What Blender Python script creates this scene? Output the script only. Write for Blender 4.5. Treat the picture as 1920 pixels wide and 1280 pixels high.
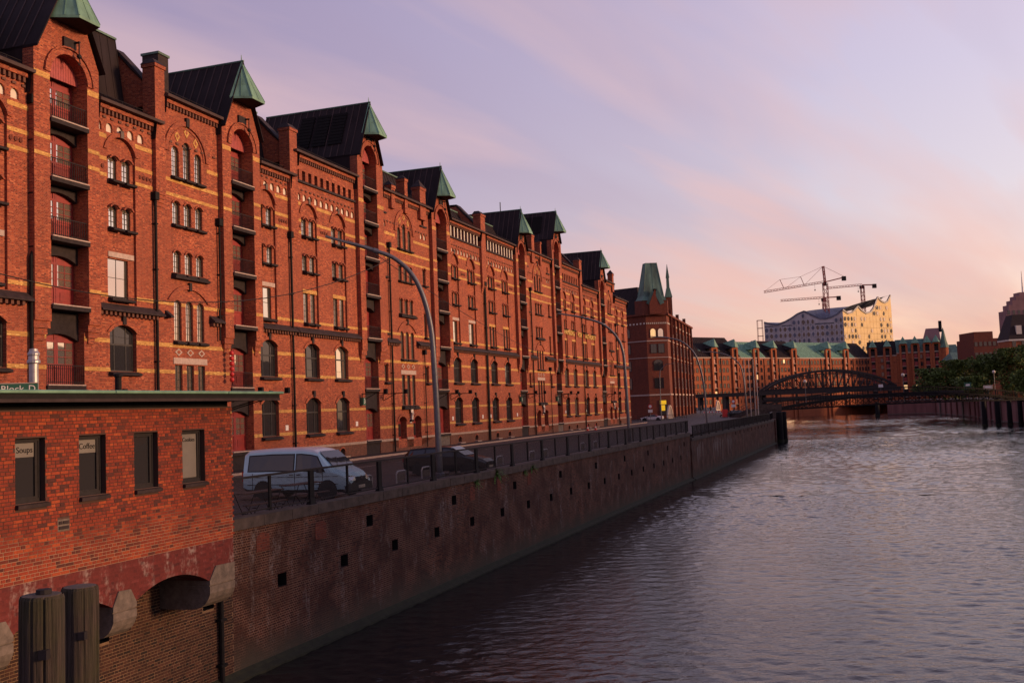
import bpy, bmesh, math, random
from mathutils import Vector, Matrix
from mathutils.geometry import tessellate_polygon
random.seed(7)
for o in list(bpy.data.objects): bpy.data.objects.remove(o)
SC = bpy.context.scene
COL = SC.collection
R = math.radians

# ------------------------------------------------------------------ camera
cam = bpy.data.cameras.new('camera'); camo = bpy.data.objects.new('camera', cam); COL.objects.link(camo)
cam.sensor_width = 36.0; cam.lens = 1870.0/1920.0*36.0; cam.clip_end = 9000; cam.clip_start = 0.1
EYE = 3.2; PITCH = 0.06882; ROLL = 0.040
camo.matrix_world = Matrix.Translation((0, 0, EYE)) @ Matrix.Rotation(math.pi/2+PITCH, 4, 'X') @ Matrix.Rotation(-ROLL, 4, 'Z')
SC.camera = camo

# ------------------------------------------------------------------ sky, sun, exposure
SUN_AZ = 95.0      # clockwise from the view direction (+Y): the sunset lies to the right of the picture
SUN_EL = 9.0
W = bpy.data.worlds.new('World'); SC.world = W; W.use_nodes = True
nt = W.node_tree; nt.nodes.clear()
def wn(t, **k):
    n = nt.nodes.new(t)
    for a, b in k.items(): setattr(n, a, b)
    return n
def wl(a, b): nt.links.new(a, b)
def wmath(op, a, b=None, clamp=False):
    n = wn('ShaderNodeMath', operation=op, use_clamp=clamp)
    for i, x in enumerate((a, b)):
        if x is None: continue
        if isinstance(x, (int, float)): n.inputs[i].default_value = x
        else: wl(x, n.inputs[i])
    return n.outputs[0]
def wramp(fac, stops):
    n = wn('ShaderNodeValToRGB'); el = n.color_ramp.elements
    while len(el) > 1: el.remove(el[-1])
    el[0].position = stops[0][0]; el[0].color = (*stops[0][1], 1)
    for p, c in stops[1:]:
        e = el.new(p); e.color = (*c, 1)
    wl(fac, n.inputs[0]); return n.outputs[0]
def wmix(f, a, b, mode='MIX'):
    n = wn('ShaderNodeMix', data_type='RGBA', blend_type=mode)
    if isinstance(f, (int, float)): n.inputs[0].default_value = f
    else: wl(f, n.inputs[0])
    for i, x in ((6, a), (7, b)):
        if isinstance(x, tuple): n.inputs[i].default_value = (*x, 1)
        else: wl(x, n.inputs[i])
    return n.outputs[2]
tc = wn('ShaderNodeTexCoord'); sep = wn('ShaderNodeSeparateXYZ'); wl(tc.outputs['Generated'], sep.inputs[0])
zz = wmath('MAXIMUM', sep.outputs[2], 0.0)
# side: how far a direction leans towards the sunset (right, slightly ahead)
az = R(80.0)
side = wmath('ADD', wmath('MULTIPLY', sep.outputs[0], math.sin(az)), wmath('MULTIPLY', sep.outputs[1], math.cos(az)))
s01 = wmath('MULTIPLY_ADD', side, 0.5, True); s01.node.inputs[2].default_value = 0.5
left = wramp(zz, [(0.0, (0.64, 0.29, 0.29)), (0.06, (0.62, 0.32, 0.33)), (0.13, (0.52, 0.35, 0.41)), (0.22, (0.41, 0.34, 0.49)), (0.34, (0.33, 0.29, 0.49)), (0.5, (0.28, 0.25, 0.45)), (1.0, (0.13, 0.13, 0.26))])
right = wramp(zz, [(0.0, (0.96, 0.60, 0.32)), (0.05, (0.92, 0.60, 0.42)), (0.11, (0.82, 0.66, 0.63)), (0.19, (0.70, 0.67, 0.78)), (0.30, (0.66, 0.62, 0.80)), (0.42, (0.68, 0.57, 0.74)), (0.6, (0.42, 0.37, 0.55)), (1.0, (0.15, 0.15, 0.28))])
sf = wramp(s01, [(0.40, (0, 0, 0)), (0.82, (1, 1, 1))])
base = wmix(sf, left, right)
glowf = wmath('POWER', s01, 5.0)
glowz = wramp(zz, [(0.0, (1, 1, 1)), (0.20, (0.45, 0.45, 0.45)), (0.5, (0, 0, 0))])
glow = wmix(1.0, (0.75, 0.40, 0.16), wmix(1.0, glowz, glowf, 'MULTIPLY'), 'MULTIPLY')
base = wmix(1.0, base, glow, 'ADD')
# streaks of thin cloud: noise laid out on a flat layer high above
den = wmath('MAXIMUM', wmath('ADD', sep.outputs[2], 0.10), 0.03)
cx = wmath('DIVIDE', sep.outputs[0], den); cy = wmath('DIVIDE', sep.outputs[1], den)
CA = R(38)   # the streaks run towards this azimuth
def dotp(kx, ky): return wmath('ADD', wmath('MULTIPLY', cx, kx), wmath('MULTIPLY', cy, ky))
def streak(along, across, ox, oy, detail, lo, hi):
    c = wn('ShaderNodeCombineXYZ'); wl(wmath('ADD', wmath('MULTIPLY', dotp(math.sin(CA), math.cos(CA)), along), ox), c.inputs[0]); wl(wmath('ADD', wmath('MULTIPLY', dotp(math.cos(CA), -math.sin(CA)), across), oy), c.inputs[1])
    n = wn('ShaderNodeTexNoise'); wl(c.outputs[0], n.inputs[0]); n.inputs['Scale'].default_value = 1.0; n.inputs['Detail'].default_value = detail; n.inputs['Roughness'].default_value = 0.5; n.inputs['Distortion'].default_value = 0.25
    return wramp(n.outputs[0], [(lo, (0, 0, 0)), (hi, (1, 1, 1))])
cf = streak(0.55, 2.6, 3.3, 1.2, 5, 0.44, 0.68)
cf2 = streak(0.30, 1.3, 8.1, 5.5, 4, 0.42, 0.70)
pink = wramp(zz, [(0.0, (0.90, 0.42, 0.33)), (0.12, (0.92, 0.53, 0.45)), (0.26, (0.84, 0.56, 0.56)), (0.6, (0.5, 0.4, 0.5))])
grey = wramp(zz, [(0.0, (0.62, 0.33, 0.34)), (0.2, (0.50, 0.36, 0.46)), (0.6, (0.33, 0.29, 0.45))])
skyc = wmix(wmath('MULTIPLY', cf2, 0.5), base, grey)
skyc = wmix(wmath('MULTIPLY', cf, 0.58), skyc, pink)
ns = wn('ShaderNodeTexSky', sky_type='NISHITA', sun_disc=False)
ns.sun_elevation = R(SUN_EL); ns.sun_rotation = R(SUN_AZ); ns.altitude = 10
nsc = wmix(1.0, ns.outputs[0], (0.0035, 0.0035, 0.0035), 'MULTIPLY')
skyc = wmix(1.0, skyc, nsc, 'ADD')
low = wmath('LESS_THAN', sep.outputs[2], -0.02)
skyc = wmix(low, skyc, (0.05, 0.04, 0.05))
bg = wn('ShaderNodeBackground'); wl(skyc, bg.inputs[0]); bg.inputs[1].default_value = 0.98
wo = wn('ShaderNodeOutputWorld'); wl(bg.outputs[0], wo.inputs[0])

sun = bpy.data.lights.new('sun', 'SUN'); suno = bpy.data.objects.new('sun', sun); COL.objects.link(suno)
sun.energy = 4.0; sun.angle = R(9); sun.color = (1.0, 0.56, 0.29)
sd = Vector((math.sin(R(SUN_AZ))*math.cos(R(SUN_EL)), math.cos(R(SUN_AZ))*math.cos(R(SUN_EL)), math.sin(R(SUN_EL))))
suno.rotation_euler = (-sd).to_track_quat('-Z', 'Y').to_euler()
SC.view_settings.view_transform = 'Standard'; SC.view_settings.look = 'None'
SC.view_settings.exposure = 0.0; SC.view_settings.gamma = 1.0; SC.view_settings.use_curve_mapping = False
SC.cycles.use_denoising = True
SC.cycles.max_bounces = 6

# ------------------------------------------------------------------ materials
MATS = {}
class NT:
    def __init__(s, name):
        s.m = bpy.data.materials.new(name); s.m.use_nodes = True; s.t = s.m.node_tree; s.t.nodes.clear()
        s.out = s.n('ShaderNodeOutputMaterial'); s.b = s.n('ShaderNodeBsdfPrincipled')
        s.l(s.b.outputs[0], s.out.inputs[0]); MATS[name] = s.m
    def n(s, t, **k):
        n = s.t.nodes.new(t)
        for a, b in k.items():
            if a.startswith('i_'): n.inputs[a[2:].replace('_', ' ')].default_value = b
            else: setattr(n, a, b)
        return n
    def l(s, a, b): s.t.links.new(a, b)
    def set(s, **k):
        for a, b in k.items():
            i = s.b.inputs[a.replace('_', ' ')]
            if hasattr(b, 'is_linked'): s.l(b, i)
            else: i.default_value = (*b, 1) if isinstance(b, tuple) and len(b) == 3 else b
    def mix(s, f, a, b, mode='MIX'):
        n = s.n('ShaderNodeMix', data_type='RGBA', blend_type=mode)
        for i, x in ((0, f), (6, a), (7, b)):
            if isinstance(x, tuple): n.inputs[i].default_value = (*x, 1)
            elif isinstance(x, (int, float)): n.inputs[i].default_value = x
            else: s.l(x, n.inputs[i])
        return n.outputs[2]
    def ramp(s, f, stops):
        n = s.n('ShaderNodeValToRGB'); el = n.color_ramp.elements
        while len(el) > 1: el.remove(el[-1])
        def c(v): return (*v, 1) if isinstance(v, tuple) else (v, v, v, 1)
        el[0].position = stops[0][0]; el[0].color = c(stops[0][1])
        for p, v in stops[1:]:
            e = el.new(p); e.color = c(v)
        s.l(f, n.inputs[0]); return n.outputs[0]
    def noise(s, vec, scale, detail=4, rough=0.55, sc=None):
        if sc:
            mp = s.n('ShaderNodeMapping'); s.l(vec, mp.inputs[0]); mp.inputs['Scale'].default_value = sc; vec = mp.outputs[0]
        n = s.n('ShaderNodeTexNoise', i_Scale=scale, i_Detail=detail, i_Roughness=rough); s.l(vec, n.inputs[0]); return n.outputs[0]
    def math(s, op, a, b=0.0):
        n = s.n('ShaderNodeMath', operation=op)
        for i, x in enumerate((a, b)):
            if isinstance(x, (int, float)): n.inputs[i].default_value = x
            else: s.l(x, n.inputs[i])
        return n.outputs[0]
    def bump(s, h, st, dist=0.02):
        n = s.n('ShaderNodeBump', i_Strength=st, i_Distance=dist); s.l(h, n.inputs['Height']); s.l(n.outputs[0], s.b.inputs['Normal'])
    def uv(s): return s.n('ShaderNodeTexCoord').outputs['UV']
    def obj(s): return s.n('ShaderNodeTexCoord').outputs['Object']

def plain(name, c, rough=0.6, metal=0.0, ns=3.0, amt=0.25, bs=0, bst=0.0, spec=0.5, streak=False, bdist=0.02):
    t = NT(name); v = t.obj()
    f = t.noise(v, ns, 5, 0.6, (1, 1, 0.15) if streak else None)
    dark = tuple(x*(1-amt) for x in c); lite = tuple(min(1, x*(1+amt)) for x in c)
    t.set(Base_Color=t.mix(t.ramp(f, [(0.3, 0.0), (0.7, 1.0)]), dark, lite), Roughness=rough, Metallic=metal, Specular_IOR_Level=spec)
    if bs: t.bump(t.noise(v, bs, 4), bst, bdist)
    return t.m

def brickmat(name, c1, c2, c3, mortar, patch=0.5, bw=0.25, rh=0.077, ms=0.011, bump=0.5, stain=None, lime=0.0, hdr=True, rough=0.85, lth=0.56, mpatch=False):
    """coursed brick: per-brick colour, patchy weathering, recessed joints"""
    t = NT(name); uv = t.uv()
    br = t.n('ShaderNodeTexBrick', offset=0.5, squash=0.5 if hdr else 1.0, squash_frequency=2, i_Scale=1.0)
    br.inputs['Brick Width'].default_value = bw; br.inputs['Row Height'].default_value = rh; br.inputs['Mortar Size'].default_value = ms
    br.inputs['Mortar Smooth'].default_value = 0.2; br.inputs['Bias'].default_value = 0.0
    br.inputs['Color1'].default_value = (0, 0, 0, 1); br.inputs['Color2'].default_value = (1, 1, 1, 1); br.inputs['Mortar'].default_value = (0.5, 0.5, 0.5, 1)
    t.l(uv, br.inputs[0])
    bc = t.ramp(br.outputs[0], [(0.0, (c1[0]*0.6, c1[1]*0.75, c1[2]*0.9)), (0.16, c1), (0.5, c2), (0.86, c3), (1.0, (c3[0]*1.2, c3[1]*1.5, c3[2]*1.7))])
    big = t.noise(uv, 0.55, 5, 0.62)
    bc = t.mix(t.ramp(big, [(0.35, 0.0), (0.68, patch)]), bc, tuple(x*0.55 for x in c2))
    st = t.noise(uv, 1.0, 4, 0.6, (1.6, 0.12, 1))
    bc = t.mix(t.ramp(st, [(0.5, 0.0), (0.78, patch*0.9)]), bc, tuple(x*0.45 for x in c1))
    huge = t.noise(uv, 0.13, 3, 0.5)
    bc = t.mix(t.ramp(huge, [(0.38, 0.0), (0.64, patch*0.75)]), bc, (c2[0]*0.62, c2[1]*0.72, c2[2]*0.9))
    fine = t.noise(uv, 14, 3, 0.6)
    bc = t.mix(0.35, bc, t.ramp(fine, [(0.3, (0.25,)*3), (0.75, (1.5,)*3)]), 'MULTIPLY')
    mo = t.mix(t.ramp(t.noise(uv, 0.8, 4, 0.6), [(0.42, 0.0), (0.6, 1.0)]), tuple(x*0.35 for x in mortar), mortar) if mpatch else mortar
    col = t.mix(br.outputs['Fac'], bc, mo)
    if lime:
        lm = t.noise(uv, 0.9, 6, 0.7, (1.5, 0.45, 1)); lm2 = t.noise(uv, 7, 3, 0.6)
        col = t.mix(t.math('MULTIPLY', t.ramp(lm, [(lth, 0.0), (lth+0.18, lime)]), t.ramp(lm2, [(0.4, 0.0), (0.62, 1.0)])), col, (0.42, 0.38, 0.36))
    if stain:
        lo, hi, sc = stain
        sx = t.n('ShaderNodeSeparateXYZ'); t.l(uv, sx.inputs[0])
        hgt = t.math('ADD', sx.outputs[1], t.math('MULTIPLY', t.noise(uv, 0.8, 4), 1.2))
        m1 = t.n('ShaderNodeMapRange', i_From_Min=hi+0.6, i_From_Max=lo+0.6, i_To_Min=0.0, i_To_Max=0.95); t.l(hgt, m1.inputs[0])
        col = t.mix(m1.outputs[0], col, sc)
    t.set(Base_Color=col, Roughness=rough, Specular_IOR_Level=0.25)
    h = t.math('SUBTRACT', t.math('MULTIPLY', t.noise(uv, 40, 2), 0.3), br.outputs['Fac'])
    t.bump(h, bump, 0.012)
    return t.m

brickmat('red_brick', (0.19, 0.036, 0.021), (0.38, 0.074, 0.034), (0.56, 0.145, 0.060), (0.27, 0.115, 0.075), 0.7)
brickmat('red_brick_dark', (0.13, 0.030, 0.018), (0.19, 0.040, 0.022), (0.24, 0.055, 0.026), (0.13, 0.060, 0.045), 0.5)
brickmat('basement_brick', (0.13, 0.045, 0.030), (0.18, 0.062, 0.038), (0.23, 0.080, 0.046), (0.15, 0.09, 0.065), 0.5)
brickmat('yellow_brick', (0.48, 0.24, 0.060), (0.62, 0.33, 0.09), (0.72, 0.41, 0.12), (0.42, 0.24, 0.10), 0.35)
brickmat('far_brick', (0.34, 0.082, 0.034), (0.42, 0.115, 0.046), (0.50, 0.15, 0.058), (0.22, 0.075, 0.040), 0.4)
brickmat('quay_brick', (0.030, 0.010, 0.008), (0.080, 0.024, 0.015), (0.16, 0.049, 0.027), (0.22, 0.125, 0.085), 0.9, lime=0.45, lth=0.54, mpatch=True, stain=(-4.4, -3.3, (0.060, 0.054, 0.040)), bump=0.7)
brickmat('painted_brick', (0.105, 0.014, 0.014), (0.125, 0.017, 0.016), (0.145, 0.022, 0.020), (0.10, 0.016, 0.016), 0.45, ms=0.006, lime=0.75, bump=0.25, rough=0.7, lth=0.49)

def piecemat(name, c, per_object):
    """single bricks: tint from the object's own random number, or from a face attribute when they are joined"""
    t = NT(name)
    if per_object: r = t.n('ShaderNodeObjectInfo').outputs['Random']
    else: r = t.n('ShaderNodeAttribute', attribute_name='tint').outputs['Fac']
    g = t.n('ShaderNodeNewGeometry').outputs['Position']
    col = t.ramp(r, [(0.0, c[0]), (0.05, c[0]), (0.22, c[1]), (0.75, c[2]), (1.0, c[3])])
    f = t.noise(g, 22, 4, 0.65)
    col = t.mix(0.55, col, t.ramp(f, [(0.28, (0.35,)*3), (0.72, (1.35,)*3)]), 'MULTIPLY')
    big = t.noise(g, 0.9, 4)
    col = t.mix(t.ramp(big, [(0.45, 0.0), (0.75, 0.55)]), col, tuple(x*0.5 for x in c[1]))
    t.set(Base_Color=col, Roughness=0.8, Specular_IOR_Level=0.3)
    t.bump(t.noise(g, 60, 3), 0.4, 0.006)
    return t.m
KB = ((0.075, 0.020, 0.016), (0.19, 0.029, 0.014), (0.25, 0.038, 0.015), (0.34, 0.066, 0.020))
QB = ((0.016, 0.009, 0.009), (0.036, 0.014, 0.011), (0.056, 0.021, 0.015), (0.085, 0.034, 0.022))
piecemat('kiosk_brick_single', KB, True); piecemat('kiosk_brick_joined', KB, False)
piecemat('canal_brick_single', QB, True); piecemat('canal_brick_joined', QB, False)
def kmortar():
    # dark old joints, repointed paler in the lowest courses
    t = NT('kiosk_mortar'); uv = t.uv(); sx = t.n('ShaderNodeSeparateXYZ'); t.l(uv, sx.inputs[0])
    h = t.math('ADD', sx.outputs[1], t.math('MULTIPLY', t.noise(uv, 0.9, 4), 1.6))
    t.set(Base_Color=t.mix(t.ramp(h, [(0.0, 1.0), (1.0, 0.0)]), (0.055, 0.028, 0.022), (0.30, 0.19, 0.13)), Roughness=0.95)
    h2 = t.n('ShaderNodeMapRange', i_From_Min=1.3, i_From_Max=1.9, i_To_Min=1.0, i_To_Max=0.0); t.l(h, h2.inputs[0])
    t.set(Base_Color=t.mix(h2.outputs[0], (0.055, 0.028, 0.022), (0.28, 0.17, 0.115)))
    t.bump(t.noise(uv, 60, 3), 0.4, 0.01)
kmortar()
plain('canal_mortar', (0.17, 0.105, 0.060), 0.95, ns=1.5, amt=0.45, bs=60, bst=0.4)
plain('white_plaster', (0.62, 0.56, 0.48), 0.8, amt=0.12)
plain('pale_stone', (0.40, 0.31, 0.27), 0.8, amt=0.2, ns=6)
plain('granite', (0.34, 0.25, 0.20), 0.8, amt=0.25, ns=5)
plain('grey_stone', (0.115, 0.093, 0.080), 0.85, ns=5, amt=0.4, bs=30, bst=0.5)
plain('coping_stone', (0.060, 0.045, 0.038), 0.9, ns=2.5, amt=0.5, bs=20, bst=0.5)
plain('dark_stone', (0.026, 0.020, 0.022), 0.8, spec=0.2, ns=4, amt=0.3)
plain('dark_iron', (0.014, 0.012, 0.015), 0.7, 0.0, ns=8, amt=0.3, spec=0.25)
plain('black_paint', (0.008, 0.0075, 0.009), 0.75, ns=6, amt=0.3, spec=0.2)
plain('roof_sheet', (0.020, 0.0135, 0.0155), 0.75, 0.0, spec=0.15, ns=1.2, amt=0.4, streak=True)
plain('roof_skirt_sheet', (0.060, 0.038, 0.038), 0.7, 0.0, spec=0.2, ns=1.5, amt=0.3, streak=True)
plain('slate', (0.032, 0.022, 0.024), 0.75, spec=0.2, ns=4, amt=0.35)
plain('copper', (0.135, 0.275, 0.195), 0.65, 0.0, ns=1.6, amt=0.4, streak=True)
plain('copper_dark', (0.075, 0.145, 0.115), 0.65, 0.0, ns=0.9, amt=0.5, streak=True)
plain('door_red', (0.23, 0.022, 0.022), 0.5, ns=3, amt=0.25)
plain('board_red', (0.32, 0.055, 0.055), 0.6, ns=5, amt=0.2)
plain('window_frame', (0.028, 0.025, 0.024), 0.5, ns=5, amt=0.2)
plain('lamp_grey', (0.115, 0.118, 0.135), 0.45, 0.4, ns=6, amt=0.2)
plain('sign_grey', (0.13, 0.12, 0.11), 0.6, amt=0.1)
plain('galvanised', (0.34, 0.33, 0.35), 0.45, 0.5, ns=8, amt=0.2)
plain('white_paint', (0.72, 0.70, 0.66), 0.5, ns=6, amt=0.08)
plain('cream_paint', (0.55, 0.45, 0.35), 0.6, ns=6, amt=0.15)
plain('sign_green', (0.02, 0.10, 0.06), 0.5, amt=0.1)
plain('signal_red', (0.50, 0.02, 0.02), 0.5, amt=0.1)
plain('gold_letter', (0.80, 0.55, 0.12), 0.35, 0.2, amt=0.1)
plain('rubber', (0.012, 0.012, 0.013), 0.8, amt=0.2)
plain('alloy', (0.45, 0.45, 0.47), 0.3, 0.9, amt=0.1)
plain('van_blue', (0.36, 0.55, 0.62), 0.28, 0.15, ns=1.2, amt=0.07, spec=0.6)
plain('van_pale', (0.52, 0.53, 0.56), 0.3, 0.1, ns=1.2, amt=0.05)
plain('car_black', (0.005, 0.005, 0.007), 0.25, 0.0, amt=0.1, spec=0.35)
plain('car_white', (0.62, 0.60, 0.60), 0.25, 0.0, amt=0.05)
plain('car_plastic', (0.022, 0.022, 0.026), 0.5, amt=0.2)
plain('soft_top', (0.10, 0.012, 0.016), 0.8, amt=0.2)
plain('tail_red', (0.30, 0.012, 0.010), 0.2, amt=0.1)
plain('chrome', (0.7, 0.7, 0.7), 0.15, 1.0, amt=0.05)
plain('old_wood', (0.070, 0.030, 0.022), 0.7, ns=4, amt=0.4, bs=30, bst=0.4)
plain('lime_stain', (0.20, 0.165, 0.15), 0.9, ns=9, amt=0.5)
plain('moss', (0.016, 0.018, 0.008), 0.95, ns=3, amt=0.5, bs=20, bst=0.6)
plain('brown_skin', (0.30, 0.17, 0.12), 0.6, amt=0.1)
plain('dark_cloth', (0.025, 0.025, 0.032), 0.9, amt=0.3)
plain('pale_cloth', (0.35, 0.33, 0.34), 0.9, amt=0.2)
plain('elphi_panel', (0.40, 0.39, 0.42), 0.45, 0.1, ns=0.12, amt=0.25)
plain('elphi_sunlit_panel', (0.76, 0.58, 0.28), 0.6, 0.0, ns=0.12, amt=0.12, spec=0.2)  # same panels tinted gold: low sunlight put into their colour
plain('elphi_roof', (0.085, 0.10, 0.15), 0.5, 0.1, ns=0.15, amt=0.5)
plain('crane_red', (0.33, 0.09, 0.075), 0.6, amt=0.2)
plain('far_tower', (0.23, 0.12, 0.12), 0.7, ns=0.3, amt=0.2)
plain('steel_blue', (0.020, 0.017, 0.022), 0.7, 0.0, amt=0.3, spec=0.25)
plain('sheet_wall', (0.16, 0.065, 0.060), 0.85, ns=0.5, amt=0.4, streak=True)

def glassmat(name, refl, tint, rough=0.03):
    t = NT(name); g = t.n('ShaderNodeNewGeometry').outputs['Position']
    t.set(Base_Color=tint, Metallic=refl, Roughness=rough, Specular_IOR_Level=0.8)
    t.bump(t.noise(g, 1.3, 2), 0.035, 0.05)
    return t.m
glassmat('window_glass', 0.88, (0.80, 0.74, 0.62))
glassmat('window_glass_dark', 0.10, (0.03, 0.03, 0.034))
glassmat('car_glass', 0.05, (0.018, 0.018, 0.02), 0.02)
def emis(name, c, st):
    t = NT(name); t.set(Base_Color=c, Emission_Color=c, Emission_Strength=st); return t.m
emis('lamp_light', (1.0, 0.93, 0.85), 1.6)
emis('warm_light', (1.0, 0.62, 0.28), 0.6)
emis('yellow_light', (1.0, 0.62, 0.02), 0.4)

def cobble():
    t = NT('cobbles'); v = t.obj()
    vo = t.n('ShaderNodeTexBrick', offset=0.5, i_Scale=1.0); vo.inputs['Brick Width'].default_value = 0.22; vo.inputs['Row Height'].default_value = 0.16; vo.inputs['Mortar Size'].default_value = 0.014
    vo.inputs['Color1'].default_value = (0.030, 0.024, 0.027, 1); vo.inputs['Color2'].default_value = (0.075, 0.055, 0.058, 1); vo.inputs['Mortar'].default_value = (0.022, 0.018, 0.018, 1)
    mp = t.n('ShaderNodeMapping'); mp.inputs['Rotation'].default_value = (0, 0, R(70)); t.l(v, mp.inputs[0]); t.l(mp.outputs[0], vo.inputs[0])
    big = t.noise(v, 0.35, 5, 0.6)
    t.set(Base_Color=t.mix(0.7, vo.outputs[0], t.ramp(big, [(0.3, (0.55,)*3), (0.7, (1.5,)*3)]), 'MULTIPLY'), Roughness=0.7, Specular_IOR_Level=0.4)
    t.bump(t.math('SUBTRACT', t.math('MULTIPLY', t.noise(v, 9, 3), 0.5), vo.outputs['Fac']), 0.6, 0.03)
cobble()
def water():
    t = NT('canal_water'); v = t.obj()
    t.set(Base_Color=(0.010, 0.010, 0.012), Roughness=0.025, IOR=1.33, Specular_IOR_Level=0.5)
    a = t.noise(v, 4.0, 3, 0.6, (0.7, 1.3, 1)); d = t.noise(v, 0.045, 3, 0.55)
    amp = t.ramp(d, [(0.33, 0.45), (0.62, 1.0)])
    h = a
    n = t.n('ShaderNodeBump', i_Distance=0.035); t.l(t.math('MULTIPLY', amp, 0.9), n.inputs['Strength']); t.l(h, n.inputs['Height']); t.l(n.outputs[0], t.b.inputs['Normal'])
water()
def timber():
    t = NT('pile_wood'); v = t.obj()
    f = t.noise(v, 34, 8, 0.75, (1, 1, 0.03)); g = t.noise(v, 1.6, 4, 0.6)
    col = t.ramp(f, [(0.28, (0.003, 0.002, 0.002)), (0.46, (0.018, 0.013, 0.010)), (0.74, (0.085, 0.060, 0.050))])
    col = t.mix(t.ramp(g, [(0.42, 0.0), (0.62, 0.75)]), col, (0.030, 0.031, 0.009))
    t.set(Base_Color=col, Roughness=0.85); t.bump(f, 1.0, 0.03)
timber()
def leafmat(name, c):
    t = NT(name); r = t.n('ShaderNodeAttribute', attribute_name='tint').outputs['Fac']
    t.set(Base_Color=t.ramp(r, [(0.0, tuple(x*0.5 for x in c)), (1.0, tuple(x*1.5 for x in c))]), Roughness=0.6, Specular_IOR_Level=0.2)
leafmat('leaf_green', (0.085, 0.125, 0.030)); leafmat('fern_green', (0.075, 0.14, 0.03))

# ------------------------------------------------------------------ mesh helpers
def link(o, parent=None):
    COL.objects.link(o)
    if parent: o.parent = parent
    return o
def tag(o, label=None, cat=None, group=None, kind=None):
    for k, v in (('label', label), ('category', cat), ('group', group), ('kind', kind)):
        if v: o[k] = v
    return o
def empty(name, loc=(0, 0, 0), rz=0.0, **k):
    o = bpy.data.objects.new(name, None); o.location = loc; o.rotation_euler = (0, 0, rz); o.empty_display_size = 0.3
    COL.objects.link(o); return tag(o, **k)
def copyobj(o, parent=None, loc=None):
    c = o.copy(); COL.objects.link(c)
    if parent: c.parent = parent
    if loc: c.location = loc
    return c
def copytree(o, parent=None):
    c = o.copy(); COL.objects.link(c)
    if parent: c.parent = parent
    for ch in o.children: copytree(ch, c)
    return c
def arch(cx, z0, w, zs, rise, n=8):
    """outline of an opening: flat bottom, straight sides, arched head"""
    p = [(cx-w/2, z0), (cx+w/2, z0)]
    if rise < 1e-4: return p+[(cx+w/2, zs), (cx-w/2, zs)]
    if rise > w/2: rise = w/2
    rad = (w*w/4+rise*rise)/(2*rise); a0 = math.asin(min(1, w/2/rad))
    for i in range(n+1):
        a = a0-2*a0*i/n
        p.append((cx+rad*math.sin(a), zs+rise-rad+rad*math.cos(a)))
    return p
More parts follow.
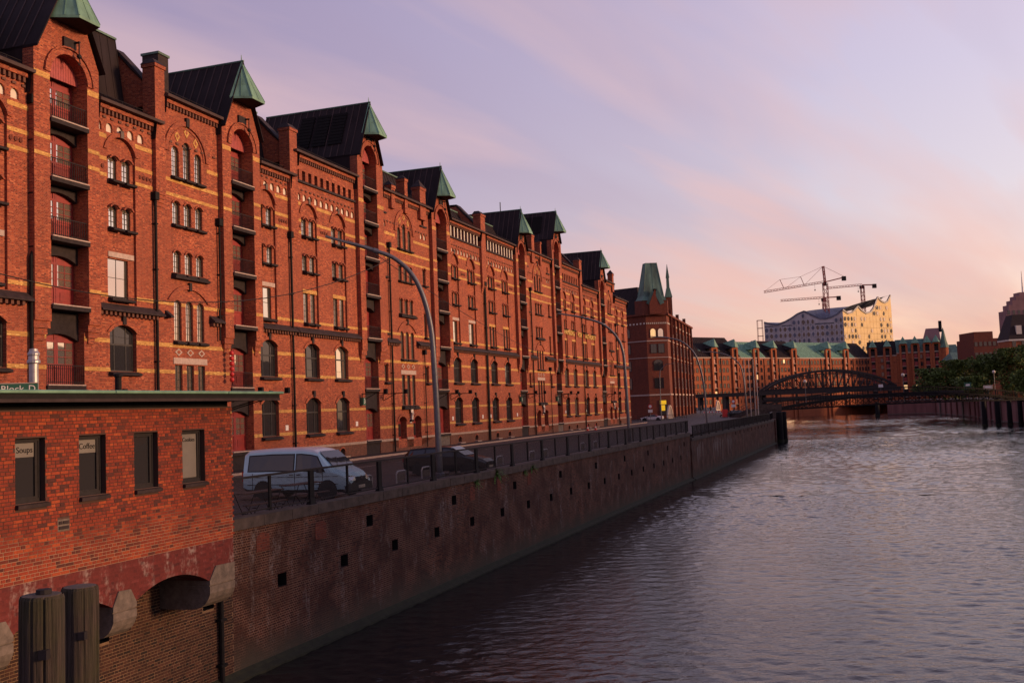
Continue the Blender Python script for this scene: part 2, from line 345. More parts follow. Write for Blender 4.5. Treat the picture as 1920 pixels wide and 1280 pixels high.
class MB:
    def __init__(s): s.v = []; s.f = []; s.m = []; s.a = []
    def add(s, vs, fs, m=0, tint=0.5):
        b = len(s.v); s.v += [tuple(v) for v in vs]
        for f in fs: s.f.append(tuple(b+i for i in f)); s.m.append(m); s.a.append(tint)
    def box(s, x0, x1, y0, y1, z0, z1, m=0, tint=0.5):
        s.add([(x0,y0,z0),(x1,y0,z0),(x1,y1,z0),(x0,y1,z0),(x0,y0,z1),(x1,y0,z1),(x1,y1,z1),(x0,y1,z1)],
              [(0,1,5,4),(1,2,6,5),(2,3,7,6),(3,0,4,7),(4,5,6,7),(3,2,1,0)], m, tint)
    def frust(s, a, b, m=0):
        """box whose bottom a=(x0,x1,y0,y1,z) and top b=(x0,x1,y0,y1,z) differ"""
        v = []
        for (x0,x1,y0,y1,z) in (a, b): v += [(x0,y0,z),(x1,y0,z),(x1,y1,z),(x0,y1,z)]
        s.add(v, [(0,1,5,4),(1,2,6,5),(2,3,7,6),(3,0,4,7),(4,5,6,7),(3,2,1,0)], m)
    def obox(s, p0, p1, w, h, m=0, up=(0,0,1)):
        """bar from p0 to p1, w wide and h high"""
        p0 = Vector(p0); p1 = Vector(p1); d = (p1-p0)
        if d.length < 1e-6: return
        d.normalize(); u = Vector(up)
        if abs(d.dot(u)) > 0.98: u = Vector((1, 0, 0))
        a = d.cross(u).normalized()*(w/2); b = a.cross(d).normalized()*(h/2)
        v = [p0-a-b, p0+a-b, p0+a+b, p0-a+b, p1-a-b, p1+a-b, p1+a+b, p1-a+b]
        s.add(v, [(0,1,2,3),(7,6,5,4),(0,4,5,1),(1,5,6,2),(2,6,7,3),(3,7,4,0)], m)
    def tube(s, pts, r, n=8, m=0, cap=True):
        pts = [Vector(p) for p in pts]; k = len(pts); rs = r if isinstance(r, (list, tuple)) else [r]*k
        ref = None; rings = []
        for i, p in enumerate(pts):
            d = (pts[min(i+1, k-1)]-pts[max(i-1, 0)]).normalized()
            if ref is None: ref = Vector((0, 0, 1)) if abs(d.z) < 0.9 else Vector((1, 0, 0))
            a = d.cross(ref).normalized(); b = d.cross(a).normalized(); ref = a.cross(d)
            rings.append([p+(a*math.cos(2*math.pi*j/n)+b*math.sin(2*math.pi*j/n))*rs[i] for j in range(n)])
        vs = [q for rg in rings for q in rg]; fs = []
        for i in range(k-1):
            for j in range(n): fs.append((i*n+j, i*n+(j+1) % n, (i+1)*n+(j+1) % n, (i+1)*n+j))
        if cap: fs += [tuple(range(n))[::-1], tuple((k-1)*n+j for j in range(n))]
        s.add(vs, fs, m)
    def lathe(s, prof, n=16, c=(0, 0, 0), m=0):
        vs = []; fs = []
        for r, z in prof:
            for j in range(n): vs.append((c[0]+r*math.cos(2*math.pi*j/n), c[1]+r*math.sin(2*math.pi*j/n), c[2]+z))
        for i in range(len(prof)-1):
            for j in range(n): fs.append((i*n+j, i*n+(j+1) % n, (i+1)*n+(j+1) % n, (i+1)*n+j))
        fs += [tuple(range(n))[::-1], tuple((len(prof)-1)*n+j for j in range(n))]
        s.add(vs, fs, m)
    def sphere(s, c, r, n=10, k=6, m=0, sz=1.0):
        s.lathe([(max(1e-4, r*math.sin(math.pi*i/k)), -r*sz*math.cos(math.pi*i/k)) for i in range(k+1)], n, c, m)
    def prism(s, poly, y0, y1, m=0):
        n = len(poly); vs = [(x, y0, z) for x, z in poly]+[(x, y1, z) for x, z in poly]
        tri = tessellate_polygon([[Vector((x, z, 0)) for x, z in poly]])
        fs = [tuple(t) for t in tri]+[tuple(n+i for i in t)[::-1] for t in tri]
        fs += [(i, i+n, (i+1) % n+n, (i+1) % n) for i in range(n)]
        s.add(vs, fs, m)
    def prismx(s, poly, x0, x1, m=0):
        """section given in (y, z), run along x"""
        n = len(poly); vs = [(x0, y, z) for y, z in poly]+[(x1, y, z) for y, z in poly]
        tri = tessellate_polygon([[Vector((y, z, 0)) for y, z in poly]])
        fs = [tuple(t) for t in tri]+[tuple(n+i for i in t)[::-1] for t in tri]+[(i, i+n, (i+1) % n+n, (i+1) % n) for i in range(n)]
        s.add(vs, fs, m)
    def prismz(s, poly, z0, z1, m=0):
        n = len(poly); vs = [(x, y, z0) for x, y in poly]+[(x, y, z1) for x, y in poly]
        tri = tessellate_polygon([[Vector((x, y, 0)) for x, y in poly]])
        fs = [tuple(t)[::-1] for t in tri]+[tuple(n+i for i in t) for t in tri]+[(i, (i+1) % n, (i+1) % n+n, i+n) for i in range(n)]
        s.add(vs, fs, m)
    def wall(s, outer, holes, y, m=0, mr=None):
        """a face at depth y (facing -y) with openings; each hole is (outline, depth of its reveal)"""
        loops = [outer]+[h[0] for h in holes]
        allp = [p for lp in loops for p in lp]
        tri = tessellate_polygon([[Vector((x, z, 0)) for x, z in lp] for lp in loops])
        s.add([(x, y, z) for x, z in allp], [tuple(t) for t in tri], m)
        for lp, d in holes:
            if not d: continue
            n = len(lp)
            s.add([(x, y, z) for x, z in lp]+[(x, y+d, z) for x, z in lp], [(i, (i+1) % n, (i+1) % n+n, i+n) for i in range(n)], m if mr is None else mr)
    def ring(s, o, i, y0, y1, m=0):
        """moulding between two outlines of equal length"""
        n = len(o); vs = [(x, y0, z) for x, z in o]+[(x, y0, z) for x, z in i]+[(x, y1, z) for x, z in o]+[(x, y1, z) for x, z in i]
        fs = []
        for k in range(n):
            q = (k+1) % n
            fs += [(k, q, n+q, n+k), (n+k, n+q, 3*n+q, 3*n+k), (k, 2*n+k, 2*n+q, q)]
        s.add(vs, fs, m)
    def arc(s, cx, zs, w, rise, t, y0, y1, n=8, m=0):
        """arched band: the head of an opening w wide springing at zs, t thick"""
        a = arch(cx, 0, w, zs, rise, n)[2:]; b = arch(cx, 0, w+2*t, zs, rise+t*(1 if rise >= w/2-0.01 else 0.9), n)[2:]
        k = len(a); vs = [(x, y0, z) for x, z in a]+[(x, y0, z) for x, z in b]+[(x, y1, z) for x, z in a]+[(x, y1, z) for x, z in b]
        fs = []
        for i in range(k-1): fs += [(i, i+1, k+i+1, k+i), (k+i, k+i+1, 3*k+i+1, 3*k+i), (i, 2*k+i, 2*k+i+1, i+1)]
        fs += [(0, k, 3*k, 2*k), (k-1, 3*k-1, 4*k-1, 2*k-1)]
        s.add(vs, fs, m)
    def mesh(s, name, mats, warp=None, smooth=False, uv=True, tint=False, recalc=False):
        me = bpy.data.meshes.new(name)
        v = [warp(p) for p in s.v] if warp else s.v
        me.from_pydata(v, [], s.f)
        for mm in (mats if isinstance(mats, (list, tuple)) else [mats]): me.materials.append(MATS[mm])
        me.polygons.foreach_set('material_index', s.m)
        if smooth: me.polygons.foreach_set('use_smooth', [True]*len(s.f))
        if recalc:
            bm = bmesh.new(); bm.from_mesh(me); bmesh.ops.recalc_face_normals(bm, faces=bm.faces); bm.to_mesh(me); bm.free()
        me.update()
        if uv:
            ul = me.uv_layers.new(name='UVMap'); data = [0.0]*(2*len(me.loops)); vv = me.vertices
            for p in me.polygons:
                n = p.normal; ax, ay, az_ = abs(n.x), abs(n.y), abs(n.z)
                for li in p.loop_indices:
                    c = vv[me.loops[li].vertex_index].co
                    if az_ > ax and az_ > ay: data[2*li] = c.x; data[2*li+1] = c.y
                    elif ay >= ax: data[2*li] = c.x; data[2*li+1] = c.z
                    else: data[2*li] = c.y; data[2*li+1] = c.z
            ul.data.foreach_set('uv', data)
        if tint:
            at = me.attributes.new('tint', 'FLOAT', 'FACE'); at.data.foreach_set('value', s.a)
        return me
    def build(s, name, mats, parent=None, loc=(0, 0, 0), **k):
        if not s.f: return None
        me = s.mesh(name, mats, **k); o = bpy.data.objects.new(name, me); o.location = loc; link(o, parent); return o
def textobj(name, body, size, m, parent=None, loc=(0, 0, 0), rot=(math.pi/2, 0, 0), depth=0.01, align='CENTER', sx=1.0):
    """lettering turned into a mesh"""
    cu = bpy.data.curves.new(name, 'FONT'); cu.body = body; cu.size = size; cu.extrude = depth; cu.align_x = align; cu.align_y = 'CENTER'; cu.resolution_u = 3
    tmp = bpy.data.objects.new(name+'_curve', cu); COL.objects.link(tmp)
    dg = bpy.context.evaluated_depsgraph_get(); dg.update()
    me = bpy.data.meshes.new_from_object(tmp.evaluated_get(dg)); bpy.data.objects.remove(tmp); bpy.data.curves.remove(cu)
    me.materials.clear(); me.materials.append(MATS[m])
    o = bpy.data.objects.new(name, me); o.location = loc; o.rotation_euler = rot; o.scale = (sx, 1, 1); link(o, parent); return o
# ------------------------------------------------------------------ the long warehouse front
FP = Vector((-38.768, 0.0)); FD = Vector((0.33476, 1.0)).normalized(); FROT = math.atan2(FD.y, FD.x)
def zsc(u): return 1.0+4.2e-4*max(0.0, min(u, 200)-70.0)
def fac(u, z=0.0, off=0.0):
    """point on the front: u metres along it, off metres out towards the canal"""
    return Vector((FP.x+FD.x*u+FD.y*off, FP.y+FD.y*u-FD.x*off, z))
WINC = {}
def window_parts(w, h, rise, nv, nh, t, sill, hood, key):
    """meshes of one kind of window: frame, pane, sill, brick arch over it"""
    k = (w, h, rise, nv, nh, sill, hood, key)
    if k in WINC: return WINC[k]
    f = MB(); o = arch(0, 0, w, h, rise); i = arch(0, t, w-2*t, h, max(0, rise-t*0.4)); f.ring(o, i, 0, 0.09)
    top = h+rise*0.9
    for a in range(1, nv+1):
        x = -w/2+w*a/(nv+1); f.box(x-0.013, x+0.013, 0.02, 0.06, t, h+rise*(1-(2*x/w)**2)*0.97-0.01)
    for a in range(1, nh+1):
        z = t+(top-t)*a/(nh+1); f.box(-w/2+t, w/2-t, 0.022, 0.058, z-0.013, z+0.013)
    if nv == 0 and w > 1.2:
        z = h*0.70; f.box(-w/2+t, w/2-t, 0.0, 0.08, z-0.05, z+0.05)
        for x in (-w*0.22, w*0.22): f.box(x-0.03, x+0.03, 0.01, 0.07, t, h+rise*0.75)
    p = MB(); p.wall(i, [], 0.0)
    s = None
    if sill:
        b = MB(); b.prismx([(-0.30, -0.10), (-0.30, -0.22), (-0.06, -0.26), (0.06, -0.02), (0.06, 0.0)], -w/2-0.10, w/2+0.10); s = b.mesh('sill', 'dark_stone')
    hm = None
    if hood:
        b = MB(); tt = 0.24 if w > 1.2 else 0.11
        b.arc(0, h, w, rise, tt, -0.24, -0.10)
        if w > 1.2: b.box(-0.13, 0.13, -0.30, -0.10, h+rise+0.02, h+rise+0.48, 1)
        hm = b.mesh('brick_arch', ['red_brick', 'dark_stone'])
    WINC[k] = (f.mesh('window', 'window_frame'), p.mesh('pane', 'window_glass'), s, hm); return WINC[k]
def sub_iv(a, b, cuts):
    iv = [(a, b)]
    for c0, c1 in cuts:
        n = []
        for x0, x1 in iv:
            if c1 <= x0 or c0 >= x1: n.append((x0, x1)); continue
            if c0 > x0: n.append((x0, c0))
            if c1 < x1: n.append((c1, x1))
        iv = n
    return [i for i in iv if i[1]-i[0] > 0.04]
DOORC = {}
class Warehouse:
    def __init__(s, u0, u1, label):
        s.u0, s.u1 = u0, u1
        p = fac(u0); s.root = empty('brick_warehouse', p, FROT, label=label, cat='warehouse', group='brick warehouses along the quay street')
        s.w = MB(); s.cuts = []; s.orn = MB(); s.dent = MB(); s.roofn = 0
    def warp(s, p): return (p[0]-s.u0, p[1], p[2]*zsc(p[0]))
    def B(s, mb, name, mats, parent=None, **k): return mb.build(name, mats, parent or s.root, warp=s.warp, **k)
    def loc(s, u, y, z): return (u-s.u0, y, z*zsc(u))
    def cut(s, poly, pad=0.0):
        xs = [p[0] for p in poly]; zs = [p[1] for p in poly]; s.cuts.append((min(xs)-pad, max(xs)+pad, min(zs), max(zs)))
    def win(s, u, z, w, h, rise=0.0, nv=1, nh=4, y=0.2, sill=True, hood=False, t=None):
        t = t or (0.04 if w < 1 else 0.08)
        fm, pm, sm, hm = window_parts(w, h, rise, nv, nh, t, sill, hood, round(y, 2))
        o = bpy.data.objects.new('window', fm); o.location = s.loc(u, y, z); link(o, s.root)
        p = bpy.data.objects.new('pane', pm); p.location = (0, 0.045, 0); link(p, o)
        p.rotation_euler = (random.uniform(-0.010, 0.010), 0, random.uniform(-0.014, 0.014))
        if w > 1 and rise > 0.2 and not (144 < u < 165 and z > 5) and random.random() < 0.92: p.data = p.data.copy(); p.data.materials[0] = MATS['window_glass_dark']  # lower panes get darker glass, their dim reflections put into the colour
        if sm: q = bpy.data.objects.new('sill', sm); q.location = (0, -y, 0); link(q, o)
        if hm: q = bpy.data.objects.new('brick_arch', hm); q.location = (0, 0.16-y+0.0, 0); link(q, o)
        return o
    def band_rows(s):
        for za, zb in ((2.10, 2.31), (3.66, 3.86), (6.09, 6.29), (7.60, 7.83), (10.02, 10.22), (16.46, 16.66), (17.32, 17.53), (18.54, 18.78)):
            for x0, x1 in sub_iv(s.u0, s.u1, [(c[0], c[1]) for c in s.cuts if c[3] > za+0.02 and c[2] < zb-0.02]):
                b = MB(); b.box(x0, x1, -0.014, 0.02, za, zb); s.B(b, 'brick_band', 'yellow_brick')
        for x0, x1 in sub_iv(s.u0, s.u1, [(c[0], c[1]) for c in s.cuts if c[3] > 1.1 and c[2] < 1.1]):
            b = MB(); b.box(x0, x1, -0.05, 0.03, 1.03, 1.22); s.B(b, 'plinth_course', 'granite')
    def niche(s, u, z=18.92):
        return arch(u, z, 0.5, z+0.27, 0.25, 6)
    def std(s, u0, u1, top, cols, l2, n0, nn, ns=0.83, attic=None, l0=None, ledge=True):
        """ordinary bay: two or one window axes, blind niches under the eaves"""
        H = []; RC = []
        for c in cols:
            rp = arch(c, 9.72, 2.25, 17.98, 0.85, 10); H.append((rp, 0.14)); s.cut(rp); RC.append(c)
            for z, sp in ((6.1, 8.18), (2.1, 4.28)):
                lp = arch(c, z, 2.08, sp, 0.42); s.cut(lp); H.append((lp, 0.3))
                s.win(c, z, 2.08, sp-z, 0.42, 0, 0, 0.22, hood=True)
            bp = arch(c+random.uniform(-.3, .3), 0.30, 0.85, 0.62, 0.22, 5)
            s.low.append(bp)
        for k in range(nn):
            np_ = s.niche(n0+k*ns); H.append((np_, 0.2)); s.cut(np_)
            s.niches.append(n0+k*ns)
        if attic:
            a0, an, ast, aw, az0, az1 = attic
            for k in range(an):
                x = a0+k*ast; H.append(([(x-aw/2, az0), (x+aw/2, az0), (x+aw/2, az1), (x-aw/2, az1)], 0.45))
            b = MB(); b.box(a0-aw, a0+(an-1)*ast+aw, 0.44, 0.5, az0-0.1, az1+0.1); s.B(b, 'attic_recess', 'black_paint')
            if aw > 0.6:
                for k in range(an+1):
                    x = a0+(k-0.5)*ast; b = MB(); b.box(x-0.105, x+0.105, -0.03, 0.06, az0-0.02, az1+0.02); s.B(b, 'post', 'white_plaster')
                    b = MB(); b.box(x-0.2, x+0.2, -0.05, 0.02, az1+0.10, az1+0.3); s.B(b, 'corbel', 'white_plaster')
            b = MB(); b.box(u0+0.1, u1-0.1, -0.16, 0.02, az0-0.22, az0-0.06); s.B(b, 'ledge', 'slate')
        s.w.wall([(u0, 1.12), (u1, 1.12), (u1, top), (u0, top)], H, 0.0)
        for c in cols:
            hh = []
            for z, sp in ((16.45, 17.55), (13.85, 14.88)):
                for d in (-0.53, 0.53):
                    lp = arch(c+d, z, 0.64, sp, 0.17, 6); hh.append((lp, 0.2)); s.win(c+d, z, 0.64, sp-z, 0.17, 1, 3, 0.22, hood=True)
            if l2 == 'pair':
                for d in (-0.5, 0.5):
                    lp = arch(c+d, 10.1, 0.62, 12.22, 0); hh.append((lp, 0.2)); s.win(c+d, 10.1, 0.62, 2.12, 0, 1, 4, 0.22)
            else:
                lp = arch(c-0.2, 10.05, 1.62, 12.15, 0); hh.append((lp, 0.2)); s.win(c-0.2, 10.05, 1.62, 2.10, 0, 1, 1, 0.24)
            b = MB(); b.box(c-1.0, c+1.0, 0.05, 0.2, 12.22, 12.50); s.B(b, 'lintel', 'pale_stone' if l2 != 'pair' else 'yellow_brick')
            s.w.wall(arch(c, 9.72, 2.25, 17.98, 0.85, 10), hh, 0.14)
            b = MB(); b.arc(c, 17.98, 2.25, 0.85, 0.26, -0.08, 0.02, 10); b.box(c-0.12, c+0.12, -0.13, 0.02, 18.80, 19.2, 1); s.B(b, 'brick_arch', ['red_brick', 'grey_stone'])
        # rosettes between the bands
        for x0, x1 in sub_iv(u0+0.3, u1-0.3, [(c-1.15, c+1.15) for c in cols]):
            n = 3 if x1-x0 < 1.3 else 4; m = (x0+x1)/2
            for k in range(n):
                q = m+(k-(n-1)/2)*0.30
                if q-0.1 > x0 and q+0.1 < x1: s.orn.prism([(q+0.11*math.cos(a*math.pi/4), 16.99+0.13*math.sin(a*math.pi/4)) for a in range(8)], -0.05, 0.0)
        if ledge: s.ledge(u0+0.05, u1-0.05)
        s.cornice(u0, u1, top)
    def ledge(s, x0, x1):
        b = MB(); b.prismx([(0.0, 9.70), (-0.42, 9.34), (-0.42, 9.26), (0.0, 9.24)], x0, x1); s.B(b, 'ledge', 'slate')
        k = int((x1-x0)/0.34)
        for i in range(k): s.dent.box(x0+0.34*i+0.05, x0+0.34*i+0.21, -0.26, 0.0, 9.05, 9.24)
    def cornice(s, u0, u1, top):
        b = MB(); b.box(u0, u1, -0.20, 0.05, top-0.30, top-0.02); s.B(b, 'cornice', 'red_brick')
        b = MB(); b.prismx([(-0.52, top+0.10), (-0.50, top-0.06), (-0.30, top-0.08), (-0.2, top-0.02), (0.3, top+0.06)], u0, u1); s.B(b, 'gutter', 'roof_skirt_sheet')
        k = int((u1-u0)/0.30)
        for i in range(k):
            s.dent.box(u0+0.30*i+0.05, u0+0.30*i+0.19, -0.14, 0.0, top-0.55, top-0.30)
            if i % 2 == 0: s.dent.box(u0+0.30*i+0.05, u0+0.30*i+0.27, -0.07, 0.0, 19.62, 19.74)
    def triple(s, u0, u1, cx, top, narrow=(), doors=True, piers=()):
        H = []; sp = 1.08
        for k in (-1, 0, 1):
            x = cx+k*sp
            for z, h, rise, nh in ((17.72, 1.5 if k else 1.95, 0.3, 5), (14.88, 1.16, 0.2, 3), (11.98, 1.12, 0.2, 3), (8.02, 2.12, 0.26, 5), (3.98, 2.62, 0.0, 5)):
                lp = arch(x, z, 0.68, z+h, rise, 6); H.append((lp, 0.26)); s.cut(lp); s.win(x, z, 0.68, h, rise, 1, nh, 0.12, hood=(rise == 0.2))
            b = MB(); b.prism([(x-0.34, 7.34), (x, 7.12), (x+0.34, 7.34), (x, 7.56)], -0.03, 0.0); b.prism([(x-0.17, 7.34), (x, 7.22), (x+0.17, 7.34), (x, 7.46)], -0.05, -0.03, 1); s.B(b, 'diamond_panel', ['pale_stone', 'red_brick'])
        for dx, z in ((-0.88, 20.15), (0, 20.56), (0.86, 20.12)):
            b = MB(); b.prism([(cx+dx-0.26, z), (cx+dx, z-0.34), (cx+dx+0.26, z), (cx+dx, z+0.34)], -0.03, 0.0); b.prism([(cx+dx-0.1, z), (cx+dx, z-0.14), (cx+dx+0.1, z), (cx+dx, z+0.14)], -0.04, -0.03, 1); s.B(b, 'diamond', ['yellow_brick', 'red_brick'])
        s.cuts.append((cx-1.75, cx+1.85, 6.62, 7.6)); s.cuts.append((cx-1.95, cx+1.95, 18.4, 19.2))
        b = MB(); b.box(cx-1.55, cx+1.62, -0.03, 0.03, 6.66, 7.02); s.B(b, 'lintel', 'pale_stone')
        b = MB(); b.arc(cx, 19.1, 3.62, 1.81, 0.30, -0.10, 0.02, 14); b.arc(cx, 19.1, 3.2, 1.6, 0.12, -0.05, 0.02, 14); b.box(cx-0.14, cx+0.14, -0.16, 0.02, 20.9, 21.45, 1); s.B(b, 'brick_arch', ['red_brick', 'dark_stone'])
        b = MB(); b.arc(cx, 10.35, 3.5, 0.75, 0.28, -0.10, 0.02, 12); b.box(cx-0.12, cx+0.12, -0.16, 0.02, 11.0, 11.5, 1); s.B(b, 'brick_arch', ['red_brick', 'dark_stone'])
        for z in (11.72, 3.72):
            b = MB(); b.prismx([(-0.32, z+0.02), (-0.32, z-0.10), (0.0, z-0.14), (0.0, z+0.22)], cx-1.6, cx+1.7); s.B(b, 'sill', 'dark_stone')
        if doors:
            for d in (-1.6, 1.55):
                lp = arch(cx+d, 0.36, 1.72, 2.62, 0.42); s.cut(lp, 0.02); H.append((lp, 0.6))
                q = MB(); q.prism(arch(0, 0, 1.72, 2.26, 0.42), 0.0, 0.06); q.box(-0.03, 0.03, -0.03, 0.0, 0, 2.2)
                for sx in (-0.43, 0.43): q.box(sx-0.28, sx+0.28, -0.025, 0.0, 0.15, 0.75)
                do = q.build('door', 'door_red', s.root, loc=s.loc(cx+d, 0.5, 0.36))
                for sx in (-0.43, 0.43):
                    g = MB(); g.box(sx-0.24, sx+0.24, -0.02, 0.0, 0.95, 2.05); g.build('pane', 'window_glass_dark', do)
                b = MB(); b.arc(cx+d, 2.62, 1.72, 0.42, 0.24, -0.08, 0.02); s.B(b, 'brick_arch', 'red_brick')
            st = MB(); st.box(-0.16, 0.16, -0.30, 0.0, 0.0, 0.16, 1); st.tube([(0, -0.16, 0.16), (0.02, -0.17, 0.55), (0, -0.16, 0.85), (0.0, -0.16, 1.12), (0, -0.16, 1.2)], [0.12, 0.11, 0.15, 0.13, 0.05], 8)
            st.tube([(-0.17, -0.16, 1.08), (-0.22, -0.2, 0.82), (-0.08, -0.3, 0.72)], [0.05, 0.045, 0.035], 6); st.tube([(0.17, -0.16, 1.08), (0.23, -0.18, 0.85), (0.2, -0.26, 0.62)], [0.05, 0.045, 0.035], 6); st.sphere((0, -0.17, 1.29), 0.095)
            st.build('statue', ['galvanised', 'dark_stone'], s.root, loc=s.loc(cx+0.1, 0.0, 2.55))
        for x in narrow:
            for z, h, rise, nh in ((14.95, 1.35, 0.16, 3), (10.15, 2.1, 0.14, 5), (6.0, 1.36, 0.16, 3)):
                lp = arch(x, z, 0.68, z+h, rise, 6); H.append((lp, 0.26)); s.cut(lp); s.win(x, z, 0.68, h, rise, 1, nh, 0.2, hood=True)
            for dx in (-0.38, 0.42):
                np_ = s.niche(x+dx, 19.15); H.append((np_, 0.2)); s.cut(np_); s.niches.append((x+dx, 19.15))
            H.append(([(x-0.25, 20.5), (x+0.25, 20.5), (x+0.25, 21.2), (x-0.25, 21.2)], 0.3))
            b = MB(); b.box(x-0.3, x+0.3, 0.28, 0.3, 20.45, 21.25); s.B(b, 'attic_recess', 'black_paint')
            b = MB(); b.box(x-0.72, x+0.72, -0.14, 0.0, 20.28, 20.42); s.B(b, 'ledge', 'slate')
        s.w.wall([(u0, 1.12), (u1, 1.12), (u1, top), (u0, top)], H, 0.0)
        s.low += [None]
        s.ledge(u0+0.05, cx-1.95); s.ledge(cx+1.95, u1-0.05)
        s.cornice(u0, u1, top)
        for (x, w_, zt) in piers:
            b = MB(); b.box(x-w_/2, x+w_/2, -0.3, 0.5, top-1.3, zt); b.box(x-w_/2-0.06, x+w_/2+0.06, -0.36, 0.56, zt-0.25, zt); b.frust((x-w_/2-0.1, x+w_/2+0.1, -0.4, 0.6, zt), (x-0.03, x+0.03, 0.05, 0.15, zt+w_*0.6), 1); s.B(b, 'turret', ['red_brick', 'slate'])
    def gable(s, ul, ur, oL, oR, kz, hz, az, ot, sills, louver=False, ridge=7.0, plate=True):
        """hoist bay: stack of loading doors in a tall opening, steep gable, copper winch hood"""
        uc = (oL+oR)/2; ow = oR-oL; sp = ot-min(1.25, ow/2); rise = ot-sp
        s.cuts.append((ul, ur, 8.3, 99)); s.cuts.append((oL, oR, -1, 99))
        PY = -0.35
        head = arch(uc, 0, ow, sp, rise, 10)[2:]            # right to left along the arch
        out = [(ul, 8.4), (oL, 8.4)]+head[::-1]+[(oR, 8.4), (ur, 8.4), (ur, kz-0.26), (ur-0.15, kz+0.04), (uc, az-0.15), (ul+0.15, kz+0.04), (ul, kz-0.26)]
        w = s.w; w.wall(out, [], PY)
        n = len(out)
        w.add([(x, PY, z) for x, z in out]+[(x, 1.0, z) for x, z in out], [(i, (i+1) % n, (i+1) % n+n, i+n) for i in range(n)])
        w.wall([(ul, 1.12), (oL, 1.12), (oL, 8.4), (ul, 8.4)], [], 0.0); w.wall([(oR, 1.12), (ur, 1.12), (ur, 8.4), (oR, 8.4)], [], 0.0)
        for x, q in ((oL, 1), (oR, -1)): w.add([(x, 0, 0), (x, 1.0, 0), (x, 1.0, 8.4), (x, 0, 8.4)], [(0, 1, 2, 3)])
        w.wall([(ul, 0), (oL, 0), (oL, 1.12), (ul, 1.12)], [], 0.0, 1); w.wall([(oR, 0), (ur, 0), (ur, 1.12), (oR, 1.12)], [], 0.0, 1)
        for a, b_ in ((ul, oL), (oR, ur)):                  # stepped corbels carrying the piers
            for i, (zz_, yy) in enumerate(((8.05, -0.27), (7.75, -0.18), (7.45, -0.09))): w.box(a+0.1*i, b_-0.1*i, yy, 0.05, zz_, zz_+0.36 if i == 0 else zz_+0.31)
            for za, zb in ((10.02, 10.22), (16.46, 16.66), (17.32, 17.53), (20.35, 20.65)):
                bb = MB(); bb.box(a+0.01, b_-0.01, PY-0.014, PY+0.02, za, zb); s.B(bb, 'brick_band', 'yellow_brick')
        bb = MB(); bb.arc(uc, sp, ow, rise, 0.30, PY-0.07, PY+0.02, 12); bb.arc(uc, sp, ow+0.64, rise+0.32, 0.09, PY-0.13, PY+0.02, 12); s.B(bb, 'brick_arch', 'red_brick')
        bb = MB(); bb.box(uc-0.42, uc+0.42, PY-0.12, PY, ot+0.30, ot+0.85); s.B(bb, 'winch_beam', 'dark_stone')
        bb = MB(); bb.tube([(uc+0.35, PY-0.35, ot+0.75), (uc+0.35, PY-0.35, ot+0.1)], 0.035, 6); bb.sphere((uc+0.35, PY-0.35, ot), 0.13, 8, 5); bb.tube([(uc+0.35, PY-0.35, ot-0.1), (uc+0.42, PY-0.35, ot-0.35), (uc+0.33, PY-0.35, ot-0.45), (uc+0.27, PY-0.35, ot-0.35)], 0.03, 6); bb.box(uc+0.30, uc+0.40, PY-0.4, PY+0.1, ot+0.70, ot+0.78); s.B(bb, 'hoist_hook', 'dark_iron')
        # doors, floor by floor
        bk = MB(); bk.box(oL-0.05, oR+0.05, 0.85, 0.95, 0, ot+0.2); s.B(bk, 'hoist_shaft', 'red_brick_dark')
        bb = MB(); bb.box(oL, oR, 0.05, 0.5, 0.0, 1.12); s.B(bb, 'door_plinth', 'grey_stone' if random.random() < .4 else 'dark_stone')
        L = sills+[ot+9]
        for i, z in enumerate(sills):
            lastf = i == len(sills)-1
            z2 = ot if lastf else L[i+1]
            y0 = PY-0.10 if z > 8 else -0.10
            b = MB(); b.box(oL-0.02, oR+0.02, y0, 0.75, z-0.26, z-0.06); b.box(oL+0.02, oR-0.02, y0-0.02, 0.75, z-0.06, z, 1); s.B(b, 'door_sill', ['dark_stone', 'pale_stone'])
            dt = min(z+2.55, z2-0.55)
            if not lastf:
                head2 = arch(uc, 0, ow, dt-0.35, 0.35, 8)[2:]
                pl = [(oL, z2-0.3)]+[(oL, dt-0.35)]+head2[::-1][1:-1]+[(oR, dt-0.35), (oR, z2-0.3)]
                b = MB(); b.prism(pl, 0.18 if plate else 0.35, 0.6); s.B(b, 'spandrel', 'dark_stone')
            dw = ow-0.06; dz = (dt if not lastf else sp+0.05)-z
            key = (round(dw, 2), round(dz, 2), lastf)
            if key not in DOORC:
                d = MB(); d.box(-dw/2, dw/2, 0.04, 0.10, 0, dz)
                for sx in (-1, 1):
                    c = sx*dw/4; d.box(c-dw/4+0.01, c-dw/4+0.12, 0, 0.04, 0, dz); d.box(c+dw/4-0.12, c+dw/4-0.01, 0, 0.04, 0, dz)
                    for zz_ in (0.0, 0.95, dz-0.42): d.box(c-dw/4, c+dw/4, 0.002, 0.04, zz_, zz_+0.11)
                    d.box(c-0.3, c+0.3, 0.015, 0.04, 0.3, 0.75)
                    for j in (1, 2): d.box(c-dw/4+0.1, c+dw/4-0.1, -0.005, 0.035, 1.06+(dz-1.5)*j/3-0.015, 1.06+(dz-1.5)*j/3+0.015)
                    d.box(c-0.015, c+0.015, -0.005, 0.035, 1.06, dz-0.42)
                g = MB()
                g.box(-dw/4+0.12-dw/4*0, dw/4-0.12, 0, 0.004, 1.06, dz-0.42)
                rl = MB(); rl.box(-dw/2, dw/2, -0.02, 0.02, 0.93, 0.97); rl.box(-dw/2, dw/2, -0.02, 0.02, 0.10, 0.13)
                k = int(dw/0.13)
                for j in range(k+1): x = -dw/2+dw*j/k; rl.box(x-0.011, x+0.011, -0.011, 0.011, 0.0, 0.95)
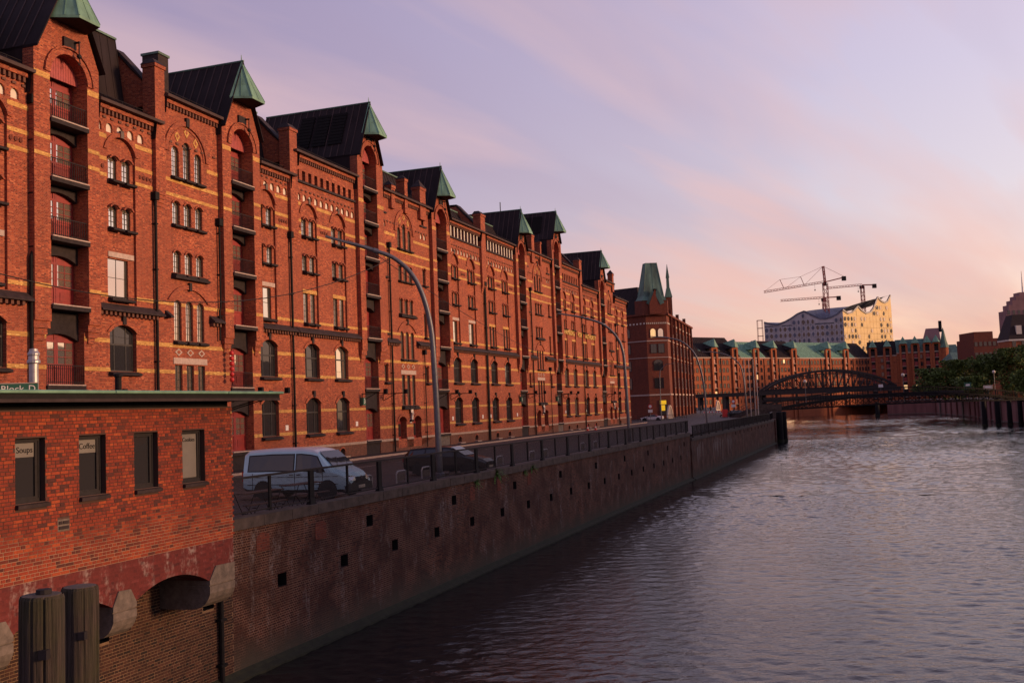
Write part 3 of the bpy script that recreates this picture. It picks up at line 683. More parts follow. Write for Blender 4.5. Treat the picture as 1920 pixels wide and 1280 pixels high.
                DOORC[key] = (d.mesh('door', 'door_red'), g.mesh('pane', 'window_glass'), rl.mesh('railing', 'dark_iron'))
            dm, gm, rm = DOORC[key]
            do = bpy.data.objects.new('door', dm); do.location = s.loc(uc, 0.6, z); link(do, s.root)
            for sx in (-1, 1):
                if random.random() < 0.9: g = bpy.data.objects.new('pane', gm); g.location = (sx*dw/4, 0.033, 0); g.rotation_euler = (0, 0, random.uniform(-.01, .01)); link(g, do)
            if i > 0 and (z > 9.9 or random.random() < 0.5): r_ = bpy.data.objects.new('railing', rm); r_.location = s.loc(uc, PY+0.12 if z > 8 else 0.02, z); link(r_, s.root)
        # boarded lunette
        nb = int(ow/0.16); la = MB()
        for j in range(nb):
            x0 = oL+ow*j/nb; x1 = oL+ow*(j+1)/nb-0.018; xm = (x0+x1)/2-uc
            rad = (ow*ow/4+rise*rise)/(2*rise); zt = sp+rise-rad+math.sqrt(max(0.001, rad*rad-xm*xm)); la.box(x0, x1, 0.22, 0.3, sp+0.05, max(sp+0.1, zt))
        s.B(la, 'lunette_boards', 'board_red')
        # roof behind the gable
        rb = MB(); e = 0.28; yb = ridge
        prof = [(uc, az), (ul-0.02, kz-0.22)]
        prof2 = [(2*uc-x, z) for x, z in prof]
        for pr in (prof, prof2):
            for (xa, za), (xb, zb) in zip(pr[:-1], pr[1:]):
                rb.add([(xa, PY-e, za), (xb, PY-e, zb), (xb, yb, zb), (xa, yb, za), (xa, PY-e, za-0.14), (xb, PY-e, zb-0.14), (xb, yb, zb-0.14), (xa, yb, za-0.14)], [(0, 1, 2, 3), (4, 7, 6, 5), (0, 4, 5, 1), (1, 5, 6, 2), (3, 2, 6, 7)])
            # lower roof skirts of the gable drop to the eaves behind
            xb, zb = pr[-1]; rb.add([(xb, 0.3, zb), (xb, yb, zb), (xb, yb, 19.5), (xb, 0.3, 19.5)], [(0, 1, 2, 3)])
        rb.add([(uc, yb, az), (ul-0.02, yb, kz-0.22), (ul-0.02, yb, 19), (2*uc-ul+0.02, yb, 19), (2*uc-ul+0.02, yb, kz-0.22)], [(0, 1, 2, 3, 4)])
        ro = s.B(rb, 'roof', 'roof_sheet')
        sm = MB(); y = 0.25
        while y < yb:
            for pr in (prof, prof2):
                for (xa, za), (xb, zb) in zip(pr[:-1], pr[1:]): sm.obox((xa, y, za+0.02), (xb, y, zb+0.02), 0.04, 0.07, up=(0, 1, 0))
            y += 0.62
        sm.tube([(uc, PY-e, az+0.02), (uc, yb, az+0.02)], 0.07, 6, 1); s.B(sm, 'roof_seam', ['roof_skirt_sheet', 'copper_dark'], ro)
        if louver:
            lv = MB(); x0, z0 = prof[1]; x1, z1 = prof[0]
            for c in range(3):
                for r in range(10):
                    f0 = 0.26+0.62*r/10.0; f1 = f0
                    pa = Vector((x0+(x1-x0)*f0, 0, z0+(z1-z0)*f0)); pb = Vector((x0+(x1-x0)*f1, 0, z0+(z1-z0)*f1))
                    ya = 1.3+c*1.5
                    lv.obox((pa.x-0.05, ya, pa.z+0.05), (pa.x-0.05, ya+1.25, pa.z+0.05), 0.16, 0.22)
            s.B(lv, 'roof_louver', 'black_paint', ro)
        # copper hood over the winch
        hb = MB(); hx = min(1.05, (hz-kz)*0.4+0.55)
        A = (uc-1.30, PY-0.05, hz); Bp = (uc+1.30, PY-0.05, hz); D = (uc-0.72, PY-1.35, hz-0.02); Cp = (uc+0.72, PY-1.35, hz-0.02); T = (uc, PY-0.12, az+0.05)
        dn = lambda p: (p[0], p[1], p[2]-0.14)
        hb.add([A, D, Cp, Bp, T, dn(A), dn(D), dn(Cp), dn(Bp)], [(0, 1, 4), (1, 2, 4), (2, 3, 4), (0, 5, 6, 1), (1, 6, 7, 2), (2, 7, 8, 3)])
        hb.add([dn(A), dn(D), dn(Cp), dn(Bp)], [(3, 2, 1, 0)], 1)
        def mix3(p, q, f): return tuple(p[i]+(q[i]-p[i])*f for i in range(3))
        for P0 in (D, Cp): hb.obox(P0, T, 0.07, 0.05)
        for f in (0.33, 0.62):
            pts = [mix3(q, T, f) for q in (A, D, Cp, Bp)]
            for a, b_ in zip(pts[:-1], pts[1:]): hb.obox(a, b_, 0.03, 0.04)
        m = mix3(D, Cp, 0.5); hb.obox(m, mix3(m, T, 0.9), 0.04, 0.04); m = mix3(A, D, 0.5); hb.obox(m, mix3(m, T, 0.9), 0.04, 0.04)
        hb.tube([(uc, PY-0.12, az), (uc, PY-0.12, az+0.45)], [0.05, 0.015], 6)
        s.B(hb, 'winch_hood', ['copper', 'dark_stone'])
    def skirt_roof(s, u0, u1, gz, steep=None, depth=13.0, y1=1.9, rise1=1.35):
        b = MB(); prof = [(-0.42, gz+0.08), (y1, gz+rise1)]
        prof.append((y1+0.55, steep) if steep else (y1+4.0, gz+rise1+2.4))
        prof.append((depth, prof[-1][1]+0.3))
        for i, ((ya, za), (yb, zb)) in enumerate(zip(prof[:-1], prof[1:])):
            b.add([(u0, ya, za), (u1, ya, za), (u1, yb, zb), (u0, yb, zb)], [(0, 1, 2, 3)], 0 if i == 0 else 1)
        for x in (u0, u1): b.add([(x, y, z) for y, z in prof]+[(x, depth, gz-1), (x, -0.3, gz-1)], [tuple(range(len(prof)+2))], 1)
        ro = s.B(b, 'roof', ['roof_skirt_sheet', 'roof_sheet'])
        sm = MB(); n = int((u1-u0)/0.62)
        for i in range(n+1):
            x = u0+(u1-u0)*i/n
            for k, ((ya, za), (yb, zb)) in enumerate(zip(prof[:-2], prof[1:-1])): sm.obox((x, ya, za+0.03), (x, yb, zb+0.03), 0.035, 0.06, 0 if k == 0 else 1, up=(1, 0, 0))
        if steep: sm.box(u0, u1, prof[2][0]-0.12, prof[2][0]+0.2, steep-0.05, steep+0.07, 2)
        gl = MB(); gl.tube([(u0, 0.25, gz+0.62), (u1, 0.25, gz+0.62)], 0.02, 5)
        for i in range(int((u1-u0)/1.2)+1): x = u0+1.2*i; gl.tube([(x, 0.25, gz+0.3), (x, 0.25, gz+0.62)], 0.018, 5)
        s.B(gl, 'snow_guard', 'dark_iron', ro)
        s.B(sm, 'roof_seam', ['roof_skirt_sheet', 'roof_sheet', 'copper_dark'], ro)
    def firewall(s, u0, u1, zt, zlow=16.5, back=7.0):
        m = MB(); m.box(u0, u1, -0.25, 0.6, zlow, zt-0.35); m.box(u0-0.06, u1+0.06, -0.32, 0.66, zt-0.35, zt-0.15); m.frust((u0-0.08, u1+0.08, -0.34, 0.7, zt-0.15), (u0+0.15, u1-0.15, 0.0, 0.5, zt+0.2), 1)
        for i in range(4): m.box(u0+0.02, u1-0.02, -0.06*(4-i), 0, zlow-0.22*(i+1), zlow-0.22*i)
        m.prismx([(0.6, zt-1.2), (0.6, zt-2.5), (back, zt-2.5), (back, zt+1.0), (2.6, zt+0.9), (1.6, zt-0.2)], u0+0.2, u1-0.2, 0)
        m.prismx([(0.6, zt-1.1), (1.6, zt-0.1), (2.6, zt+1.0), (back, zt+1.1), (back, zt+1.22), (2.5, zt+1.12), (1.5, zt+0.05), (0.6, zt-1.0)], u0+0.1, u1-0.1, 1)
        s.B(m, 'firewall_pier', ['red_brick', 'slate'])
    def pipe(s, u, z0, z1, r=0.085, kink=None, y=-0.16):
        b = MB(); pts = [(u, y, z0), (u, y, z1)] if not kink else [(u-0.12, y, z0), (u-0.12, y, kink-0.15), (u, y, kink+0.15), (u, y, z1)]
        b.tube(pts, r, 8); z = z0+1.5
        while z < z1: b.box(u-r-0.03, u+r+0.03, y-r-0.02, 0.0, z, z+0.06); z += 2.6
        b.box(u-0.17, u+0.17, y-0.16, -0.01, z1-0.1, z1+0.35); s.B(b, 'drainpipe', 'black_paint')
    def finish(s):
        # basement strip with its small arched openings, bounded by the hoist bays
        cuts = [(c[0], c[1]) for c in s.cuts if c[2] < 0.9]+[(g[0], g[1]) for g in s.gspans]
        lows = [l for l in s.low if l]
        for x0, x1 in sub_iv(s.u0, s.u1, cuts):
            H = [(l, 0.25) for l in lows if l[0][0] > x0+0.05 and l[1][0] < x1-0.05]
            s.w.wall([(x0, 0), (x1, 0), (x1, 1.12), (x0, 1.12)], H, 0.0, 1)
            for l, _ in H:
                b = MB(); b.box(l[0][0], l[1][0], 0.2, 0.24, 0.3, 0.85); s.B(b, 'basement_window', 'window_glass_dark')
                b = MB(); c = (l[0][0]+l[1][0])/2; b.arc(c, 0.62, 0.85, 0.22, 0.12, -0.03, 0.01, 5); b.box(c-0.6, c+0.6, -0.35, 0.0, 0.13, 0.24, 1); s.B(b, 'cellar_sill', ['red_brick', 'granite'])
        for c in s.cuts:
            if c[2] < 0.9 and c[1]-c[0] < 2: s.w.box(c[0]-0.01, c[1]+0.01, 0.0, 0.6, 0.0, 0.36, 1)
        s.w.box(s.u0+0.02, s.u1-0.02, 1.0, 13.0, 0, 20.5, 2)
        s.B(s.w, 'wall', ['red_brick', 'basement_brick', 'red_brick_dark'])
        s.band_rows()
        o = s.B(s.dent, 'dentil_course', 'red_brick_dark', uv=False); 
        if o: o['kind'] = 'stuff'
        s.B(s.orn, 'rosette', 'red_brick_dark')
        nm = MB(); nm.wall(arch(0, 0, 0.5, 0.27, 0.25, 6), [], 0.0); nm = nm.mesh('niche_panel', 'white_plaster')
        for q in s.niches:
            u, z = q if isinstance(q, tuple) else (q, 18.92)
            o = bpy.data.objects.new('niche_panel', nm); o.location = s.loc(u, 0.11, z); link(o, s.root)
    low = None
def WHnew(*a):
    w = Warehouse(*a); w.low = []; w.niches = []; w.gspans = []; return w
def gab(w, *a, **k): w.gspans.append((a[0], a[1])); w.gable(*a, **k)
SL = [1.30, 5.36, 9.28, 12.65, 15.6, 18.55]; SL2 = [1.28, 5.40, 9.40, 12.80, 15.75, 18.70]; SLH = [1.26, 5.40, 9.45, 12.98, 16.0, 18.95, 21.75]

w1 = WHnew(44.0, 59.45, 'leftmost brick warehouse, behind the kiosk roof and left of the first fire wall')
w1.std(44.0, 49.86, 20.4, [47.45], 'single', 44.9, 6)
gab(w1, 49.86, 54.30, 50.90, 53.45, 22.05, 23.65, 26.6, 22.0, SL, plate=False)
w1.std(54.30, 59.45, 20.4, [56.35], 'single', 54.64, 5)
w1.firewall(58.95, 59.80, 24.0)
w1.skirt_roof(44.0, 49.7, 20.4, 25.0); w1.skirt_roof(54.4, 58.9, 20.4, 25.6)
w1.pipe(50.2-0.25, 0.0, 19.0, kink=11.6); w1.pipe(58.95, 0.0, 16.0)
w1.finish()
w2 = WHnew(59.45, 74.0, 'brick warehouse with three tall arched windows under one big brick arch, second from the left')
w2.triple(59.80, 65.2, 62.08, 22.2, doors=True); w2.w.box(59.45, 59.8, 0, 0.3, 0, 22.2)
gab(w2, 65.2, 69.42, 66.12, 68.60, 22.1, 23.95, 26.6, 22.1, SL, plate=False)
w2.std(69.42, 74.0, 20.42, [70.6], 'single', 69.78, 5)
w2.firewall(73.45, 74.45, 24.0)
w2.skirt_roof(59.85, 65.1, 22.2, None, rise1=0.9); w2.skirt_roof(69.5, 73.5, 20.42, 25.2)
w2.pipe(73.45, 0.0, 16.0); w2.pipe(65.0, 8.2, 15.5, 0.06, kink=10.2)
b = MB(); b.box(63.7, 64.7, 3.2, 4.4, 22, 26.6); b.box(63.64, 64.76, 3.12, 4.48, 26.5, 26.65, 1); w2.B(b, 'chimney', ['slate', 'copper_dark'])
w2.finish()
w3 = WHnew(74.0, 113.1, 'tall brick warehouse with a louvred left gable roof, third from the left')
w3.std(74.0, 83.62, 22.3, [76.30, 80.72], 'pair', 74.95, 11, 0.825, attic=(74.85, 10, 0.885, 0.46, 20.42, 21.15))
gab(w3, 83.62, 88.20, 84.50, 87.02, 24.4, 26.1, 28.9, 25.3, SLH, louver=True, ridge=9.3)
w3.triple(88.20, 98.60, 92.95, 22.2, narrow=(88.55, 97.15), piers=((90.35, 0.75, 22.9), (93.05, 0.6, 24.0), (96.75, 1.3, 23.9)))
gab(w3, 98.60, 103.0, 99.52, 102.2, 22.25, 23.8, 26.7, 22.6, SL2)
w3.std(103.0, 113.1, 22.1, [104.75, 109.40], 'single', 103.55, 11, 0.86, attic=(103.7, 10, 0.93, 0.74, 20.55, 21.75))
w3.firewall(112.3, 113.7, 24.2)
w3.skirt_roof(74.6, 83.5, 22.3, None); w3.skirt_roof(88.3, 98.5, 22.3, 25.2); w3.skirt_roof(103.1, 112.3, 22.1, 24.4)
w3.pipe(89.45, 0, 17.5); w3.pipe(96.3, 0, 8.6, 0.05); w3.pipe(112.95, 0, 16.5)
b = MB(); b.box(94.6, 96.4, 5.2, 6.6, 22, 28.1); b.box(94.5, 96.5, 5.1, 6.7, 27.9, 28.1, 1); b.frust((94.6, 96.4, 5.2, 6.6, 28.1), (95.4, 95.6, 5.8, 6.0, 28.7), 1); w3.B(b, 'chimney', ['slate', 'slate'])
w3.finish()
w4 = WHnew(113.1, 154.4, 'brick warehouse with two close copper-hooded gables and a thin roof antenna between them')
w4.std(113.1, 123.75, 22.1, [115.65, 120.25], 'pair', 114.25, 11, 0.89, attic=(114.5, 10, 0.93, 0.74, 20.55, 21.75))
gab(w4, 123.75, 128.1, 124.6, 127.2, 22.3, 23.9, 26.7, 22.7, SL2)
w4.triple(128.1, 139.3, 133.2, 22.3, narrow=(128.65, 137.9), piers=((131.0, 1.1, 24.4), (134.3, 0.5, 24.0)))
gab(w4, 139.3, 143.9, 140.1, 142.7, 25.3, 26.3, 29.0, 25.0, SLH, louver=True)
w4.std(143.9, 154.4, 22.45, [145.45, 150.05], 'pair', 144.4, 11, 0.86, attic=(144.5, 10, 0.93, 0.5, 20.3, 21.3))
w4.firewall(153.9, 155.2, 24.2)
w4.skirt_roof(113.8, 123.6, 22.1, 24.6); w4.skirt_roof(128.2, 139.2, 22.3, 24.6); w4.skirt_roof(144.0, 153.9, 22.45, 24.0)
w4.pipe(113.2, 0, 16.5); w4.pipe(129.6, 0, 17.5); w4.pipe(154.4, 0, 16.0); w4.pipe(136.9, 0, 8.0, 0.05)
b = MB(); b.tube([(131.5, 4.0, 24), (131.5, 4.0, 29.0)], 0.06, 6); w4.B(b, 'antenna', 'dark_iron')
w4.finish()
w5 = WHnew(154.4, 187.0, 'far end brick warehouse with plain narrow end bay, next to the tower-roofed corner house')
w5.std(154.4, 165.2, 20.45, [156.5, 161.35], 'pair', 155.6, 11, 0.86)
gab(w5, 165.2, 170.4, 166.0, 168.8, 22.6, 24.4, 27.0, 22.4, SL2)
w5.triple(170.4, 176.6, 173.2, 22.7, piers=((176.0, 1.1, 24.3),))
w5.std(176.6, 187.0, 20.6, [178.4, 183.1], 'pair', 177.3, 11, 0.86)
w5.skirt_roof(155.3, 165.1, 20.45, None); w5.skirt_roof(170.4, 176.6, 22.7, 24.4); w5.skirt_roof(176.6, 187.0, 20.6, None)
w5.pipe(176.9, 0, 16); w5.w.box(186.6, 187.0, 0.0, 13, 0, 20.6)
w5.finish()
# gilt lettering across the party wall
lt = empty('lettering', fac(153.45, 13.72, 0.03), FROT, label='gold raised letters spelling HAMBURG PORT AUTHORITY on the brick front', cat='lettering')
for word, uu in (('HAMBURG', 147.3), ('PORT', 153.4), ('AUTHORITY', 159.4)):
    textobj('word', word, 0.98, 'gold_letter', lt, loc=(uu-153.45, -0.06, 0), depth=0.05, sx=1.18)
# lamp arms between the first and second floor, door numbers and little plaques
def bracket(w, u, z=4.95):
    b = MB(); b.tube([(u, -0.05, z), (u+0.1, -2.0, z+0.02)], 0.035, 6); b.tube([(u, -0.03, z-0.55), (u+0.06, -1.2, z)], 0.03, 6); b.tube([(u, -0.03, z-0.5), (u, -0.06, z+0.05)], 0.03, 6); b.box(u+0.0, u+0.22, -2.2, -1.9, z-0.05, z+0.32); w.B(b, 'lamp_bracket', 'black_paint')
for w, us in ((w2, (66.2, 69.3)), (w3, (83.9, 87.7, 99.1, 102.6)), (w4, (124.0, 127.6, 139.6, 143.3)), (w5, (165.8, 169.4))):
    for u in us: bracket(w, u)
def plaque(w, u, z, sx=0.36, sz=0.36, m='white_paint'):
    b = MB(); b.box(u-sx/2, u+sx/2, -0.03, 0.0, z-sz/2, z+sz/2); return w.B(b, 'plaque', m)
for w, us in ((w2, (72.6,)), (w3, (82.9, 93.1, 103.0, 111.4)), (w4, (113.9, 123.0, 133.4, 144.0)), (w5, (155.2, 164.6, 176.9))):
    for u in us: plaque(w, u, 2.62)
for w, u, ch in ((w3, 83.75, '3'), (w4, 124.15, '1'), (w4, 139.5, '1')):
    b = MB(); b.box(u-0.22, u+0.22, -0.30, -0.04, 4.05, 4.65); o = w.B(b, 'number_sign', 'sign_green')
    textobj('number', ch, 0.55, 'white_paint', o, loc=(u-w.u0, -0.31, 4.35*zsc(u)))
# red lanterns
la = empty('lantern_string', fac(65.6, 5.6, 0.45), 0, label='string of red paper lanterns hanging beside a loading door above the kiosk roof', cat='lanterns')
for i in range(6):
    b = MB(); b.sphere((0, 0, 0.2+0.33*i), 0.15, 10, 6, sz=1.0); b.build('lantern', 'signal_red', la, smooth=True)
b = MB(); b.tube([(0, 0, -0.1), (0, 0, 2.3)], 0.012, 5); b.build('cord', 'dark_iron', la)
# ------------------------------------------------------------------ ground, quay, water
WZ = -4.5
QP = Vector((-19.9, 0.0)); QD = Vector((0.37, 1.0)).normalized(); QROT = math.atan2(QD.y, QD.x)
def quay(u, z=0.0, off=0.0): return Vector((QP.x+QD.x*u+QD.y*off, QP.y+QD.y*u-QD.x*off, z))
b = MB(); b.box(-4000, 6000, -3000, 8000, WZ-4, WZ-3.9); tag(b.build('canal_bed', 'moss', uv=False), kind='structure')
import numpy as np
rng = np.random.default_rng(3)
NW = 64
wlen = np.exp(rng.uniform(np.log(0.30), np.log(1.7), NW)); wdir = R(200)+rng.normal(0, 0.62, NW); wph = rng.uniform(0, 6.28, NW); wslope = 0.115/np.sqrt(NW/2)*rng.uniform(0.6, 1.4, NW)*np.where(wlen > 1.0, 0.75, 1.0)
def waves(X, Y, res, sc):
    Z = np.zeros_like(X)
    for L_, d_, p_, s_ in zip(wlen, wdir, wph, wslope):
        L_ = L_*sc
        if L_ < 2.4*res: continue
        k_ = 2*np.pi/L_; Z += s_/k_*np.sin(k_*(X*np.sin(d_)+Y*np.cos(d_))+p_)
    gust = 0.75+0.35*np.sin(X*0.11+1.3*np.sin(Y*0.045))*np.sin(Y*0.083+0.7+np.sin(X*0.07))
    return Z*gust
WV = []; WF = []
for (u0_, u1_, o0_, o1_, rs, sc_) in ((22, 90, -0.3, 40, 0.12, 1.0), (89.8, 205, -0.6, 60, 0.26, 1.7), (204.5, 450, -30, 95, 0.5, 4.0)):
    nu, no_ = int((u1_-u0_)/rs), int((o1_-o0_)/rs); U_, O_ = np.meshgrid(np.linspace(u0_, u1_, nu+1), np.linspace(o0_, o1_, no_+1), indexing='ij')
    X_ = QP.x+QD.x*U_+QD.y*O_; Y_ = QP.y+QD.y*U_-QD.x*O_; Z_ = WZ+waves(X_, Y_, rs, sc_)*(0.7 if sc_ > 3 else 1.0); b0 = sum(len(v) for v in WV)
    WV.append(np.stack([X_, Y_, Z_], -1).reshape(-1, 3)); i_, j_ = np.meshgrid(np.arange(nu), np.arange(no_), indexing='ij'); q_ = (b0+i_*(no_+1)+j_).reshape(-1); WF.append(np.stack([q_, q_+no_+1, q_+no_+2, q_+1], -1))
WV = np.concatenate(WV); WF = np.concatenate(WF)
wme = bpy.data.meshes.new('water'); wme.vertices.add(len(WV)); wme.vertices.foreach_set('co', WV.astype(np.float32).ravel()); wme.loops.add(WF.size); wme.loops.foreach_set('vertex_index', WF.astype(np.int32).ravel()); wme.polygons.add(len(WF)); wme.polygons.foreach_set('loop_start', np.arange(0, WF.size, 4, dtype=np.int32)); wme.polygons.foreach_set('loop_total', np.full(len(WF), 4, dtype=np.int32)); wme.polygons.foreach_set('use_smooth', np.ones(len(WF), dtype=bool)); wme.update(calc_edges=True); wme.materials.append(MATS['canal_water'])
tag(link(bpy.data.objects.new('water', wme)), kind='structure')
b = MB(); b.add([(-300, -200, WZ-0.18), (2500, -200, WZ-0.18), (2500, 4000, WZ-0.18), (-300, 4000, WZ-0.18)], [(0, 1, 2, 3)]); tag(b.build('water', 'canal_water', uv=False), kind='structure')
# street block: top sheet with a gentle rise towards the far bridge
def q2(u, off=0.0): p = quay(u, 0, off); return (p.x, p.y)
def f2(u, off=0.0): p = fac(u, 0, off); return (p.x, p.y)
CORN = [q2(189.0), (47.6, 184.0), (48.2, 190.5), (46.5, 197.0), (42, 203)]
b = MB()
def strip(pts_a, pts_b, za, zb):
    n = len(pts_a)
    b.add([(*p, z) for p, z in zip(pts_a, za)]+[(*p, z) for p, z in zip(pts_b, zb)], [(i, i+1, n+i+1, n+i) for i in range(n-1)])
us = [-60, 0, 40, 80, 120, 160, 189]
strip([f2(u*1.02-6, -14) for u in us], [q2(u, -0.35) for u in us], [0]*7, [0]*7)
b.add([(*f2(187, -14), 0), (*q2(189, -0.35), 0), (47.3, 190, 0.1), (44, 203, 0.5), (60, 300, 1.2), (84, 408, 1.2), (0, 420, 1.2), (-60, 300, 0.6)], [(0, 1, 2, 3, 4, 5, 6, 7)])
tag(b.build('street', 'cobbles', uv=False), kind='structure')
b = MB(); b.prismz([f2(-20, -1), f2(-20, 2.1), f2(60, 2.1), f2(120, 2.1), f2(187, 2.1), f2(187, -1)], 0.0, 0.12)
pv = b.build('pavement', 'slate', uv=False); tag(pv, kind='structure')
b = MB()
for i in range(150): a = fac(40+i*1.0, 0.0, 2.12); c = fac(40+i*1.0+0.985, 0.0, 2.12); b.obox((a.x, a.y, 0.065), (c.x, c.y, 0.065), 0.22, 0.15)
tag(b.build('kerb', 'granite', uv=False), kind='structure')
b = MB()
for i in range(24):
    a = fac(50+i*6.0, 0.004, 7.3); c = fac(50+i*6.0+3.4, 0.004, 7.3); d = Vector((FD.y, -FD.x, 0))*0.07
    b.add([a-d, a+d, c+d, c-d], [(0, 1, 2, 3)])
tag(b.build('road_marking', 'pale_stone', uv=False), kind='structure')
# quay wall: two stretches, the second a little lower
def hole(u, z, w=0.5, h=0.42): return [(u-w/2, z-h/2), (u+w/2, z-h/2), (u+w/2, z+h/2), (u-w/2, z+h/2)]
def quay_wall(u0, u1, top, ref0, off, bricks):
    r = empty('quay_wall', quay(u0, 0, off), QROT)
    H = []
    k = 0
    u = 27.0
    while u < 104:
        if u0+0.6 < u < u1-0.6: H.append((u, -1.97))
        if u0+0.6 < u-2.05+8 < u1-0.6 and k % 2 == 0: H.append((u-2.05+8, -0.77))
        u += 3.99; k += 1
    if u0 > 100: H = [(140+4.2*i, -0.95) for i in range(10)]
    if u0 < 0: H = [(u, -1.97) for u in (23.0, 27.0, 31.2)]
    m = MB(); outer = [(0, -7), (u1-u0, -7), (u1-u0, top-0.34), (0, top-0.34)]
    m.wall(outer, [(hole(u-u0, z), 0.4) for u, z in H], 0.0, 0, 1)  # hole sides and backs coloured black, the shade inside painted on
    for u, z in H: m.box(u-u0-0.3, u-u0+0.3, 0.4, 0.45, z-0.3, z+0.3, 1)
    m.add([(0, 0, -7), (0, 2, -7), (0, 2, top-0.34), (0, 0, top-0.34)], [(0, 1, 2, 3)]); m.add([(u1-u0, 0, -7), (u1-u0, 2, -7), (u1-u0, 2, top-0.34), (u1-u0, 0, top-0.34)], [(0, 1, 2, 3)])
    m.build('wall', [('canal_mortar' if bricks else 'quay_brick'), 'black_paint'], r)
    n = int((u1-u0)/1.6)
    for i in range(n):
        c = MB(); x0 = (u1-u0)*i/n; x1 = (u1-u0)*(i+1)/n-0.012; j = random.uniform(-0.012, 0.012); c.box(x0, x1, -0.07+j, 0.55, top-0.34, top+j*0.7)
        o = c.build('coping_stone', 'coping_stone', r, uv=False)
    ft = MB(); ft.prismx([(-0.36, WZ-1), (-0.34, WZ+0.06), (-0.12, WZ+0.14), (0.0, WZ+0.25), (0.0, WZ-1)], 0, u1-u0); ft.build('quay_foot', 'moss', r, uv=False)
    return r
QW1 = quay_wall(32.35, 108.0, 0.24, 0, 0, False); QW2 = quay_wall(108.0, 188.9, -0.28, 0, 0.12, False); QW0 = quay_wall(-14.0, 32.35, 0.0, 0, 0, True)
for q, l in ((QW1, 'old brick quay wall with square drain holes below the street railing'), (QW2, 'lower far stretch of quay wall streaked white with lime'), (QW0, 'quay wall with pale mortar joints under the kiosk arches')): tag(q, l, 'quay wall')
for (u, z, w, h) in ((33.95, -0.62, 0.72, 0.56), (37.4, -0.68, 0.72, 0.62), (51.05, -0.66, 0.6, 0.62), (54.6, -0.55, 0.55, 0.6), (59.2, -0.6, 0.6, 0.65)):
    c = MB(); c.prism(arch(u-32.35, z-h/2, w, z+h*0.32, h*0.2, 6), -0.015, 0.02); c.build('blocked_opening', 'red_brick_dark', QW1)
    c = MB(); c.arc(u-32.35, z+h*0.32, w, h*0.2, 0.2, -0.01, 0.02, 8); c.build('soldier_arch', 'quay_brick', QW1)
# white lime runs on the far stretch
for i in range(44):
    u = random.choice([random.uniform(3, 7), random.uniform(13, 19), random.uniform(20, 27), random.uniform(24, 31)]); z1 = random.uniform(-1.6, -0.9); z0 = z1-random.uniform(0.5, 2.2); w = random.uniform(0.03, 0.13)
    c = MB(); c.prism([(u-w*0.3, z0), (u+w*0.2, z0-0.2), (u+w, z1-0.5), (u+w*0.9, z1), (u-w*0.8, z1), (u-w, z1-0.4)], -0.008, 0.01); c.build('lime_run', 'lime_stain', QW2)
for i in range(7):
    u = random.choice([50, 51.5, 62, 70, 71.5, 63]); z1 = random.uniform(-1.2, -0.5); w = 0.05+random.random()*0.05
    c = MB(); c.prism([(u-w, z1-random.uniform(.5, 1.6)), (u+w*.5, z1-1.2), (u+w, z1), (u-w, z1)], -0.006, 0.01); c.build('lime_run', 'grey_stone', QW1)
# corner end of the quay
b = MB(); b.prismz([q2(188.9, 0.35), (48.0, 184.0), (48.6, 190.5), (46.8, 197.0), (42, 203), q2(188.9, -3)], WZ-2, -0.3); tag(b.build('quay_corner', 'quay_brick'), 'curved brick end of the quay with dark bushes, beside two black piles', 'quay')
# single bricks: nearest 300 as objects, the others joined
def bricks(root, x0, x1, z0, z1, holes, mats, y=0.0, keep=None, eye=None, L=0.24, Hh=0.066, gap=0.0115, proud=0.007, header=True):
    rh = Hh+gap; row = 0; single = []; rest = MB(); z = z0
    while z+Hh <= z1+0.001:
        bl = L if (row % 2 == 0 or not header) else (L-gap)/2
        x = x0-random.random()*0.02-((L+gap)/4 if row % 4 == 1 else 0) - (L/2 if row % 4 == 2 else 0)
        while x < x1:
            a, b_ = max(x, x0), min(x+bl, x1); segs = sub_iv(a, b_, [(h[0], h[1]) for h in holes if h[2] < z+Hh and h[3] > z]) if b_-a > 0.03 else []
            for s0, s1 in segs:
                if keep and not keep((s0+s1)/2, z+Hh/2): continue
                full = abs(s1-s0-L) < 1e-4
                (single if full else []).append((s0, z)) if full else rest_add(rest, s0, s1, z, Hh, y, proud)
            x += bl+gap
        z += rh; row += 1
    single.sort(key=lambda p: (root.matrix_basis @ Vector((p[0], 0, p[1]))-eye).length)
    m = MB(); rest_add(m, 0, L, 0, Hh, 0, proud); me = m.mesh('brick', mats[0], uv=False)
    for (sx, sz) in single[:300]:
        o = bpy.data.objects.new('brick', me); o.location = (sx, y+random.uniform(-0.002, 0.003), sz); o.rotation_euler = (0, random.uniform(-.004, .004), random.uniform(-.012, .012)); link(o, root)
    for (sx, sz) in single[300:]: rest_add(rest, sx, sx+L, sz, Hh, y, proud)
    o = rest.build('brickwork', mats[1], root, uv=False, tint=True); o['kind'] = 'stuff'
def rest_add(m, a, b_, z, Hh, y, pr):
    pr = pr+random.uniform(-0.003, 0.003); e = 0.005
    m.add([(a, y, z), (b_, y, z), (b_, y, z+Hh), (a, y, z+Hh), (a+e, y-pr, z+e), (b_-e, y-pr, z+e), (b_-e, y-pr, z+Hh-e), (a+e, y-pr, z+Hh-e)],
          [(4, 5, 6, 7), (0, 1, 5, 4), (1, 2, 6, 5), (2, 3, 7, 6), (3, 0, 4, 7)], 0, random.random())
CEYE = Vector((0, 0, EYE))
bpy.context.view_layer.update()
bricks(QW0, 33.0, 46.35, -4.4, -0.5, [(u+14-0.25, u+14+0.25, z-0.21, z+0.21) for u, z in ((23.0, -1.97), (27.0, -1.97), (31.2, -1.97))], ('canal_brick_single', 'canal_brick_joined'), eye=CEYE, header=True, gap=0.014)
c = MB(); c.tube([(45.65, -0.10, -0.3), (45.65, -0.10, -6)], 0.075, 8)
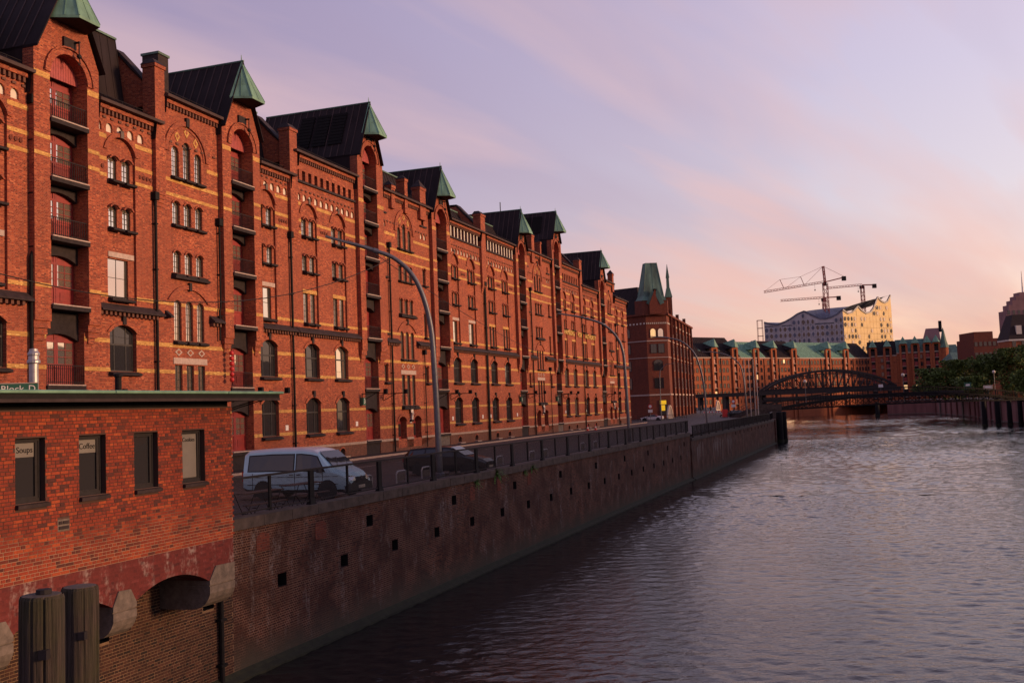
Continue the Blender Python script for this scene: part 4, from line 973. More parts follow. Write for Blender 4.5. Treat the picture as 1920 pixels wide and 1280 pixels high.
for z in (-1.2, -2.6, -3.9): c.box(45.5, 45.8, -0.2, 0.0, z, z+0.07)
c.build('drainpipe', 'black_paint', QW0, uv=False)

# ------------------------------------------------------------------ kiosk corbelled out over the canal
KROT = R(70); KD = Vector((math.sin(R(20)), math.cos(R(20)))); KP = (-7.902, 27.8)
kr = empty('kiosk', (KP[0], KP[1], 0), KROT, label='small red brick kiosk on stone corbels over the canal, with four narrow windows', cat='kiosk')
WINS = [(-7.40, -6.60), (-5.63, -4.80), (-3.86, -3.01), (-2.08, -1.17)]; WZ0, WZ1 = 1.66, 3.02
X0 = -16.0
kh = [([(a, WZ0), (c_, WZ0), (c_, WZ1), (a, WZ1)], 0.21) for a, c_ in WINS]
m = MB(); m.wall([(X0, 0.02), (0, 0.02), (0, 3.62), (X0, 3.62)], kh, 0.0)
m.add([(0, 0, -1.0), (0, 4, -1.0), (0, 4, 3.62), (0, 0, 3.62)], [(0, 1, 2, 3)]); m.add([(X0, 0, -1.0), (X0, 4, -1.0), (X0, 4, 3.62), (X0, 0, 3.62)], [(0, 1, 2, 3)]); m.add([(X0, 4, -1.0), (0, 4, -1.0), (0, 4, 3.62), (X0, 4, 3.62)], [(0, 1, 2, 3)])
m.build('wall', 'kiosk_mortar', kr)
bpy.context.view_layer.update()
bricks(kr, -9.2, -0.005, 0.03, 3.60, [(a, c_, WZ0-0.1, WZ1) for a, c_ in WINS]+[(-6.27, -5.93, 0.97, 1.22)], ('kiosk_brick_single', 'kiosk_brick_joined'), eye=CEYE)
# toothed corner on the right end
m = MB()
for i in range(46):
    z = 0.03+i*0.0775
    if i % 2: m.box(-0.02, 0.05, -0.008, 0.115, z, z+0.066)
m.build('corner_brick_toothing', 'kiosk_brick_joined', kr, uv=False, tint=True)['kind'] = 'stuff'
m = MB(); m.box(-6.27, -5.93, -0.004, 0.05, 0.97, 1.22, 0); m.box(-6.24, -6.14, -0.02, 0, 1.11, 1.18, 1); m.box(-6.11, -5.96, -0.02, 0, 1.11, 1.18, 1); m.box(-6.24, -5.96, -0.02, 0, 1.00, 1.07, 1); m.build('patched_bricks', ['grey_stone', 'slate'], kr, uv=False)
words = ['Soups', 'Coffee', None, 'Cookies']
for i, (a, c_) in enumerate(WINS):
    wo_ = MB(); c0 = (a+c_)/2; ww = c_-a; hh = WZ1-WZ0
    wo_.ring([(a, WZ0), (c_, WZ0), (c_, WZ1), (a, WZ1)], [(a+0.06, WZ0+0.08), (c_-0.06, WZ0+0.08), (c_-0.06, WZ1-0.06), (a+0.06, WZ1-0.06)], 0.13, 0.20)
    wo_.ring([(a+0.06, WZ0+0.08), (c_-0.06, WZ0+0.08), (c_-0.06, WZ1-0.06), (a+0.06, WZ1-0.06)], [(a+0.10, WZ0+0.12), (c_-0.14, WZ0+0.12), (c_-0.14, WZ1-0.10), (a+0.10, WZ1-0.10)], 0.145, 0.19)
    w = wo_.build('window', 'dark_iron', kr, uv=False)
    g = MB(); g.box(a+0.05, c_-0.05, 0.182, 0.19, WZ0+0.08, WZ1-0.05); g.build('pane', 'window_glass_dark' if i < 3 else 'sign_grey', w)
    if words[i]:
        p = MB()
        if i < 2: p.box(a+0.10, c_-0.15, 0.165, 0.175, WZ1-0.40, WZ1-0.10)
        else: p.box(a+0.10, c_-0.15, 0.165, 0.175, WZ0+0.13, WZ1-0.10)
        sg = p.build('window_sign', 'sign_grey', w, uv=False)
        textobj('lettering', words[i], 0.185 if i < 2 else 0.15, 'black_paint', w, loc=((a+c_)/2-0.0, 0.16, WZ1-0.25), depth=0.003)
    sl = MB(); sl.prismx([(-0.09, WZ0-0.03), (-0.085, WZ0-0.11), (0.0, WZ0-0.11), (0.20, WZ0-0.02), (0.20, WZ0+0.02)], a-0.0, c_+0.06); sl.build('sill', 'slate', w, uv=False)
# arches, painted dark red, and the corbels
def kz_arch(x): return None
SPR = -0.98
pts = [(X0, 0.02), (0.0, 0.02), (0.0, -0.64)]
corb = [-0.60+0.0, -4.26, -7.88, -11.5, -15.1]
for k, c in enumerate(corb):
    pts += [(c+0.21 if k else 0.0, -0.64), (c-0.22, -0.62), (c-0.49 if k == 0 else c-0.39, SPR)] if k == 0 else [(c+0.39, SPR), (c+0.20, -0.66), (c-0.20, -0.64), (c-0.39, SPR)]
    if k < len(corb)-1:
        xr = c-0.49 if k == 0 else c-0.39; xl = corb[k+1]+0.39; hd = arch((xr+xl)/2, 0, xr-xl, SPR, 0.36, 14)[2:]
        pts += hd[1:-1]
pts = [p for i, p in enumerate(pts) if i == 0 or (abs(p[0]-pts[i-1][0])+abs(p[1]-pts[i-1][1])) > 1e-3]
pts.append((X0, SPR))
m = MB(); m.prism(pts, 0.0, 1.75); m.build('arcade', 'painted_brick', kr)
m = MB()
for k in range(4):
    c = corb[k]; xr = c-0.49 if k == 0 else c-0.39; xl = corb[k+1]+0.39; m.arc((xr+xl)/2, SPR, xr-xl, 0.36, 0.24, -0.006, 0.02, 14)
m.build('arch_ring', 'painted_brick', kr)
for k, c in enumerate(corb):
    xl, xr = (c-0.49, 0.0) if k == 0 else (c-0.39, c+0.39)
    st = MB(); top = [(xl, SPR-0.12), (xr, SPR-0.12), (xr, SPR)]+([(xr, -0.64), (c-0.22, -0.62)] if k == 0 else [(c+0.20, -0.66), (c-0.20, -0.64)])+[(xl, SPR)]
    st.prism(top, -0.03, 1.7)
    st.prismx([(-0.03, SPR-0.15), (-0.03, SPR-0.34), (0.03, SPR-0.48), (0.12, SPR-0.6), (0.26, SPR-0.70), (0.46, SPR-0.76), (0.8, SPR-0.78), (1.7, SPR-0.78), (1.7, SPR-0.15)], xl, xr)
    st.box(xl+0.01, xr-0.01, 0.0, 1.7, SPR-0.16, SPR-0.11)
    st.build('corbel', 'grey_stone', kr, uv=False)
# dark frieze, flat roof with copper gutter
m = MB(); m.box(X0, 0.0, 0.10, 4.0, 3.56, 3.82); m.build('frieze', 'black_paint', kr, uv=False)
m = MB(); m.box(X0, 1.6, -0.55, 4.6, 3.79, 3.98); m.frust((X0, 1.6, -0.6, 4.7, 3.98), (X0, 1.3, 0.6, 3.4, 4.02), 1); m.box(X0, 1.6, -0.56, -0.50, 3.76, 3.83, 2); m.build('roof', ['black_paint', 'slate', 'slate'], kr, uv=False)
xs = [X0, -12.9, -9.2, -5.16, -0.95, 1.7]
for xa, xb in zip(xs[:-1], xs[1:]):
    m = MB(); m.prismx([(-0.60, 4.02), (-0.65, 4.0), (-0.64, 3.955), (-0.58, 3.935), (-0.52, 3.955), (-0.52, 4.02)], xa+0.015, xb-0.015); m.build('gutter', 'copper', kr, uv=False)
for x, d in ((0.9, 1.0), (1.2, 1.0)):
    m = MB(); m.obox((x, -0.3, 3.80), (x-0.5, 0.6, 3.5), 0.03, 0.03); m.build('bracket', 'black_paint', kr, uv=False)
ch = empty('vent_pipe', kr.matrix_basis @ Vector((-5.72, 1.2, 4.0)), 0, label='grey metal flue with a ringed cap standing on the kiosk roof', cat='flue')
m = MB(); m.lathe([(0.10, -0.1), (0.10, 0.72)], 14); m.build('pipe', 'galvanised', ch, smooth=False, uv=False)
m = MB(); m.lathe([(0.11, 0.70), (0.145, 0.72), (0.145, 0.77), (0.115, 0.80), (0.11, 0.88), (0.13, 0.90), (0.13, 0.94), (0.095, 0.99), (0.09, 1.04), (0.05, 1.05)], 14); m.build('cap', 'galvanised', ch, uv=False)
m = MB(); m.lathe([(0.08, -0.05), (0.08, 0.42), (0.11, 0.43), (0.11, 0.50), (0.03, 0.52)], 12); o = m.build('vent_stub', 'black_paint', None, loc=kr.matrix_basis @ Vector((-3.35, 0.9, 4.0)), uv=False); tag(o, 'short black vent stub standing on the kiosk roof', 'vent')
bs = empty('block_sign', kr.matrix_basis @ Vector((-6.16, 1.2, 3.97)), R(20), label='green sign reading Block D at the left edge of the kiosk roof', cat='sign')
m = MB(); m.box(-0.40, 0.40, -0.02, 0.02, 0.02, 0.28); m.box(-0.41, 0.41, -0.025, 0.025, 0.27, 0.29, 1); m.box(-0.3, -0.27, 0.0, 0.02, -0.06, 0.05, 1); m.build('board', ['sign_green', 'pale_stone'], bs, uv=False)
textobj('lettering', 'Block', 0.21, 'white_paint', bs, loc=(-0.12, -0.022, 0.15), depth=0.004)
textobj('lettering', 'D', 0.21, 'white_paint', bs, loc=(0.28, -0.022, 0.15), depth=0.004)

# ------------------------------------------------------------------ mooring piles
def pile(x, y, top, r, label, lean=0.0):
    p = empty('mooring_pile', (x, y, 0), 0, label=label, cat='pile', group='timber mooring piles in front of the kiosk')
    n = 72; m = MB(); rr = [r*(1+0.04*math.sin(j*0.35+x)+random.uniform(-0.012, 0.012)-(random.uniform(.04, .12) if random.random() < .16 else 0)) for j in range(n)]; vs = []; fs = []; zs = [WZ-1, -2.5, -0.5, 0.6, top-0.25, top-0.03, top]
    for i, z in enumerate(zs):
        for j in range(n):
            f = 1.0 if i < 5 else (0.985 if i == 5 else 0.93); q = (rr[j] if i else r*0.95)*f*(1+random.uniform(-0.006, 0.006)); a = 2*math.pi*j/n; vs.append((q*math.cos(a)+lean*(z-top), q*math.sin(a), z))
    for i in range(len(zs)-1):
        for j in range(n): fs.append((i*n+j, i*n+(j+1) % n, (i+1)*n+(j+1) % n, (i+1)*n+j))
    m.add(vs, fs); m.build('trunk', 'pile_wood', p, uv=False)
    m = MB(); m.lathe([(r*0.90, top-0.02), (r*0.88, top+0.004), (r*0.2, top+0.012)], 18, m=0); m.build('cap', 'coping_stone', p, uv=False)
    m = MB(); a = R(-60); m.box(r*math.cos(a)*0.8-0.02, r*math.cos(a)*0.8+0.06, r*math.sin(a)-0.04, r*math.sin(a)+0.1, top-0.58, top-0.49); m.build('bolt', 'dark_iron', p, uv=False)
    return p
p1 = pile(-4.70, 9.9, 1.585, 0.205, 'mossy green timber mooring pile at the lower left, front one of the pair', 0.006)
m = MB(); m.lathe([(0.001, 1.60), (0.075, 1.60), (0.07, 1.64), (0.001, 1.645)], 12, (0.02, 0, 0)); m.build('ring', 'dark_iron', p1, uv=False)
pile(-5.20, 11.9, 1.34, 0.205, 'dark grey timber mooring pile just right of and behind the mossy one', 0.006)

# ------------------------------------------------------------------ railing on the quay
def railing(u0, u1, zf, off, label, first, side=2.5):
    r = empty('quay_railing', quay(u0, zf, off), QROT, label=label, cat='railing')
    Ln = u1-u0
    tr = MB(); tr.box(0, Ln, -0.05, 0.05, 1.16, 1.23); tr.build('top_rail', 'dark_iron', r, uv=False)
    brl = MB(); brl.box(0, Ln, -0.025, 0.025, 0.10, 0.15); brl.build('bottom_rail', 'dark_iron', r, uv=False)
    big = MB(); big.box(-0.14, 0.14, -0.045, 0.045, 0.1, 1.17); big.frust((-0.20, 0.20, -0.10, 0.10, -0.02), (-0.14, 0.14, -0.05, 0.05, 0.22)); bm_ = big.mesh('post', 'black_paint', uv=False)
    sm = MB(); sm.box(-0.055, 0.055, -0.03, 0.03, 0.08, 1.17); sm_ = sm.mesh('baluster', 'black_paint', uv=False)
    pm = MB(); n = 20
    for i in range(1, 26): z = 0.15+1.01*i/26; pm.box(0.0, 2.5, -0.004, 0.004, z-0.0045, z+0.0045)
    for i in range(1, 50): x = 2.5*i/50; pm.box(x-0.0022, x+0.0022, -0.003, 0.003, 0.13, 1.17)
    pm_ = pm.mesh('mesh_panel', 'dark_iron', uv=False)
    x = first-u0
    while x-5 > 0: x -= 5.0
    xx = x-2.5 if x-2.5 > 0 else x
    k = 0
    xs = []
    while x < Ln: xs.append((x, bm_, 'post')); x += 5.0
    x = first-u0+2.5
    while x-5 > 0: x -= 5.0
    while x < Ln: xs.append((x, sm_, 'baluster')); x += 5.0
    for x, me, nm in sorted(xs, key=lambda t: t[0]):
        o = bpy.data.objects.new(nm, me); o.location = (x, 0, 0); link(o, r)
        o = bpy.data.objects.new('mesh_panel', pm_); o.location = (x, 0, 0); link(o, r)
        if x+2.5 > Ln: o.scale = (max(0.05, (Ln-x)/2.5), 1, 1)
    return r
railing(27.0, 108.4, 0.24, -0.2, 'dark iron quay railing with wire mesh panels, from the kiosk to the step', 37.18)
railing(108.7, 183.0, -0.28, 0.1, 'lower far quay railing with close dark posts, past the step', 109.2)
rc = empty('quay_railing', (0, 0, -0.2), 0, label='curved end of the far railing bending round the quay corner', cat='railing')
cp = [q2(183.0, 0.1), (47.4, 184.5), (48.2, 190.5), (46.4, 197.0), (42, 202.5)]
m = MB()
for a, c in zip(cp[:-1], cp[1:]): m.obox((*a, 1.15), (*c, 1.15), 0.09, 0.07)
m.build('top_rail', 'lamp_grey', rc, uv=False)
m = MB(); k = 0
for a, c in zip(cp[:-1], cp[1:]):
    for i in range(5): p = Vector(a).lerp(Vector(c), i/5); m.box(p.x-0.06, p.x+0.06, p.y-0.06, p.y+0.06, 0, 1.15)
o = m.build('post', 'black_paint', rc, uv=False); o['kind'] = 'stuff'

# ------------------------------------------------------------------ lamps, flagpoles, cable
def street_lamp(pts, label, r0=0.11, head=True):
    base = Vector(pts[0]); l = empty('street_lamp', base, 0, label=label, cat='street lamp', group='curved street lamps along the quay')
    P = [Vector(p)-base for p in pts]
    # smooth the polyline
    sm = [P[0]]
    for i in range(len(P)-1):
        p0 = P[max(i-1, 0)]; p1 = P[i]; p2 = P[i+1]; p3 = P[min(i+2, len(P)-1)]
        for k in range(1, 7):
            t = k/6; sm.append(0.5*((2*p1)+(p2-p0)*t+(2*p0-5*p1+4*p2-p3)*t*t+(3*p1-p0-3*p2+p3)*t**3))
    n = len(sm); rr = [r0*(1-0.5*i/n) for i in range(n)]
    m = MB(); m.tube(sm, rr, 12); m.build('pole', 'lamp_grey', l, smooth=True, uv=False)
    m = MB(); m.lathe([(r0*1.5, -0.1), (r0*1.5, 0.25), (r0*1.05, 0.3)], 12); m.build('base', 'lamp_grey', l, uv=False)
    e = sm[-1]; d = (sm[-1]-sm[-4]).normalized()
    m = MB(); m.obox(e-d*0.3, e+d*1.1, 0.26, 0.09); m.build('lamp_head', 'lamp_grey', l, uv=False)
    m = MB(); m.obox(e-d*0.1+Vector((0, 0, -0.05)), e+d*1.0+Vector((0, 0, -0.05)), 0.2, 0.012); m.build('lens', 'white_plaster', l, uv=False)
    j = sm[int(n*0.80)]; m = MB(); m.tube([j-d*0.12, j+d*0.12], r0*0.85, 10); m.build('joint', 'lamp_grey', l, uv=False)
    return l
street_lamp([(-3.80, 49.4, 0), (-3.90, 49.4, 5.2), (-4.07, 49.4, 7.85), (-4.62, 49.2, 9.75), (-5.55, 49.0, 10.85), (-6.75, 48.8, 11.38), (-7.9, 48.6, 11.75)], 'tall curved grey street lamp in front of the brick front, nearest the kiosk', 0.155)
street_lamp([(9.3, 82, 0), (9.2, 82, 5.4), (9.09, 82, 7.6), (8.6, 81.9, 8.9), (7.5, 81.7, 9.95), (6.0, 81.5, 10.5), (4.9, 81.4, 10.75)], 'curved grey street lamp before the far end warehouse, arm over the gilt lettering', 0.135)
street_lamp([(23.0, 120, 0), (22.8, 120, 5.4), (22.2, 120, 8.4), (21.4, 120, 9.8), (20.2, 120, 10.75), (18.5, 120, 11.2), (17.8, 120, 11.3)], 'curved grey street lamp in front of the corner house with the tower roof', 0.13)
street_lamp([(37.1, 160, 0), (36.95, 160, 5.4), (36.6, 160, 8.4), (35.8, 160, 9.7), (34.3, 160, 10.7), (32.3, 160, 11.2), (31.5, 160, 11.3)], 'curved grey street lamp beside the bare flagpoles', 0.13)
street_lamp([(27.8, 190, 0), (27.8, 190, 5.5), (27.9, 190, 9.0), (28.3, 190, 10.0), (29.0, 189.6, 10.7), (29.4, 189.4, 10.8)], 'slim dark street lamp in front of the yellow lit doorway', 0.09)
for x, l in ((38.2, 'bare white flagpole, leftmost of four beside the steps'), (38.95, 'bare white flagpole, second of four beside the steps'), (39.7, 'bare white flagpole, third of four beside the steps'), (40.15, 'bare white flagpole, rightmost of four beside the steps')):
    f = empty('flagpole', (x, 165, 0.0), 0, label=l, cat='flagpole', group='bare flagpoles on the quay'); m = MB(); m.tube([(0, 0, 0), (0, 0, 9.9)], [0.085, 0.05], 8); m.sphere((0, 0, 9.95), 0.09, 8, 5); m.build('pole', 'galvanised', f, uv=False); m = MB(); m.lathe([(0.14, -0.1), (0.14, 0.2)], 8); m.build('foot', 'lamp_grey', f, uv=False)
def cable(p, q, sag, label, r=0.02):
    p, q = Vector(p), Vector(q); m = MB(); m.tube([p.lerp(q, i/16)-Vector((0, 0, sag*4*(i/16)*(1-i/16))) for i in range(17)], r, 5); tag(m.build('overhead_cable', 'dark_iron', uv=False), label, 'cable')
cable((-6.0, 49.2, 10.9), (-17.2, 28, 8.6), 1.9, 'thin overhead cable sagging from the nearest lamp across the brick front')
cable((-6.6, 49.2, 11.2), (14.5, 139, 9.0), 2.2, 'thin overhead cable running along the front from the nearest lamp to the far end', 0.018)
# hoops that stop parked cars
for i, (x, y) in enumerate(((-6.75, 44.9), (-5.5, 47.6), (-4.55, 50.2), (-3.35, 52.8), (-1.0, 58.9), (1.0, 64.2), (1.9, 66.4), (5.0, 75.3), (6.2, 78.4))):
    h = empty('wheel_stop', (x, y, 0), QROT-R(4), label='low steel hoop, %s along the railing' % ['nearest the van', 'at the tail of the black car', 'left of the tall lamp', 'right of the tall lamp', 'past the nose of the black car', 'second past the black car', 'third past the black car', 'next to last', 'farthest'][i], cat='hoop', group='low steel hoops along the railing')
    m = MB(); pts = [(-0.45, 0, 0), (-0.45, 0, 0.42), (-0.38, 0, 0.52), (-0.3, 0, 0.55), (0.3, 0, 0.55), (0.38, 0, 0.52), (0.45, 0, 0.42), (0.45, 0, 0)]; m.tube(pts, 0.04, 8); m.build('hoop', 'galvanised', h, uv=False)
    m = MB(); m.box(-0.32, 0.32, -0.015, 0.015, 0.10, 0.42); m.build('plate', 'grey_stone', h, uv=False)
# folding tables and benches behind the railing
def table(x, y, rz, z, w, h, d, label, nm='folding_table', cat='table'):
    t = empty(nm, (x, y, 0), rz, label=label, cat=cat); m = MB()
    for k in range(3): m.box(-w/2, w/2, -d/2+d*k/3, -d/2+d*(k+1)/3-0.012, h-0.035, h)
    m.build('top', 'old_wood', t, uv=False)
    for sx in (-1, 1):
        l = MB(); c = sx*w*0.34; l.tube([(c-0.22, -d*0.4, 0), (c+0.22, -d*0.4, h-0.04)], 0.016, 6); l.tube([(c+0.22, d*0.4, 0), (c-0.22, d*0.4, h-0.04)], 0.016, 6); l.tube([(c-0.22, -d*0.4, 0.1), (c-0.2, d*0.4, 0.1)], 0.014, 6); l.tube([(c+0.1, -d*0.4, h*0.7), (c+0.1, d*0.4, h*0.7)], 0.014, 6); l.build('leg', 'black_paint', t, uv=False)
    return t
table(-8.95, 34.6, R(66), 0, 2.1, 0.78, 0.62, 'dark folding beer table, left one behind the railing by the kiosk')
table(-8.1, 37.6, R(66), 0, 2.0, 0.80, 0.55, 'dark folding beer table, right one in front of the van')
table(-8.5, 33.9, R(66), 0, 2.1, 0.45, 0.26, 'dark folding bench beside the left beer table', 'folding_bench', 'bench')
table(-7.6, 37.2, R(66), 0, 1.9, 0.46, 0.26, 'dark folding bench beside the right beer table', 'folding_bench', 'bench')
# ferns rooted in the quay wall
def fern(u, z, sc, label):
    f = empty('wall_fern', quay(u, z, 0.05), QROT, label=label, cat='fern', group='ferns in the quay wall'); m = MB()
    for i in range(26):
        a = random.uniform(0, math.pi*2); e = random.uniform(-0.5, 1.2); d = Vector((math.cos(a)*math.cos(e), -abs(math.sin(a))*math.cos(e)*0.8-0.1, math.sin(e))); L = sc*random.uniform(0.5, 1.0); n = 7
        pv_ = Vector((random.uniform(-.08, .08), 0, 0)); s_ = d.cross(Vector((0, 0, 1))).normalized()
        for k in range(n):
            q = pv_+d*(L*(k+1)/n)-Vector((0, 0, L*0.5*((k+1)/n)**2)); w_ = 0.05*sc*(1-k/n)+0.01
            pp = pv_+d*(L*k/n)-Vector((0, 0, L*0.5*(k/n)**2))
            m.add([pp, q, q+s_*w_*2.2-d*0.01, ], [(0, 1, 2)], 0, random.random()); m.add([pp, q, q-s_*w_*2.2-d*0.01], [(0, 1, 2)], 0, random.random())
    m.build('fronds', 'fern_green', f, uv=False, tint=True); s2 = MB(); s2.sphere((0, 0.02, 0), 0.05, 6, 4); s2.build('root', 'moss', f, uv=False)
for u, z, sc, l in ((54.1, 0.05, 0.75, 'largest green fern growing below the coping'), (51.5, -0.15, 0.4, 'small dark fern left of the largest one'), (59.6, -0.02, 0.55, 'green fern on the wall, right of the largest one'), (58.4, -0.15, 0.32, 'tiny fern between two larger ones')): fern(u, z, sc, l)
# ------------------------------------------------------------------ vehicles
def loft(secs, mats_of=None, mirror=True):
    """body skin from half sections: secs = [(x, [(y, z) ...from sill to centre line])]"""
    m = MB(); n = len(secs[0][1]); vs = []
    ring = []
    for x, pts in secs:
        full = [(x, y, z) for y, z in pts]+[(x, -y, z) for y, z in pts[::-1][1:]]
        ring.append(len(full)); vs += full
    k = ring[0]; fs = []; ms = []
    for i in range(len(secs)-1):
        for j in range(k-1):
            fs.append((i*k+j, i*k+j+1, (i+1)*k+j+1, (i+1)*k+j))
    b0 = len(m.f); m.add(vs, fs)
    m.add([vs[i] for i in range(k)], [tuple(range(k))]); m.add([vs[(len(secs)-1)*k+i] for i in range(k)], [tuple(range(k))[::-1]])
    if mats_of:
        for fi, f in enumerate(m.f):
            c = [sum(m.v[q][a] for q in f)/len(f) for a in range(3)]; m.m[fi] = mats_of(c)
    return m
def sec(zb, zbelt, zr, yb, yt, cr=0.12): return [(yb*0.86, zb), (yb*0.98, zb+0.12), (yb, zb+(zbelt-zb)*0.45), (yb*0.985, zbelt), (yt, zr-cr), (yt*0.93, zr-cr*0.35), (yt*0.62, zr-0.012), (0, zr)]
def lerp_sec(S, x):
    for (xa, a), (xb, b_) in zip(S[:-1], S[1:]):
        if xa <= x <= xb:
            f = (x-xa)/(xb-xa); return [(p[0]+(q[0]-p[0])*f, p[1]+(q[1]-p[1])*f) for p, q in zip(a, b_)]
    return S[-1][1]
def side_panel(m, S, xs0, xs1, t0, t1, sgn, off=0.012, mat=0, n=4, lean0=0, lean1=0):
    """strip of glass following the body side between belt (t=0) and roof edge (t=1)"""
    lo = []; hi = []
    for i in range(n+1):
        f = i/n; xa = xs0+(xs1-xs0)*f; xb = (xs0+lean0)+((xs1+lean1)-(xs0+lean0))*f
        for xx, t, L in ((xa, t0, lo), (xb, t1, hi)):
            s = lerp_sec(S, xx); y = s[3][0]+(s[4][0]-s[3][0])*t; z = s[3][1]+(s[4][1]-s[3][1])*t; L.append((xx, sgn*(y+off), z))
    m.add(lo+hi, [(i, i+1, n+1+i+1, n+1+i) for i in range(n)], mat)
def wheel(parent, x, y, r, w=0.2, name='wheel'):
    m = MB(); prof = [(r*0.62, -w/2), (r*0.93, -w/2), (r, -w*0.35), (r, w*0.35), (r*0.93, w/2), (r*0.62, w/2)]
    m.lathe(prof, 24); me = m.mesh('tyre', 'rubber', uv=False); o = bpy.data.objects.new(name, me); o.location = (x, y, r); o.rotation_euler = (math.pi/2, 0, 0); link(o, parent)
    m = MB(); m.lathe([(r*0.62, -w*0.30), (r*0.62, w*0.30)], 20)
    for k in range(7): a = 2*math.pi*k/7; m.obox((0.05*math.cos(a), 0.05*math.sin(a), 0), (r*0.6*math.cos(a), r*0.6*math.sin(a), 0), 0.05, w*0.9, up=(0, 0, 1))
    m.lathe([(0.07, -w*0.47), (0.07, w*0.47)], 12); m.lathe([(r*0.66, -w*0.46), (r*0.60, -w*0.46), (r*0.60, w*0.46), (r*0.66, w*0.46)], 20); m.build('rim', 'alloy', o, uv=False)
def van():
    pos = Vector((-8.55, 40.8, 0)); h = Vector((0.938, -0.347)); r = empty('parked_van', pos, math.atan2(h.y, h.x), label='pale blue van with a whitish raised roof parked behind the railing', cat='van')
    S = [(-2.46, sec(0.55, 1.02, 1.62, 0.86, 0.70)), (-2.42, sec(0.38, 1.06, 1.86, 0.92, 0.76)), (-2.2, sec(0.30, 1.08, 2.00, 0.95, 0.79)), (-1.0, sec(0.28, 1.08, 2.05, 0.955, 0.80)), (0.35, sec(0.28, 1.07, 2.04, 0.955, 0.80)), (0.8, sec(0.28, 1.06, 1.98, 0.955, 0.79)), (1.02, sec(0.28, 1.06, 1.88, 0.955, 0.785, 0.08)), (1.74, sec(0.28, 1.04, 1.24, 0.955, 0.80, 0.05)), (1.98, sec(0.28, 0.98, 1.15, 0.945, 0.77, 0.06)), (2.25, sec(0.28, 0.86, 1.03, 0.91, 0.70, 0.07)), (2.42, sec(0.30, 0.70, 0.86, 0.84, 0.62, 0.08)), (2.47, sec(0.36, 0.60, 0.72, 0.78, 0.58, 0.06))]
    def mo(c): return 1 if c[2] > 1.80 and c[0] < 1.0 else (2 if c[2] < 0.42 or (c[0] > 2.2 and c[2] < 0.58) else 0)
    loft(S, mo).build('body', ['van_blue', 'van_pale', 'car_plastic'], r, smooth=False, uv=False)
    for sg, nm in ((-1, 'side_window'), (1, 'side_window')):
        for xa, xb, la, lb in ((-2.15, -0.05, 0.03, 0.0), (0.10, 1.38, 0.0, -0.40)):
            m = MB(); side_panel(m, S, xa, xb, 0.10, 0.82, sg, lean0=la, lean1=lb); m.build('side_window', 'car_glass', r, uv=False)
            m = MB(); side_panel(m, S, xa-0.05, xb+0.05, 0.05, 0.88, sg, 0.006, lean0=la, lean1=lb); m.build('window_seal', 'rubber', r, uv=False)
        m = MB()
        for xx in (0.03, 1.30, -1.95): m.box(xx-0.006, xx+0.006, sg*0.935, sg*0.960, 0.42, 1.06)
        m.box(-2.2, 2.0, sg*0.952, sg*0.962, 0.60, 0.625); m.box(-2.25, 2.0, sg*0.948, sg*0.966, 0.90, 0.915); m.build('door_seam', 'rubber', r, uv=False)
        for xx in (-0.12, 0.22): m = MB(); m.box(xx-0.09, xx+0.09, sg*0.95, sg*0.985, 0.975, 1.005); m.build('door_handle', 'car_plastic', r, uv=False)
        m = MB(); m.frust((1.16, 1.30, min(sg*0.94, sg*1.16), max(sg*0.94, sg*1.16), 1.06), (1.12, 1.26, min(sg*0.96, sg*1.18), max(sg*0.96, sg*1.18), 1.24)); m.build('mirror', 'car_plastic', r, uv=False)
        for xx in (-1.45, 1.52):
            m = MB(); m.prism(arch(xx, 0.12, 0.86, 0.36, 0.42, 12), 0, 0.01); o = m.build('wheel_arch', 'rubber', r, loc=(0, sg*0.958-0.005, 0), uv=False)
            wheel(r, xx, sg*0.86, 0.33, 0.21)
        m = MB()
        hl = [(2.30, 0.86*sg, 0.70), (2.455, 0.66*sg, 0.71), (2.46, 0.40*sg, 0.72), (2.43, 0.40*sg, 0.88), (2.36, 0.62*sg, 0.91), (2.20, 0.88*sg, 0.90)]
        m.add([(x+0.02, y*1.01, z) for x, y, z in hl], [(0, 1, 2, 3, 4, 5)]); m.build('headlight', 'chrome', r, uv=False)
        m = MB(); m.box(-2.48, -2.40, min(sg*.74, sg*.9), max(sg*.74, sg*.9), 0.75, 1.15); m.build('tail_light', 'tail_red', r, uv=False)
    m = MB(); w0 = lerp_sec(S, 1.07); w1 = lerp_sec(S, 1.70)
    m.add([(1.06, -0.72, 1.865), (1.06, 0.72, 1.865), (1.74, 0.80, 1.26), (1.74, -0.80, 1.26)], [(0, 1, 2, 3)])
    m.v = [(x, y, z+0.022) for x, y, z in m.v]; m.build('windscreen', 'car_glass', r, uv=False)
    m = MB(); m.box(2.455, 2.485, -0.40, 0.40, 0.70, 0.84); m.box(2.47, 2.49, -0.55, 0.55, 0.46, 0.56); m.build('grille', 'car_plastic', r, uv=False)
    m = MB(); m.frust((2.2, 2.52, -0.9, 0.9, 0.32), (2.25, 2.50, -0.86, 0.86, 0.60)); m.build('bumper', 'car_plastic', r, uv=False)
    m = MB(); m.box(2.515, 2.525, -0.26, 0.26, 0.40, 0.51); pl = m.build('number_plate', 'white_plaster', r, uv=False)
    em = MB(); em.lathe([(0.075, 0), (0.095, 0), (0.095, 0.012), (0.075, 0.012)], 20)
    for a, b_ in (((-.06, .06), (-.02, 0.0)), ((-.02, 0.0), (0, .05)), ((0, .05), (.02, 0)), ((.02, 0), (.06, .06)), ((-.07, .02), (-.03, -.07)), ((-.03, -.07), (0, -.01)), ((0, -.01), (.03, -.07)), ((.03, -.07), (.07, .02))): em.obox((a[0], a[1], 0.008), (b_[0], b_[1], 0.008), 0.014, 0.012)
